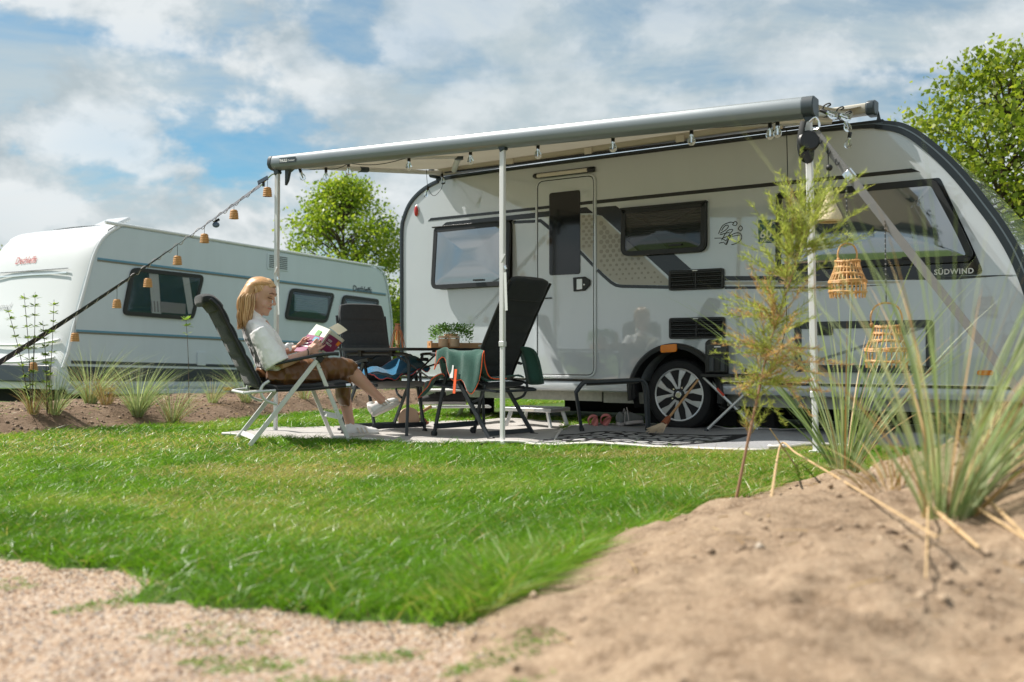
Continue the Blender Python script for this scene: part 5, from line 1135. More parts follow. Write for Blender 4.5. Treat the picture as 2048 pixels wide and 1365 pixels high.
# ------------------------------------------------------------------ towels
def hem(rows, mat, parent, r=.0045, closed=True):
    e = rows[0] + [q[-1] for q in rows[1:]] + rows[-1][-2::-1] + [q[0] for q in rows[-2:0:-1]]; MB().tube(e, r, 5, closed=True).build('hem', mat, parent, smooth=True)
def build_towels():
    T = thing('towel', 'blue terry towel with pink hem crumpled on the slate grey chair', 'towel', C2); rows = []
    for i in range(25):
        s = i / 24; r = []
        for k in range(31):
            t = k / 30; x = .16 + .46 * s + .02 * math.sin(t * 9); y = -.22 + .52 * t
            z = .472 + .05 * fbm(x * 9, y * 9, 3, 3) + .055 * abs(math.sin(9 * (y + .7 * x))) * (1 - .4 * s) + .17 * sstep(.05, .27, y) * (1 - .55 * s) + .07 * sstep(.45, 0, s) * (1 - t)
            if s > .93: z -= .02 * (s - .93) / .07 * (1 + math.sin(t * 22))
            r.append(Vector((x, y, z)))
        rows.append(r)
    MB().grid(rows).build('cloth', M['bluetowel'], T, smooth=True, solid=.008); hem(rows, M['pinkhem'], T)
    T = thing('towel', 'dark green towel with orange hem draped over the black upright chair', 'towel', C3); rows = []
    path = [(.02, .48), (.18, .49), (.235, .60), (.255, .685), (.285, .695), (.318, .67), (.332, .58), (.338, .50)]   # across the near arm: y, z
    P = smoothpath([(0, y, z) for y, z in path], 5); n = len(P)
    for i in range(23):
        s = i / 22; x = .06 + .50 * s; r = []
        for k, p in enumerate(P):
            t = k / (n - 1); w = .012 * math.sin(s * 17 + t * 4) * (t if t > .4 else .2); drop = (.10 * math.sin(s * 5.2 + .3) + .05 * math.sin(s * 13)) * max(0, t - .55) / .45
            r.append(Vector((x + .03 * math.sin(t * 6) - .10 * max(0, t - .6) * (s - .4), p.y + w + .012 * max(0, math.sin(s * 20)) * (t > .6), p.z + .012 * math.sin(s * 11) * (t < .5) - drop)))
        rows.append(r)
    MB().grid(rows).build('cloth', M['greentowel'], T, smooth=True, solid=.008); hem(rows, M['orangehem'], T)
    rows = []
    for i in range(14):     # corner that hangs from the seat towards the table
        s = i / 13; rows.append([Vector((.55 + .22 * t + .03 * math.sin(s * 6), .14 + .16 * s + .02 * math.sin(t * 7), .50 - .03 * t - .17 * t * t * s + .015 * math.sin(s * 9 + t * 5))) for t in np.linspace(0, 1, 10)])
    MB().grid(rows).build('cloth', M['greentowel'], T, smooth=True, solid=.008); hem(rows, M['orangehem'], T)
    rows = []
    for i in range(14):     # far end, beyond the backrest
        s = i / 13; rows.append([Vector((-.02 + .20 * s, -.22 - .13 * t - .02 * math.sin(s * 8), .70 - .27 * t * t - .04 * math.sin(s * 3.1) * t + .03 * math.sin(s * 3.1))) for t in np.linspace(0, 1, 10)])
    MB().grid(rows).build('cloth', M['greentowel'], T, smooth=True, solid=.010)
    rows = [[Vector((.08 + .45 * s, -.22 + .45 * t, .482 + .02 * math.sin(s * 12 + t * 5))) for t in np.linspace(0, 1, 14)] for s in np.linspace(0, 1, 16)]
    MB().grid(rows).build('cloth', M['greentowel'], T, smooth=True, solid=.010)
    q = Vector((.34, .345, .585)); MB().bar(q, q + Vector((0, .01, -.10)), .002, .035, (1, 0, 0)).build('care_label', M['print'], T); MB().bar(q + Vector((-.045, .004, -.03)), q + Vector((-.04, .02, -.22)), .004, .026, (1, 0, 0)).build('loop_strap', M['orangehem'], T)
build_towels()

# ------------------------------------------------------------------ things by the caravan door
def ground_frame(px, py, fx, fy, lift=0.0):
    g = G(px, py); return Frame((g.x, g.y, g.z + lift), (fx, fy, 0))
def build_small():
    f = Frame((A.w((1.98, -.52, 0)).x, A.w((1.98, -.52, 0)).y, gzf(A.w((1.98, -.52, 0)).x, A.w((1.98, -.52, 0)).y) + .005), A.x); T = thing('step_stool', 'folding aluminium step in front of the caravan door', 'step', f); H = .195
    MB().box((-.26, -.17, H - .035), (.26, .17, H)).build('tread', M['alu'], T, bevel=.004)
    for k in range(6): MB().box((-.25, -.15 + .055 * k, H + .0005), (.25, -.125 + .055 * k, H + .004)).build('grip_strip', M['greyplastic'], T)
    MB().box((-.02, -.1715, H - .03), (.08, -.170, H - .008)).build('maker_label', M['lampwhite'], T)
    for x in (-.20, .20):
        for y, s in ((-.13, -1), (.13, 1)):
            for dx in (0,): lg = MB().bar((x, y, H - .03), (x + (.05 if x > 0 else -.05), y + s * .02, 0), .022, .034).build('leg', M['alu'], T, bevel=.003); MB().box((x + (.05 if x > 0 else -.05) - .02, y + s * .02 - .018, 0), (x + (.05 if x > 0 else -.05) + .02, y + s * .02 + .018, .018)).build('foot_cap', M['blackplastic'], lg)
    # footrest with two bent tube frames
    a, b = G(1160, 868), G(1290, 867); mid = (a + b) / 2; f = Frame((mid.x, mid.y, mid.z + .02), (b.x - a.x, b.y - a.y - .10, 0)); L_ = (b - a).length
    T = thing('footrest', 'black tube footrest beside the caravan wheel', 'footrest', f); h = L_ / 2
    for y in (-.16, .16):
        P = [(-h + .02, y * .6, 0), (-h - .03, y, .34), (-h + .04, y, .425), (-h + .12, y, .43), (h - .12, y, .445), (h - .03, y, .44), (h + .0, y, .36), (h + .02, y * .6, 0)]
        lg = MB().tube(P[:1] + smoothpath(P[1:-1], 5) + P[-1:], .014, 10).build('tube_frame', M['frame'], T, smooth=True)
        for q in (P[0], P[-1]): MB().lathe([(.022, 0), (.020, .03), (.015, .04)], (q[0], q[1], 0), 12).build('foot_cap', M['blackplastic'], lg)
    MB().grid([[Vector((x, y, .437 + .014 * (x / h) - .02 * (1 - (y / .17) ** 2))) for y in np.linspace(-.17, .17, 9)] for x in np.linspace(-h + .06, h - .07, 12)]).build('sling', M['cushion'], T, smooth=True, solid=.02)
    # slippers
    for k, (px, ry, lab) in enumerate(((1192, .35, 'pink slipper standing on its edge next to its pair by the step'), (1214, -.2, 'pink slipper lying nearest the grey sneakers'))):
        g = G(px, 858); f = Frame((g.x, g.y, g.z + .035), (.25, 1, 0)); T = thing('slipper', lab, 'slipper', f, group='pink slippers')
        o = []
        for j in range(24):
            a = 2 * math.pi * j / 24; x = .125 * math.cos(a); o.append((x, math.copysign(abs(math.sin(a)) ** .8, math.sin(a)) * (.042 + .008 * math.cos(a))))
        tilt = R3('X', (-58, -28)[k]); tilt2 = tilt @ R3('Y', (-18, -12)[k])
        q = MB().prism([Vector((x, y, 0)) for x, y in o], (0, 0, .022)); q.v = [tuple(tilt2 @ Vector(v) + Vector((0, 0, .02 + .012 * k * 0))) for v in q.v]; q.build('footbed', M['pink'], T, bevel=.006)
        q = MB().grid([[Vector((x + .03, .050 * math.cos(a), .02 + .052 * math.sin(a))) for x in (-.035, 0, .035)] for a in np.linspace(-.1, math.pi + .1, 12)]); q.v = [tuple(tilt2 @ Vector(v) + Vector((0, 0, .02))) for v in q.v]; q.build('strap', M['pink'], T, smooth=True, solid=.010)
    up, so = shoe_mesh(.27, .046, .10, .06)
    def sneaker(px, py, fx, fy, lab, mu, ms, roll, group, z=None, Y=None, parent_loc=None):
        g = G(px, py) if parent_loc is None else Vector(parent_loc); f = Frame((g.x, g.y, g.z + .02), (fx, fy, 0)); T = thing('sneaker', lab, 'shoe', f, group=group); Rm = Matrix.Rotation(math.radians(roll), 4, 'X')
        Rm = Matrix.Translation((-.13, 0, .01 + .03 * abs(math.sin(math.radians(roll))))) @ Rm
        place(up, Rm).build('upper', mu, T, smooth=True, sub=1); place(so, Rm).build('midsole', ms, T, bevel=.006)
        place(MB().ell((.06, 0, .115), (.045, .026, .012)), Rm).build('opening', M['cable'], T, smooth=True)
        for j in range(4): place(MB().tube(smoothpath([(.11 + .02 * j, -.022, .103 - .008 * j), (.118 + .02 * j, 0, .112 - .009 * j), (.11 + .02 * j, .022, .103 - .008 * j)], 3), .0035, 5), Rm).build('lace', M['greysole'], T, smooth=True)
        place(MB().tube(smoothpath([(.05, -.02, .12), (.03, -.03, .16), (0, -.05, .13), (-.02, -.06, .03)], 4), .003, 5), Rm).build('lace', M['greysole'], T, smooth=True)
    sneaker(1243, 857, .35, 1, 'grey running shoe left of its pair beside the wheel', M['greymesh'], M['greysole'], 6, 'grey running shoes')
    sneaker(1268, 857, .75, .8, 'grey running shoe leaning on its pair nearest the wheel', M['greymesh'], M['greysole'], -14, 'grey running shoes')
    # broom leaning on the grill stand
    p0, p1 = at(1330, 846, 8.25), at(1396, 760, 8.55); d = (p1 - p0).normalized(); T = thing('hand_broom', 'wooden handled brush leaning in front of the wheel', 'broom', loc=p0)
    MB().tube([d * .0, p1 - p0], [.011, .0095], 10).build('handle', M['wood'], T, smooth=True); MB().tube([d * -.02, d * .05, d * .075], [.026, .022, .012], 12, flat=1.3).build('ferrule', M['brownleather'], T, smooth=True)
    br = MB(); rd = random.Random(8); g = gzf(p0.x - .08, p0.y) + .02 - p0.z
    for k in range(160):
        s = Vector((rd.uniform(-.03, .03), rd.uniform(-.02, .02), rd.uniform(-.01, .01))); e = -d * .10 + s * 2.3 + Vector((-.035, 0, 0)); e.z = max(e.z, g + .004); br.tube([s * .6, e], .0022, 4, cap=False)
    o = br.build('bristles', pm('bristle', (.62, .50, .36), .8, var=.15), T, fix=False); o['kind'] = 'stuff'
    # stand on crossed legs with tray, and what stands on it
    a, b = G(1432, 862), G(1508, 872); f = Frame(((a.x + b.x) / 2 + .02, (a.y + b.y) / 2 + .12, 0), (1, -.28, 0)); f.o.z = gzf(f.o.x, f.o.y) + .02; T = thing('folding_stand', 'folding stand with crossed aluminium legs and black tray near the wheel', 'stand', f); ZS = .50
    for y in (-.15, .15):
        for s in (-1, 1): lg = MB().tube([(s * .23, y + s * .02, 0), (-s * .25, y + s * .02, ZS - .03)], .0125, 10).build('leg', M['alu'], T, smooth=True); MB().tube([(s * .23, y + s * .02, 0), (s * .23 - s * .02, y + s * .02, .02)], .016, 8).build('foot_cap', M['greyplastic'], lg)
    MB().bar((-.13, -.172, ZS * .75), (-.07, -.172, ZS * .62), .003, .02).build('red_label', M['red'], T)
    MB().box((-.27, -.20, ZS - .03), (.27, .20, ZS)).build('tray', M['blackplastic'], T, bevel=.006)
    MB().tube(smoothpath([(.12, -.12, ZS * .42), (.0, -.16, ZS * .36), (-.12, -.12, ZS * .44)], 5), .006, 6).build('leg_strap', M['cable'], T)
    cw = f.w((-.135, -.03, ZS + .002)); T = thing('coffee_machine', 'black upright coffee machine standing on the left end of the stand', 'appliance', Frame(cw, f.x))
    MB().prism([Vector((x, -.10, z)) for x, z in ((-.10, 0), (.10, 0), (.10, .26), (.085, .29), (-.07, .30), (-.10, .27))], (0, .22, 0)).build('housing', M['blackplastic'], T, bevel=.012)
    MB().prism([Vector((x, -.103, z)) for x, z in ((-.085, .16), (.085, .16), (.085, .255), (-.06, .265), (-.085, .25))], (0, -.006, 0)).build('front_panel', M['decal'], T, bevel=.004)
    lettering('lettering', 'Mobitek', M['print'], T, (-.03, -.1105, .225), (1, 0, 0), (0, 0, 1), .013, .0, .006, .05) if False else None
    MB().box((-.02, -.1105, .228), (.035, -.109, .240)).build('maker_mark', M['print'], T)
    for x in (-.04, .05): MB().tube([(x, -.12, .02), (x, -.12, .14)], .022, 12).build('side_column', M['greyplastic'], T, smooth=True)
    cw = f.w((.14, 0, ZS + .002)); T = thing('kettle', 'black kettle with wire handle on the right end of the stand', 'kettle', Frame(cw, f.x))
    MB().lathe([(0, 0), (.09, 0), (.095, .01), (.09, .09), (.06, .12), (0, .125)], n=20).build('pot_body', M['blackplastic'], T, smooth=True); MB().tube(smoothpath([(-.08, 0, .09), (-.07, 0, .17), (0, 0, .21), (.07, 0, .17), (.08, 0, .09)], 5), .004, 6).build('handle', M['cable'], T, smooth=True)
    bw = f.w((.16, .38, 0)); T = thing('storage_bag', 'black bag standing under the caravan behind the crossed legs', 'bag', Frame((bw.x, bw.y, gzf(bw.x, bw.y)), A.x))
    MB().box((-.14, -.08, 0), (.22, .1, .30)).build('bag_body', M['rubber'], T, bevel=.03); lettering('lettering', 'Berger', pm('dim_print', (.30, .30, .30), .6), T, (-.02, -.082, .19), (1, 0, 0), (0, 0, 1), .03, .001, .01, 1)
    # shoe rack behind the table
    rw = at(915, 850, 9.75); rw.z = gzf(rw.x, rw.y); f = Frame(rw, (1, .12, 0)); T = thing('shoe_rack', 'small folding shelf with two white boards behind the table', 'shelf', f)
    for z in (.17, .335): MB().box((-.32, -.13, z), (.32, .13, z + .016)).build('board', M['print'], T, bevel=.003)
    for x in (-.30, .30):
        for y in (-.11, .11): MB().bar((x, y, 0), (x, y, .40), .018, .018).build('upright', M['frame'], T)
    sneaker(0, 0, -1, .1, 'black shoe on the lower board of the white shelf', M['rubber'], M['greysole'], 0, None, parent_loc=f.w((-.05, -.02, .17)))
    sneaker(0, 0, -1, -.15, 'black shoe at the left end of the white shelf seen from behind', M['rubber'], M['greysole'], 0, None, parent_loc=f.w((-.24, .03, .17)))
    sw = at(838, 842, 9.3); sw.z = gzf(sw.x, sw.y); T = thing('sandal', 'brown leather sandal on the grass behind the slate grey chair', 'sandal', Frame(sw, (.6, .8, 0)))
    MB().prism([Vector((.13 * math.cos(a), .05 * math.sin(a), .02 + .02 * math.cos(a))) for a in np.linspace(0, 6.283, 25)[:-1]], (0, 0, .02)).build('footbed', M['brownleather'], T, bevel=.006)
    MB().grid([[Vector((x + .03, .055 * math.cos(a), .035 + .06 * math.sin(a))) for x in (-.03, .03)] for a in np.linspace(0, math.pi, 10)]).build('strap', M['brownleather'], T, smooth=True, solid=.005)
    kw = at(822, 846, 9.2); kw.z = gzf(kw.x, kw.y); T = thing('beach_bat', 'wooden beach bat lying on the grass beside the brown sandal', 'bat', Frame(kw, (.75, .65, 0)))
    MB().prism([Vector((.12 * math.cos(a), .03, .10 + .10 * math.sin(a))) for a in np.linspace(0, 6.283, 29)[:-1]], (0, .012, 0)).build('blade', pm('pale_ply', (.60, .42, .30), .6, var=.1), T); MB().bar((.10, .036, .13), (.26, .036, .20), .02, .028).build('grip', M['wood'], T, bevel=.006)
build_small()
# ------------------------------------------------------------------ bulbs under the awning
def bulb_parts(T, p, d, size=1.0):
    """socket at p, glass bulb hanging along d"""
    d = Vector(d).normalized(); Mx = basis(p, d.orthogonal(), -d).to_3x3()
    so = MB().lathe([(0, .012), (.011, .012), (.013, .008), (.013, -.030), (0, -.030)], p, 12, Mx).build('socket', M['blackplastic'], T, smooth=True)
    s = size; prof = [(.011, -.028), (.013, -.040), (.022 * s, -.058), (.027 * s, -.075), (.024 * s, -.092), (.012, -.103), (0, -.105)]
    MB().lathe(prof, p, 14, Mx).build('bulb', M['clearglass'], so, smooth=True)
    MB().lathe([(0, -.030), (.0125, -.030), (.0125, -.044), (0, -.046)], p, 10, Mx).tube([p + d * .045, p + d * .085], .0045, 5).build('bulb_cap', M['chrome'], so, smooth=True)
def build_bulbs():
    T = thing('string_light', 'black cable of clear bulbs hung beneath the awning casing', 'string light', A); pts = []
    for px, py, y in ((600, 340, -2.20), (652, 338, -1.95), (697, 328, -1.8), (818, 316, -2.22), (941, 303, -2.22), (1076, 290, -2.22), (1226, 275, -2.22), (1383, 260, -2.22), (1540, 247, -2.15), (1555, 243, -2.22)):
        p = A.p(px, py, y); pts.append(p); bulb_parts(T, p, (0, 0, -1) if px > 610 else (.5, 0, -1))
    for px, py, y, d in ((1645, 222, -2.12, (.9, 0, -.5)), (1672, 228, -1.75, (1, 0, -.5)), (1688, 236, -1.35, (.35, 0, -1)), (1700, 268, -1.1, (-.2, 0, -1))):
        p = A.p(px, py, y); pts.append(p); bulb_parts(T, p, d)
        if py < 250: MB().tube(smoothpath([p, p + Vector((.01, 0, .03)), p + Vector((.04, 0, .04)), p + Vector((.05, 0, .03)), p + Vector((.03, 0, .022))], 4), .005, 5).build('clip', M['blackplastic'], T, smooth=True)
    P = []
    for a, b in zip(pts, pts[1:]):
        n = max(4, int((b - a).length / .06)); sag = .035 if (b - a).length > .3 else .02
        for k in range(n): t = k / n; P.append(a.lerp(b, t) + Vector((0, 0, (.005 if sag > .03 else 0) - (sag if a.y > -2.1 else .004) * math.sin(math.pi * t))))
    P.append(pts[-1]); MB().tube(P, .0035, 5).build('cable', M['cable'], T, smooth=True)
    T = thing('string_light', 'loose end of bulb cable dangling at the left end of the caravan roof', 'string light', A)
    a = A.p(853, 340, -.5); b = A.p(856, 375, -.45); c = A.p(884, 350, -.1)
    bulb_parts(T, b, (-.4, 0, -1)); bulb_parts(T, c, (.2, 0, -1))
    MB().tube(smoothpath([a, b, A.p(868, 392, -.35), A.p(884, 375, -.2), c], 6), .0028, 5).build('cable', M['cable'], T, smooth=True)
    T = thing('cable', 'thin black cable hanging down the caravan wall behind the right pole', 'cable', A)
    MB().tube(smoothpath([A.p(1573, 262, -.12), A.p(1575, 390, -.06), A.p(1569, 560, -.03), A.p(1573, 640, -.03), A.p(1560, 700, -.03), A.p(1545, 710, -.03), A.p(1538, 690, -.03)], 6), .004, 5).build('wire', M['cable'], T, smooth=True)
    q = A.p(1530, 690, -.04); MB().box((q.x - .02, -.05, q.z - .05), (q.x + .03, 0, q.z + .05)).build('plug', M['blackplastic'], T, bevel=.006)
build_bulbs()

# ------------------------------------------------------------------ guy straps, wicker shades, lanterns
def strap_ribbon(p, q, w, twist=0.0, n=40, sag=0.0, w0=0.0, th=.0025):
    p, q = Vector(p), Vector(q); d = (q - p).normalized(); u = Vector((0, 0, 1)); u = (u - d * u.dot(d)).normalized(); r = d.cross(u); A_ = []; B_ = []
    for i in range(n + 1):
        t = i / n; c = p.lerp(q, t) - Vector((0, 0, sag * math.sin(math.pi * t))); a = w0 + twist * t; e = u * math.cos(a) + r * math.sin(a); A_.append(c + e * w / 2); B_.append(c - e * w / 2)
    return MB().grid([A_, B_])
def build_straps():
    # right: broad grey webbing
    p = A.w(A.p(1624, 262, EXT)) + Vector((0, -.03, 0)); q = Vector((3.02, 5.25, .03))
    T = thing('guy_strap', 'broad grey webbing strap from the right awning corner down to the ground', 'strap'); d = (q - p).normalized()
    strap_ribbon(p, q, .050, 0, w0=0.25).build('webbing', M['strap'], T, solid=.003)
    def pt(t): return p.lerp(q, t)
    MB().bar(pt(.135), pt(.16), .010, .065).build('buckle', M['chrome'], T, bevel=.003)
    for t in (.03, .065, .10): MB().tube([pt(t) + Vector((math.cos(a) * .012, math.sin(a) * .006, math.sin(a + .5) * .03)) for a in np.linspace(0, 6.283, 13)[:-1]], .0028, 5, closed=True).build('cord_wrap', M['cable'], T)
    hk = A.w(A.p(1616, 246, EXT)) + Vector((0, -.03, 0))
    MB().tube(smoothpath([hk, hk + Vector((.03, -.02, .02)), hk + Vector((.05, -.03, -.02)), p + Vector((.02, -.02, 0)), p], 5), .007, 8).build('hook', M['chrome'], T, smooth=True)
    r0 = A.w(A.p(1612, 290, EXT)) + Vector((0, -.05, 0)); T = thing('ratchet', 'black strap ratchet bundle hanging at the top of the right pole', 'ratchet', loc=r0)
    MB().lathe([(0, -.025), (.055, -.025), (.065, -.015), (.065, .015), (.055, .025), (0, .025)], (0, 0, .01), 24, R3('X', 80)).build('reel', M['blackplastic'], T, smooth=True)
    MB().tube(smoothpath([(-.03, 0, .13), (-.045, 0, .06), (-.05, .0, -.02), (-.03, 0, -.09), (.01, 0, -.10), (.02, 0, -.03)], 5), .022, 8, flat=.6).build('strap_loop', M['cable'], T, smooth=True)
    MB().tube([(-.02, -.01, -.06), (0, -.02, -.11), (.015, -.01, -.08)], [.03, .028, .01], 8).build('bundle', M['rubber'], T, smooth=True)
    # lanterns hanging from the strap
    def cord(T, a, b, r=.0025, beads=False):
        MB().tube([a, b], r, 6).build('cord', M['cable'], T)
        if beads:
            for k in range(int((b - a).length / .03)): MB().ell(a + (b - a).normalized() * (.015 + .03 * k), (.005, .005, .006), n=6, m=4).build('bead', M['strap'], T)
    def on_strap(px):
        best = min((abs((1024 + FPX * pt(t / 400).x / pt(t / 400).y) - px), t / 400) for t in range(401)); return pt(best[1])
    def seen(px, py, Y): return at(px, py, Y)
    a = on_strap(1657) ; c = at(1659, 376, a.y - .03); base = at(1659, 445, a.y - .03)
    T = thing('lantern', 'cream gourd shaped lantern hanging highest on the grey strap', 'lantern', loc=base); H = c.z - base.z
    cord(T, Vector((0, 0, H)), Vector((a.x - base.x, a.y - base.y, a.z - base.z)), .003); MB().ell((0, 0, H + .12), (.02, .02, .02)).build('cord_knot', M['cable'], T, smooth=True)
    MB().lathe([(.012, H + .004), (.018, H), (.021, H * .93), (.024, H * .78), (.030, H * .62), (.044, H * .45), (.062, H * .28), (.074, H * .14), (.076, H * .05), (.066, 0), (.060, .004), (.068, H * .08), (.055, H * .28)], n=28).build('shade', M['cream'], T, smooth=True)
    for px, ptop, pbody, pbot, hw, lab in ((1695, 487, 522, 592, 36, 'smaller rattan lantern hanging above and left of the other one'), (1773, 606, 652, 732, 41, 'larger rattan lantern hanging lowest on the grey strap')):
        a = on_strap(px - 2); Y = a.y - .04; base = at(px, pbot, Y); k = Y / FPX; T = thing('lantern', lab, 'lantern', loc=base, group='rattan lanterns'); H = (pbot - pbody) * k; R = hw * k; Ht = (pbot - ptop) * k
        def prof(t): return R * np.interp(t, [0, .10, .35, .42, .62, .82, 1.0], [.93, .97, .99, .98, .80, .66, .64])
        for j in range(26):
            an = 2 * math.pi * j / 26; MB().tube([(prof(t) * math.cos(an), prof(t) * math.sin(an), t * H * 1.02 - (.012 if t == 0 else 0)) for t in (0, .1, .22, .35, .42, .55, .7, .85, 1.0)], .0036, 5).build('stake', M['rattan'], T, smooth=True)
        for t in (.09, .115, .37, .40, .43, .60, .63, .78, .81, .96, .99):
            P = [(prof(t) * 1.02 * math.cos(an) * (1 + .03 * math.sin(an * 13)), prof(t) * 1.02 * math.sin(an) * (1 + .03 * math.sin(an * 13)), t * H + .004 * math.sin(an * 2 + t * 9)) for an in np.linspace(0, 2 * math.pi, 53)[:-1]]
            MB().tube(P, .0042, 5, closed=True).build('weave', M['rattan'] if int(t * 100) % 2 else M['rattandark'], T, smooth=True)
        hw_ = R * (.50 if px < 1700 else .72); MB().tube(smoothpath([(-hw_, 0, H * .98), (-hw_ * 1.05, 0, H + (Ht - H) * .45), (-hw_ * .7, 0, H + (Ht - H) * .86), (0, 0, Ht), (hw_ * .7, 0, H + (Ht - H) * .86), (hw_ * 1.05, 0, H + (Ht - H) * .45), (hw_, 0, H * .98)], 5), .0055, 8).build('handle', M['rattan'], T, smooth=True)
        for s in (-1, 1): MB().ell((s * hw_, 0, H * 1.02), (.011, .012, .016)).build('handle_knot', M['rattandark'], T, smooth=True)
        cord(T, Vector((0, 0, Ht)), Vector((a.x - base.x, a.y - base.y, a.z - base.z)), .003, True)
    # left: dark webbing with a wicker light chain wound round it
    p = A.w(A.p(549, 352, EXT)); q = Vector((-5.35, 9.5, .30))
    T = thing('guy_strap', 'dark twisted webbing strap running from the left pole to the ground', 'strap')
    strap_ribbon(p.lerp(q, .04), q, .052, 2.1, w0=-.9 + math.pi / 2, n=60, sag=.05).build('webbing', M['strapdark'], T, solid=.003)
    def pl(t): return p.lerp(q, t) - Vector((0, 0, .05 * math.sin(math.pi * t)))
    c = pl(.04); MB().tube(smoothpath([p + Vector((.02, 0, .0)), p + Vector((-.02, -.01, .01)), c], 5), .008, 8).build('hook', M['chrome'], T, smooth=True)
    L_ = thing('string_light', 'light chain with eight wicker shades wound along the left strap', 'string light')
    W = []
    for k in range(240):
        t = .05 + .93 * k / 239; a = k * .75; W.append(pl(t) + Vector((0, math.cos(a) * .012, math.sin(a) * .020)))
    MB().tube(W, .0032, 5).build('cord', pm('pale_cord', (.55, .50, .48), .7, var=.2), L_, smooth=True)
    for px, py in ((535, 375), (468, 420), (409, 468), (355, 512), (296, 557), (234, 599), (150, 666), (67, 725)):
        bt = min((abs(1024 + FPX * pl(t / 500).x / pl(t / 500).y - px), t / 500) for t in range(501))[1]; c = pl(bt); b = at(px, py, c.y - .01)
        sh = MB().lathe([(.010, .002), (.024, -.001), (.031, -.012), (.035, -.035), (.039, -.080), (.036, -.080), (.032, -.036), (.026, -.012), (0, -.006)], b, 18).build('wicker_shade', M['rattandark'], L_, smooth=True)
        for j in range(5): MB().tube([b + Vector((np.interp(.012 + .016 * j, [0, .012, .035, .08], [.026, .032, .036, .040]) * math.cos(an), np.interp(.012 + .016 * j, [0, .012, .035, .08], [.026, .032, .036, .040]) * math.sin(an), -.012 - .0165 * j)) for an in np.linspace(0, 6.283, 19)[:-1]], .0028, 5, closed=True).build('weave', M['rattan'], sh, smooth=True)
        MB().tube([b, Vector((b.x, b.y, max(c.z, b.z + .01)))], .002, 5).build('drop_wire', M['cable'], L_)
    s = at(527, 362, p.y - .05); MB().bar(s + Vector((-.05, 0, -.02)), s + Vector((.04, 0, .03)), .07, .008, (.3, -.6, 1)).build('solar_panel', M['glassk'], L_, bevel=.002); MB().tube([s + Vector((0, 0, -.01)), s + Vector((0, 0, -.05))], .012, 8).build('panel_stem', M['blackplastic'], L_)
    s = at(432, 450, pl(.25).y - .03); c = thing('clip_lamp', 'small blue grey clip lamp fixed halfway along the left strap', 'lamp', loc=s)
    MB().ell((0, 0, 0), (.032, .03, .026)).build('lamp_head', pm('blue_grey_plastic', (.10, .15, .24), .4), c, smooth=True); MB().bar((-.02, 0, .02), (.03, 0, .05), .012, .02).build('clip', M['blackplastic'], c)
build_straps()

# ------------------------------------------------------------------ vegetation
def mesh_np(name, V, Fc, mat, parent=None, tone=None, kind='stuff', smooth=False):
    me = bpy.data.meshes.new(name); V = np.asarray(V, np.float32); Fc = np.asarray(Fc, np.int32); n = Fc.shape[1]
    me.vertices.add(len(V)); me.vertices.foreach_set('co', V.ravel()); me.loops.add(Fc.size); me.loops.foreach_set('vertex_index', Fc.ravel())
    me.polygons.add(len(Fc)); me.polygons.foreach_set('loop_start', np.arange(0, Fc.size, n, dtype=np.int32)); me.polygons.foreach_set('loop_total', np.full(len(Fc), n, np.int32))
    if smooth: me.polygons.foreach_set('use_smooth', np.ones(len(Fc), bool))
    me.update(calc_edges=True)
    if tone is not None:
        a = me.attributes.new('tone', 'FLOAT', 'POINT'); a.data.foreach_set('value', np.asarray(tone, np.float32))
    me.materials.append(mat); o = bpy.data.objects.new(name, me); COL.objects.link(o)
    if parent: o.parent = parent
    if kind: o['kind'] = kind
    return o
def ribbons(roots, dirs, bends, L, W, seg, rng, tones, face=None):
    """curved blades: roots (n,3), dirs initial unit (n,3), bends (n,3) added along length"""
    n = len(roots); t = np.linspace(0, 1, seg + 1); V = []; 
    side = np.cross(dirs, rng.normal(size=(n, 3))); side /= np.linalg.norm(side, axis=1, keepdims=True) + 1e-9
    for k in range(seg + 1):
        c = roots + (dirs * t[k] + bends * t[k] ** 2) * L[:, None]; w = W * (1 - t[k]) ** .7 * (.7 + .6 * t[k] * (1 - t[k]) * 2)
        if k < seg: V.append(c - side * w[:, None] / 2); V.append(c + side * w[:, None] / 2)
        else: V.append(c)
    m = 2 * seg + 1; VV = np.stack(V, 1).reshape(-1, 3); base = (np.arange(n) * m)[:, None]; F_ = []
    for k in range(seg - 1): F_.append(base + np.array([[2 * k, 2 * k + 1, 2 * k + 3]])); F_.append(base + np.array([[2 * k, 2 * k + 3, 2 * k + 2]]))
    F_.append(base + np.array([[2 * seg - 2, 2 * seg - 1, 2 * seg]]))
    tn = np.repeat(tones, m) if tones.ndim == 1 else tones.ravel()
    return VV, np.concatenate(F_, 0), tn
M['lawn'] = leaf_mat('lawn_blade', (.060, .165, .008), (.185, .385, .020), (.50, .42, .18), .50, .36, .5, last=.70)
M['marram'] = leaf_mat('marram_blade', (.17, .26, .10), (.34, .44, .22), (.56, .62, .42), .48, .45, .4)
M['straw'] = leaf_mat('dry_straw', (.26, .16, .06), (.42, .28, .12), (.58, .44, .24), .25, .6, .3)
M['treeleaf'] = leaf_mat('tree_leaf', (.085, .165, .015), (.235, .350, .030), (.52, .56, .070), .58, .40, .45)
M['treeleaf2'] = leaf_mat('tree_leaf_olive', (.080, .135, .016), (.205, .290, .030), (.46, .48, .070), .58, .40, .45)
M['shrubleaf'] = leaf_mat('shrub_leaf', (.11, .20, .03), (.22, .34, .06), (.38, .48, .12), .55, .45, .35)
M['tam'] = leaf_mat('tamarisk_green', (.28, .36, .08), (.44, .52, .13), (.60, .62, .24), .60, .6, .2)
M['tamdry'] = leaf_mat('tamarisk_rust', (.46, .25, .13), (.62, .39, .22), (.58, .52, .22), .55, .6, .2)
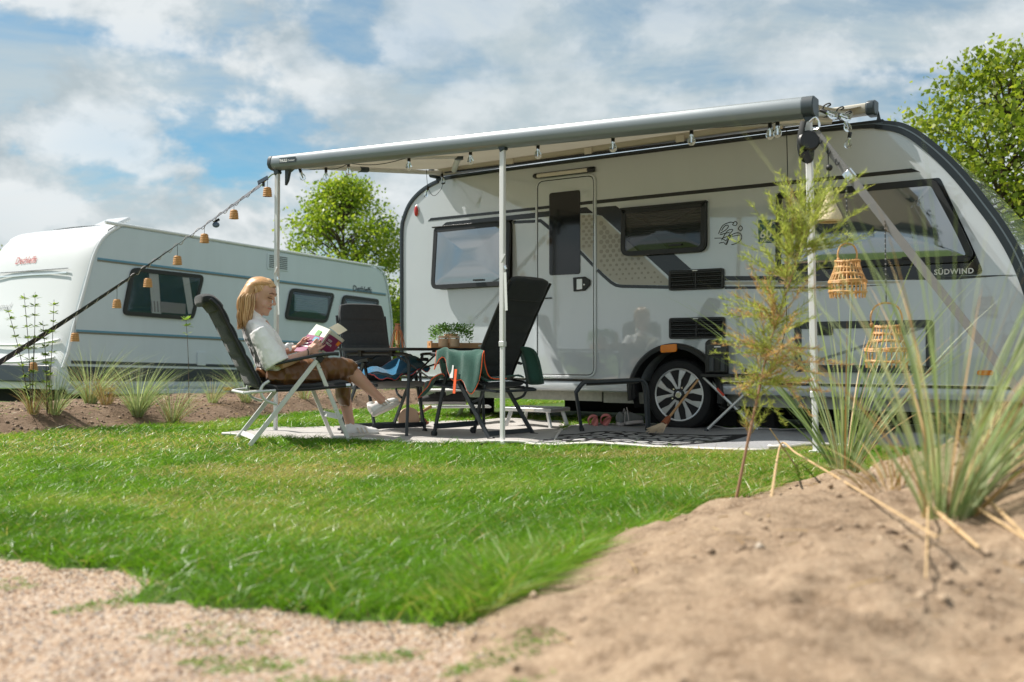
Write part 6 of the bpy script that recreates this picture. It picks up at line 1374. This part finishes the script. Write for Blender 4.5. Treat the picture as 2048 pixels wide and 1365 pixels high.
M['bark'] = pm('bark', (.085, .06, .042), .85, var=.3, vscale=20, bump=.5, bscale=40)

def build_lawn_grass():
    rng = np.random.default_rng(21)
    n = 900000; u = rng.random(n)
    Y = np.where(rng.random(n) < .62, 2.2 + (6.6 - 2.2) * u ** .9, 6.0 + 8.5 * u ** .8); half = Y * .56 + .35; X = (rng.random(n) * 2 - 1) * half
    ok = np.ones(n, bool)
    d = sand_d(X, Y); p = is_path(X, Y); bm_ = bed_mask(X, Y)
    ok &= (d < .02 * rng.random(n) + .01) & (p < .03 * rng.random(n)) & (bm_ < .08 * rng.random(n))
    # none where the rugs lie or under the caravans
    au = (X - A.o.x) * A.x.x + (Y - A.o.y) * A.x.y; av = (X - A.o.x) * A.y.x + (Y - A.o.y) * A.y.y
    ok &= ~((av > .9) & (au > -.3) & (au < 6.5)); 
    for poly in RUGS:
        P = np.array(poly); ins = np.zeros(n, bool)
        for i in range(len(P)):
            a, b = P[i - 1], P[i]; c = (a[1] > Y) != (b[1] > Y); ins ^= c & (X < (b[0] - a[0]) * (Y - a[1]) / (b[1] - a[1] + 1e-12) + a[0])
        ok &= ~ins
    ok &= bed_q(X, Y) < 2.95
    clump = fbm(X * 5, Y * 5, 3, 71); eg = np.maximum(d, p); ok &= rng.random(n) < 1 - .75 * sstep(-.30, .02, p) * (fbm(X * 7, Y * 7, 2, 73) < .55); ok &= rng.random(n) < np.clip(.35 + 1.1 * (clump - .15), .25, 1)
    X, Y, clump, d, p = X[ok], Y[ok], clump[ok], d[ok], p[ok]; n = len(X); Z = gz(X, Y)
    far = sstep(4, 10, Y)
    edge = np.maximum(sstep(-.5, -.05, d) * sstep(5.5, 3.5, Y), .0 * p)
    dryn = fbm(X * .75 + 3, Y * .9, 3, 81); dry = sstep(.44, .60, dryn) * sstep(3.2, 4.6, Y) * .38
    dry = np.maximum(dry, sstep(1.0, .35, np.hypot((X + 1.2) / 1.2, (Y - 5.55) / .55)) * .75)
    dry = np.maximum(dry, sstep(1.0, .3, np.hypot((X - 1.2) / 1.6, (Y - 6.3) / .35)) * .8)
    H = (.020 + .044 * clump * (.5 + fbm(X * 1.3, Y * 1.3, 2, 99)) + .020 * rng.random(n) + .03 * (rng.random(n) < .03)) * (1 - .35 * dry) * (1 + .85 * edge) * (1 + .25 * far) * (1 + .35 * sstep(4.6, 2.8, Y))
    Wd = (.0034 + .0026 * rng.random(n)) * (1 + .9 * far)
    ang = rng.random(n) * 2 * np.pi; lean = .35 + .5 * rng.random(n)
    D = np.stack([np.cos(ang) * lean, np.sin(ang) * lean, np.ones(n)], 1); D /= np.linalg.norm(D, axis=1, keepdims=True)
    wind = np.stack([np.cos(ang) * .5 + .18, np.sin(ang) * .5, -.35 * np.ones(n)], 1) * (.4 + .8 * rng.random(n))[:, None]
    patch = fbm(X * 1.6, Y * 1.6, 3, 91)
    tone = np.clip(-.05 + .85 * patch + .34 * (rng.random(n) - .5), 0, .58); isd = rng.random(n) < (.06 + .75 * dry)
    tone = np.where(isd, .62 + .38 * rng.random(n), tone)
    V, F_, tn = ribbons(np.stack([X, Y, Z - .004], 1), D, wind, H * 1.25, Wd, 2, rng, tone)
    o = mesh_np('lawn_grass', V, F_, M['lawn'], None, tn); tag(o, 'short green lawn grass between the gravel and the caravans', 'grass')
    # small weeds on the gravel
    rng = np.random.default_rng(5); xs = []; 
    for cx, cy, r, k in ((-.62, 2.30, .10, 260), (-.30, 2.33, .06, 120), (-.42, 2.14, .08, 160), (-.02, 2.20, .09, 300), (-1.15, 2.75, .08, 160), (-.75, 2.52, .12, 200), (.03, 1.98, .05, 80), (-1.6, 3.05, .1, 150)):
        a = rng.random(k) * 6.283; q = np.sqrt(rng.random(k)) * r; xs.append(np.stack([cx + q * np.cos(a) * 1.5, cy + q * np.sin(a) * .7], 1))
    XY = np.concatenate(xs); n = len(XY); ang = rng.random(n) * 6.283
    D = np.stack([np.cos(ang) * .8, np.sin(ang) * .8, np.ones(n) * .8], 1); D /= np.linalg.norm(D, axis=1, keepdims=True)
    V, F_, tn = ribbons(np.stack([XY[:, 0], XY[:, 1], gz(XY[:, 0], XY[:, 1]) - .003], 1), D, np.stack([np.cos(ang) * .4, np.sin(ang) * .4, -.4 + 0 * ang], 1), .018 + .02 * rng.random(n), .003 + .002 * rng.random(n), 2, rng, .1 + .35 * rng.random(n))
    o = mesh_np('gravel_weeds', V, F_, M['lawn'], None, tn); tag(o, 'small green weeds sprouting through the gravel path', 'weeds')
RUGS = []
for fr, bk in (([(445, 876), (560, 881), (700, 884), (900, 889), (1105, 893)], [(520, 864), (640, 858), (760, 854), (900, 846), (1130, 846)]), ([(1045, 892), (1300, 899), (1500, 906), (1640, 899), (1820, 902), (2030, 902)], [(1140, 858), (1290, 853), (1420, 858), (1480, 866), (1640, 862), (2030, 848)])):
    RUGS.append([tuple(G(*q))[:2] for q in fr] + [tuple(G(*q))[:2] for q in bk[::-1]])
build_lawn_grass()

def build_pebbles():
    rng = np.random.default_rng(31)
    def stones(name, label, n, xf, ok, size, mats, mat, sink):
        X, Y = xf(n); k = ok(X, Y); X, Y = X[k], Y[k]; n = len(X); Z = gz(X, Y); base = np.array([[1, 0, 0], [-.5, .87, 0], [-.5, -.87, 0], [.2, .1, .75], [0, 0, -.6]])
        S = size(rng.random(n))[:, None, None]; a = rng.random(n) * 6.283; Rm = np.stack([np.stack([np.cos(a), -np.sin(a), 0 * a], 1), np.stack([np.sin(a), np.cos(a), 0 * a], 1), np.stack([0 * a, 0 * a, 1 + 0 * a], 1)], 1)
        J = base[None] * (1 + .5 * (rng.random((n, 5, 3)) - .5)); V = np.einsum('nij,nkj->nki', Rm, J) * S + np.stack([X, Y, Z + sink * S[:, 0, 0]], 1)[:, None]
        F_ = np.array([[0, 1, 3], [1, 2, 3], [2, 0, 3], [1, 0, 4], [2, 1, 4], [0, 2, 4]]); Fc = (np.arange(n) * 5)[:, None, None] + F_[None]
        o = mesh_np(name, V.reshape(-1, 3), Fc.reshape(-1, 3), mat, None, np.repeat(rng.random(n), 5)); tag(o, label, name.replace('_', ' ').split()[-1])
    def tone_mat(name, stops):
        m = bpy.data.materials.new(name); m.use_nodes = True; t = m.node_tree; b = t.nodes['Principled BSDF']; a = nd(t, 'ShaderNodeAttribute', attribute_name='tone'); t.links.new(n_ramp(t, a.outputs['Fac'], stops), b.inputs[0]); b.inputs['Roughness'].default_value = .85; return m
    gm = tone_mat('pebble', [(0, (.21, .135, .09)), (.3, (.36, .25, .18)), (.6, (.45, .345, .26)), (.85, (.50, .45, .40)), (1, (.22, .21, .22))])
    stones('gravel_stones', 'loose pinkish gravel stones on the path in front', 26000, lambda n: ((rng.random(n) * 2 - 1) * 1.9 - .3, 1.55 + 1.9 * rng.random(n)), lambda X, Y: (is_path(X, Y) > .01) & (sand_d(X, Y) < .25 * rng.random(len(X))), lambda r: .0025 + .005 * r ** 2.5, None, gm, .1)
    sm = tone_mat('clod', [(0, (.13, .09, .058)), (.25, (.25, .18, .12)), (.7, (.33, .24, .16)), (.95, (.38, .29, .20)), (1, (.60, .55, .48))])
    stones('sand_clods', 'small clods and shells scattered over the sand bank', 14000, lambda n: (-.4 + 3.2 * rng.random(n), 1.4 + 3.4 * rng.random(n)), lambda X, Y: (sand_d(X, Y) > .0) & (rng.random(len(X)) < sstep(.46, .62, fbm(X * 2.3, Y * 2.3, 3, 57)) + .06), lambda r: .002 + .018 * r ** 9, None, sm, 0.15)
    bm2 = tone_mat('bed_clod', [(0, (.07, .045, .03)), (.5, (.19, .13, .085)), (1, (.30, .22, .15))])
    stones('soil_clods', 'crumbs of brown soil on the planting bed', 9000, lambda n: (-6 + 6 * rng.random(n), 8 + 6 * rng.random(n)), lambda X, Y: (bed_mask(X, Y) > .02) & (bed_q(X, Y) < 2.2), lambda r: .006 + .022 * r ** 3, None, bm2, 0.0)
build_pebbles()

def grass_tuft(label, base, n, h, spread, seed, dry=.2, lean=(0, 0), width=.006, seg=8, group=None, cat='grass tuft', droop=.6):
    rng = np.random.default_rng(seed); T = thing('marram_grass', label, cat, loc=base, group=group)
    for name, m, k in (('blades', M['marram'], int(n * (1 - dry))), ('dry_blades', M['straw'], int(n * dry))):
        if k < 1: continue
        a = rng.random(k) * 6.283; r = np.sqrt(rng.random(k)) * spread * .35; s = .10 + .55 * rng.random(k) ** 1.5
        D = np.stack([np.cos(a) * s + lean[0], np.sin(a) * s + lean[1], np.ones(k)], 1); D /= np.linalg.norm(D, axis=1, keepdims=True)
        out = np.stack([np.cos(a), np.sin(a), 0 * a], 1) + np.array([lean[0], lean[1], 0]) * 1.2
        bend = out * (.15 + droop * rng.random(k) ** 1.4)[:, None]; bend[:, 2] = -.25 * np.hypot(bend[:, 0], bend[:, 1]) - .1 * rng.random(k)
        L_ = h * (.40 + .7 * rng.random(k) ** .7) * (1 if name == 'blades' else .75)
        V, F_, tn = ribbons(np.stack([r * np.cos(a), r * np.sin(a), 0 * a - .01], 1), D, bend, L_, width * (.7 + .6 * rng.random(k)), seg, rng, rng.random(k))
        mesh_np(name, V, F_, m, T, tn)
    return T
def leafy_shoot(label, base, h, seed, n=90, lean=(0.0, 0.0), leaf=.035, name='young_shrub', stems=3, group=None, top_only=False):
    rd = random.Random(seed); T = thing(name, label, 'shrub', loc=base, group=group); st = MB(); V = []; F_ = []; tn = []
    for s in range(stems):
        a = rd.uniform(0, 6.283); hh = h * rd.uniform(.75, 1.0) if s else h; e = Vector((math.cos(a) * .10 * h * s + lean[0] * h, math.sin(a) * .06 * h + lean[1] * h, hh)); P = smoothpath([Vector((0, 0, -.02)), e * .5 + Vector((.01 * h, 0, .03 * h)), e], 6); st.tube(P, [.005 * (1 - .7 * i / len(P)) for i in range(len(P))], 5)
        for k in range(n // stems):
            t = rd.uniform(.80 if top_only else .22, 1.0); c = P[min(int(t * (len(P) - 1)), len(P) - 1)]; an = rd.uniform(0, 6.283); d = Vector((math.cos(an), math.sin(an), rd.uniform(-.1, .8))).normalized(); sd = d.cross(Vector((0, 0, 1))).normalized(); L_ = leaf * rd.uniform(.6, 1.2); b = len(V); c = c + d * .006
            V += [c, c + d * L_ * .5 + sd * L_ * .24, c + d * L_ + Vector((0, 0, -.005)), c + d * L_ * .5 - sd * L_ * .24]; F_.append((b, b + 1, b + 2, b + 3)); tn += [rd.random()] * 4
    st.build('stem', M['bark'], T, smooth=True, fix=False); mesh_np('leaves', V, F_, M['shrubleaf'], T, tn)
def build_bed_plants():
    g = 'marram tufts on the planting bed'
    def bedspot(px, py):
        for dy in range(0, 60, 2):
            q = G(px, py + dy)
            if bed_q(q.x, q.y) < 2.3: return q
        return q
    for px, py, n, h, sd, dry, ln, lab in ((108, 818, 90, .42, 1, .25, (.05, 0), 'wispy grass tuft at the left end of the bed behind the leafy shrub'), (180, 818, 130, .50, 2, .25, (.15, 0), 'grass tuft leaning right below the third wicker shade from the left'),
            (66, 822, 50, .36, 9, .8, (0, 0), 'straw coloured grass tuft under the leftmost wicker shade'), (212, 836, 60, .40, 3, .85, (.1, 0), 'dry straw tuft nearest the lawn edge of the bed'), (275, 822, 190, .48, 4, .1, (.08, 0), 'dense green grass tuft below the large window of the white caravan'),
            (345, 826, 110, .42, 5, .35, (.12, 0), 'loose grass tuft with red stalks left of the recliner'), (425, 806, 60, .28, 6, .3, (.2, 0), 'small spread out grass tuft just left of the recliner'), (492, 806, 80, .40, 7, .3, (-.05, 0), 'grass tuft behind the back legs of the recliner'),
            (610, 815, 60, .26, 8, .4, (0, 0), 'low grass tuft behind the legs of the woman'), (700, 812, 50, .25, 10, .5, (0, 0), 'low dry grass tuft behind the table legs'), (905, 802, 40, .2, 12, .5, (0, 0), 'tiny grass tuft behind the shoe rack')):
        b = bedspot(px, py); grass_tuft(lab, b, int(n * 1.5), h * 1.35 * b.y / 9.2, .12, sd, dry, ln, .0055, 7, g, droop=.5)
    b = bedspot(62, 818); leafy_shoot('tall leafy shrub with thin upright stems at the far left', b, .122 * b.y, 3, 420, (.0, 0), .052, 'young_shrub', 3, 'leafy shrubs on the bed')
    b = bedspot(94, 812); leafy_shoot('slender leafy shrub just right of the tallest one on the bed', b, .115 * b.y, 4, 320, (.03, 0), .052, 'young_shrub', 2, 'leafy shrubs on the bed')
    b = bedspot(378, 815); leafy_shoot('single thin stalk with yellow green leaves at its tip beside the recliner', b, .092 * b.y, 6, 34, (-.02, 0), .075, 'young_shrub', 1, None, True)
    rng = np.random.default_rng(77); n = 420; X = -6 + 5.4 * rng.random(n); Y = 8 + 5 * rng.random(n); k = (bed_mask(X, Y) > 0) & (bed_q(X, Y) < 2); X, Y = X[k], Y[k]; n = len(X); a = rng.random(n) * 6.283
    V, F_, tn = ribbons(np.stack([X, Y, gz(X, Y) + .006], 1), np.stack([np.cos(a), np.sin(a), .15 + .2 * rng.random(n)], 1), np.stack([0 * a, 0 * a, -.2 + 0 * a], 1), .08 + .2 * rng.random(n), .004 + .004 * rng.random(n), 3, rng, rng.random(n))
    o = mesh_np('bed_straw', V, F_, M['straw'], None, tn); tag(o, 'scattered dry straw lying on the planting bed', 'straw')
    n = 2600; X = -6 + 5.6 * rng.random(n); Y = 8 + 6 * rng.random(n); k = (bed_mask(X, Y) > 0) & (fbm(X * 2.2, Y * 2.2, 3, 14) > .52); X, Y = X[k], Y[k]; n = len(X); a = rng.random(n) * 6.283
    V, F_, tn = ribbons(np.stack([X, Y, gz(X, Y) - .004], 1), np.stack([np.cos(a) * .6, np.sin(a) * .6, .8 + 0 * a], 1), np.stack([np.cos(a) * .4, np.sin(a) * .4, -.4 + 0 * a], 1), .03 + .05 * rng.random(n), .005 + .004 * rng.random(n), 2, rng, .1 + .4 * rng.random(n))
    o = mesh_np('bed_weeds', V, F_, M['lawn'], None, tn); tag(o, 'sparse green weeds growing on the planting bed', 'weeds')
build_bed_plants()

def build_foreground():
    def onground(px, py): return G(px, py)
    b = onground(1893, 1035); k = b.y / 2.5
    grass_tuft('tallest grass tuft at the right edge on the sand bank', b, 125, 1.08 * k, .18, 41, .20, (.16, 0), .0068 * k, 12, 'tufts on the sand bank', droop=.42)
    b = onground(1690, 950); k = b.y / 4.0
    grass_tuft('grass tuft on the sand bank in front of the right pole', b, 85, .95 * k, .16, 42, .15, (.03, 0), .0085 * k, 12, 'tufts on the sand bank', droop=.36)
    b = onground(1985, 960); grass_tuft('flattened dry grass tuft at the right edge behind the tallest tuft', b, 70, .42 * b.y / 3, .2, 43, .75, (.2, 0), .007, 8, 'tufts on the sand bank', droop=.9)
    b = onground(1770, 975); grass_tuft('low straw tuft between the two tall tufts', b, 45, .30 * b.y / 3.2, .2, 44, .8, (-.3, .1), .007, 8, 'tufts on the sand bank', droop=1.0)
    # dry stalks lying on the bank
    def stalk(label, pts, r):
        P = [Vector(q) for q in pts]; T = thing('dry_stalk', label, 'stalk', loc=P[0], group='dry stalks on the sand bank'); L_ = [q - P[0] for q in smoothpath(P, 6)]
        MB().tube(L_, [r * (1 - .5 * i / len(L_)) for i in range(len(L_))], 7).build('stalk', pm('dry_stalk_skin', (.52, .36, .19), .6, var=.2, vscale=25), T, smooth=True)
        for t in (.33, .66): q = L_[int(t * (len(L_) - 1))]; MB().ell(q, (r * 1.25, r * 1.25, r * 1.25), n=8, m=5).build('node', pm('stalk_node', (.42, .27, .13), .7), T, smooth=True)
    def up(px, py, h): q = G(px, py); return at(px, py - h, q.y)
    def lie(a, b, n, up0=.0, r=.006):
        p, q = G(*a), G(*b); out = [p.lerp(q, i / (n - 1)) for i in range(n)]; up = max(gzf(v.x, v.y) - v.z for v in (p.lerp(q, i / 30) for i in range(30)))
        out = [v + Vector((0, 0, max(up, 0) * (1 - .3 * i / (n - 1)) + r * .8 + up0 * (1 - i / (n - 1)))) for i, v in enumerate(out)]
        return out
    foot = G(1537, 1035); stalk('long bent straw stalk slanting across the sand bank', [foot] + lie((1562, 938), (1875, 1142), 6, .03), .0055)
    stalk('straw stalk sticking out of the lawn beside the tamarisk', [G(1600, 945), at(1540, 858, G(1600, 945).y)], .005)
    stalk('thick straw stalk lying from the tall tuft to the lower right', lie((1845, 962), (2060, 1100), 4), .006)
    stalk('short thick straw stalk leaning in front of the tall tuft', lie((1868, 1035), (1958, 1112), 3), .007)
    stalk('thin straw stalk at the right edge of the sand bank', lie((1930, 965), (2060, 1085), 4), .006)
    stalk('thin vertical straw stalk below the tall tuft', lie((1858, 1000), (1852, 1180), 4), .004)
    rng0 = np.random.default_rng(78); n = 420; X = 3.0 * rng0.random(n) - .1; Y = 1.7 + 3 * rng0.random(n); k = (sand_d(X, Y) > .05) & (rng0.random(n) < sstep(-.2, 1.2, X) * .8 + .15); X, Y = X[k], Y[k]; n = len(X); a = rng0.random(n) * 6.283
    V, F_, tn = ribbons(np.stack([X, Y, gz(X, Y) + .004], 1), np.stack([np.cos(a), np.sin(a) * .8, .06 + .25 * rng0.random(n) ** 3], 1), np.stack([0 * a + .1 * np.sin(a * 3), 0 * a, -.12 + 0 * a], 1), .03 + .16 * rng0.random(n) ** 2, .0025 + .0025 * rng0.random(n), 4, rng0, rng0.random(n))
    o = mesh_np('bank_straw', V, F_, M['straw'], None, tn); tag(o, 'broken dry straw littering the sand bank', 'straw')
    # tamarisk
    b = onground(1470, 1000); Y0 = b.y; rd = random.Random(12); rng = np.random.default_rng(13)
    T = thing('tamarisk_shrub', 'feathery young tamarisk with rust tinged lower twigs on the sand bank', 'shrub', loc=b)
    def q(px, py, dy=0.0): return at(px, py, Y0 + dy) - b
    main = smoothpath([Vector((0, 0, -.02)), q(1492, 900), q(1516, 790), q(1536, 700), q(1562, 615), q(1592, 525), q(1604, 440), q(1572, 352)], 6)
    st = MB(); st.tube(main, [.0075 * (1 - .8 * i / len(main)) for i in range(len(main))], 7); st.build('stem', pm('tamarisk_bark', (.30, .17, .10), .7, var=.2), T, smooth=True)
    twigs = []
    def spray(c, dirs, L0, L1, n, dryp):
        for k in range(int(n * 1.05)):
            d = Vector(dirs).normalized() + Vector((rd.uniform(-1, 1), rd.uniform(-.9, .9), rd.uniform(-.55, .9))) * .95; twigs.append((Vector(c) + Vector((rd.uniform(-.02, .02), rd.uniform(-.03, .03), rd.uniform(-.02, .02))), d.normalized(), rd.uniform(L0, L1) * 1.25, rd.random() < dryp * .75))
    kk = Y0 / 2.8
    for px, py, d, n, a, bb, dp in ((1596, 515, (0, 0, 1), 16, .08, .17, .05), (1602, 470, (.1, 0, 1), 14, .08, .17, 0), (1600, 440, (.8, 0, .7), 12, .10, .20, 0), (1598, 500, (1, 0, .35), 12, .10, .19, .05), (1585, 520, (-.7, 0, .8), 14, .08, .17, .05), (1575, 560, (-.6, 0, .5), 12, .07, .15, .15),
            (1575, 580, (.5, 0, .3), 8, .06, .12, .3), (1555, 630, (-.7, 0, .3), 16, .07, .15, .55), (1545, 665, (.5, 0, .5), 12, .06, .13, .5), (1535, 700, (-.8, 0, .2), 16, .06, .14, .75), (1535, 690, (.8, 0, .0), 10, .06, .14, .7), (1522, 745, (-.5, 0, -.1), 10, .05, .13, .4),
            (1522, 760, (.6, 0, .2), 10, .05, .13, .4), (1512, 800, (-.4, 0, .5), 8, .05, .11, .2), (1500, 860, (.2, 0, .6), 6, .04, .09, .2), (1528, 720, (1, 0, -.2), 7, .16, .26, .85), (1520, 760, (1, 0, 0), 5, .10, .2, .8)):
        spray(q(px, py, rd.uniform(-.05, .05)), d, a * kk, bb * kk, n, dp)
    for name, m, flag in (('foliage', M['tam'], False), ('rust_foliage', M['tamdry'], True)):
        R_, D_, B_, L_, W_, N_ = [], [], [], [], [], []; tw = MB()
        for c, d, L1, isdry in twigs:
            if isdry != flag: continue
            tw.tube([c, c + d * L1 * .5 + Vector((0, 0, .006)), c + d * L1 + Vector((0, 0, .02))], [.0018, .0013, .0006], 4, cap=False)
            for j in range(int(L1 / .0040)):
                t = rd.uniform(.08, 1); p = c + d * L1 * t + Vector((0, 0, .02 * t * t)); e = (d * .8 + Vector((rd.uniform(-1, 1), rd.uniform(-1, 1), rd.uniform(-.6, 1)))).normalized()
                R_.append(p); D_.append(e); L_.append(rd.uniform(.014, .034) * kk * (1.15 - .5 * t)); W_.append(.0028 * kk); N_.append(rd.random())
        tw.build('twigs', pm('twig_' + name, (.26, .22, .08) if not flag else (.34, .20, .10), .7), T, fix=False)['kind'] = 'stuff'
        R_, D_ = np.array([v[:] for v in R_]), np.array([v[:] for v in D_]); V, F_, tn = ribbons(R_, D_, D_ * 0 + np.array([0, 0, .15]), np.array(L_), np.array(W_), 2, rng, np.array(N_)); mesh_np(name, V, F_, m, T, tn)
build_foreground()

def build_tree(label, base, trunk_h, crown, seed, n_cl, n_lf, leaf, mat, shape, group=None, name='broadleaf_tree', rad=.10, gap=.42):
    """crown: centre height, radius sideways, radius up; shape(h) scales the radius with height -1..1"""
    rd = random.Random(seed); rng = np.random.default_rng(seed); T = thing(name, label, 'tree', loc=base, group=group); cz, R, Hh = crown
    tr = MB(); tip = Vector((rd.uniform(-.1, .1), 0, cz + Hh * .75)); P = smoothpath([Vector((0, 0, -.1)), Vector((.03, 0, trunk_h)), Vector((-.04, .03, cz)), tip], 6)
    tr.tube(P, [rad * (1 - .88 * i / len(P)) for i in range(len(P))], 8); tr.build('trunk', M['bark'], T, smooth=True)
    limbs = MB(); cl = []
    while len(cl) < n_cl:
        h = rd.uniform(-1, 1); a = rd.uniform(0, 6.283); rr = rd.random() ** .45; r = R * shape(h) * rr * (.72 + .62 * float(fbm(np.array([a * 1.7 + seed]), np.array([h * 2.4 + 3]), 2, seed)[0]))
        c = Vector((r * math.cos(a), r * math.sin(a), cz + Hh * h)); 
        if fbm(np.array([c.x * 1.1 + c.y * .5 + seed]), np.array([c.z * 1.1 + c.y * .6]), 3, seed)[0] < gap: continue
        cl.append(c)
    for i, c in enumerate(cl):
        if i % 3 == 0:
            t = min(.92, max(.25, (c.z - .55 * (c.xy.length) ) / P[-1].z)); s = P[int(t * (len(P) - 1))]; m = s.lerp(c, .5) + Vector((rd.uniform(-.1, .1), rd.uniform(-.1, .1), .10)); limbs.tube(smoothpath([s, m, c], 3), [.030, .026, .022, .018, .014, .010, .006], 5)
    limbs.build('limbs', M['bark'], T, smooth=True, fix=False)['kind'] = 'stuff'
    C = np.array([c[:] for c in cl]); idx = rng.integers(0, n_cl, n_cl * n_lf); n = len(idx); sp = .135 * (R / 1.5)
    off = rng.normal(size=(n, 3)) * sp * np.array([1, 1, .75]); Pn = C[idx] + off
    d = rng.normal(size=(n, 3)); d[:, 2] -= .3; d /= np.linalg.norm(d, axis=1, keepdims=True); s = np.cross(d, rng.normal(size=(n, 3))); s /= np.linalg.norm(s, axis=1, keepdims=True); L_ = (leaf * (.6 + .7 * rng.random(n)))[:, None]
    up = np.cross(s, d)
    V = np.stack([Pn, Pn + d * L_ * .5 + s * L_ * .36 + up * L_ * .08, Pn + d * L_, Pn + d * L_ * .5 - s * L_ * .36 + up * L_ * .08], 1).reshape(-1, 3); F_ = (np.arange(n) * 4)[:, None] + np.array([[0, 1, 2, 3]])
    ct = rng.random(n_cl); tone = np.clip(.35 * ct[idx] + .5 * rng.random(n) + .12, 0, 1); mesh_np('crown', V, F_, mat, T, np.repeat(tone, 4))
    return T
def build_trees():
    Y = 24.0; b = at(690, 705, Y); build_tree('green tree rising behind the white caravan', (b.x, Y, -.1), 1.0, (2.75, 2.0, 2.10), 3, 460, 50, .088, M['treeleaf'], lambda h: np.interp(h, [-1, -.6, -.1, .35, .75, 1], [.80, 1.0, .95, .76, .52, .14]), gap=.35)
    Y = 15.5; b = at(2010, 705, Y); build_tree('olive green tree behind the front of the large caravan', (b.x, Y, -.1), 1.2, (3.20, 2.05, 2.20), 15, 430, 46, .095, M['treeleaf2'], lambda h: np.interp(h, [-1, -.5, 0, .4, .75, 1], [.85, 1.0, .96, .80, .58, .2]))
    Y = 17.5; b = at(2110, 705, Y); build_tree('lower dense tree at the right edge behind the caravan front', (b.x, Y, -.1), .8, (2.0, 1.3, 1.6), 9, 180, 60, .105, M['treeleaf2'], lambda h: np.interp(h, [-1, 0, 1], [.8, 1, .3]))
    Y = 38.0; b = at(-45, 705, Y); build_tree('distant tree at the left edge beyond the white caravan', (b.x, Y, -.1), 1.0, (3.2, 1.35, 2.0), 7, 90, 60, .16, M['treeleaf2'], lambda h: np.interp(h, [-1, 0, 1], [.8, 1, .3]))
    Y = 26.0; b = at(800, 705, Y); build_tree('yellow green bush in the gap between the two caravans', (b.x, Y, -.1), .3, (1.1, .75, 1.05), 8, 90, 60, .10, M['treeleaf'], lambda h: np.interp(h, [-1, 0, 1], [.9, 1, .4]), name='bush', rad=.05)
build_trees()
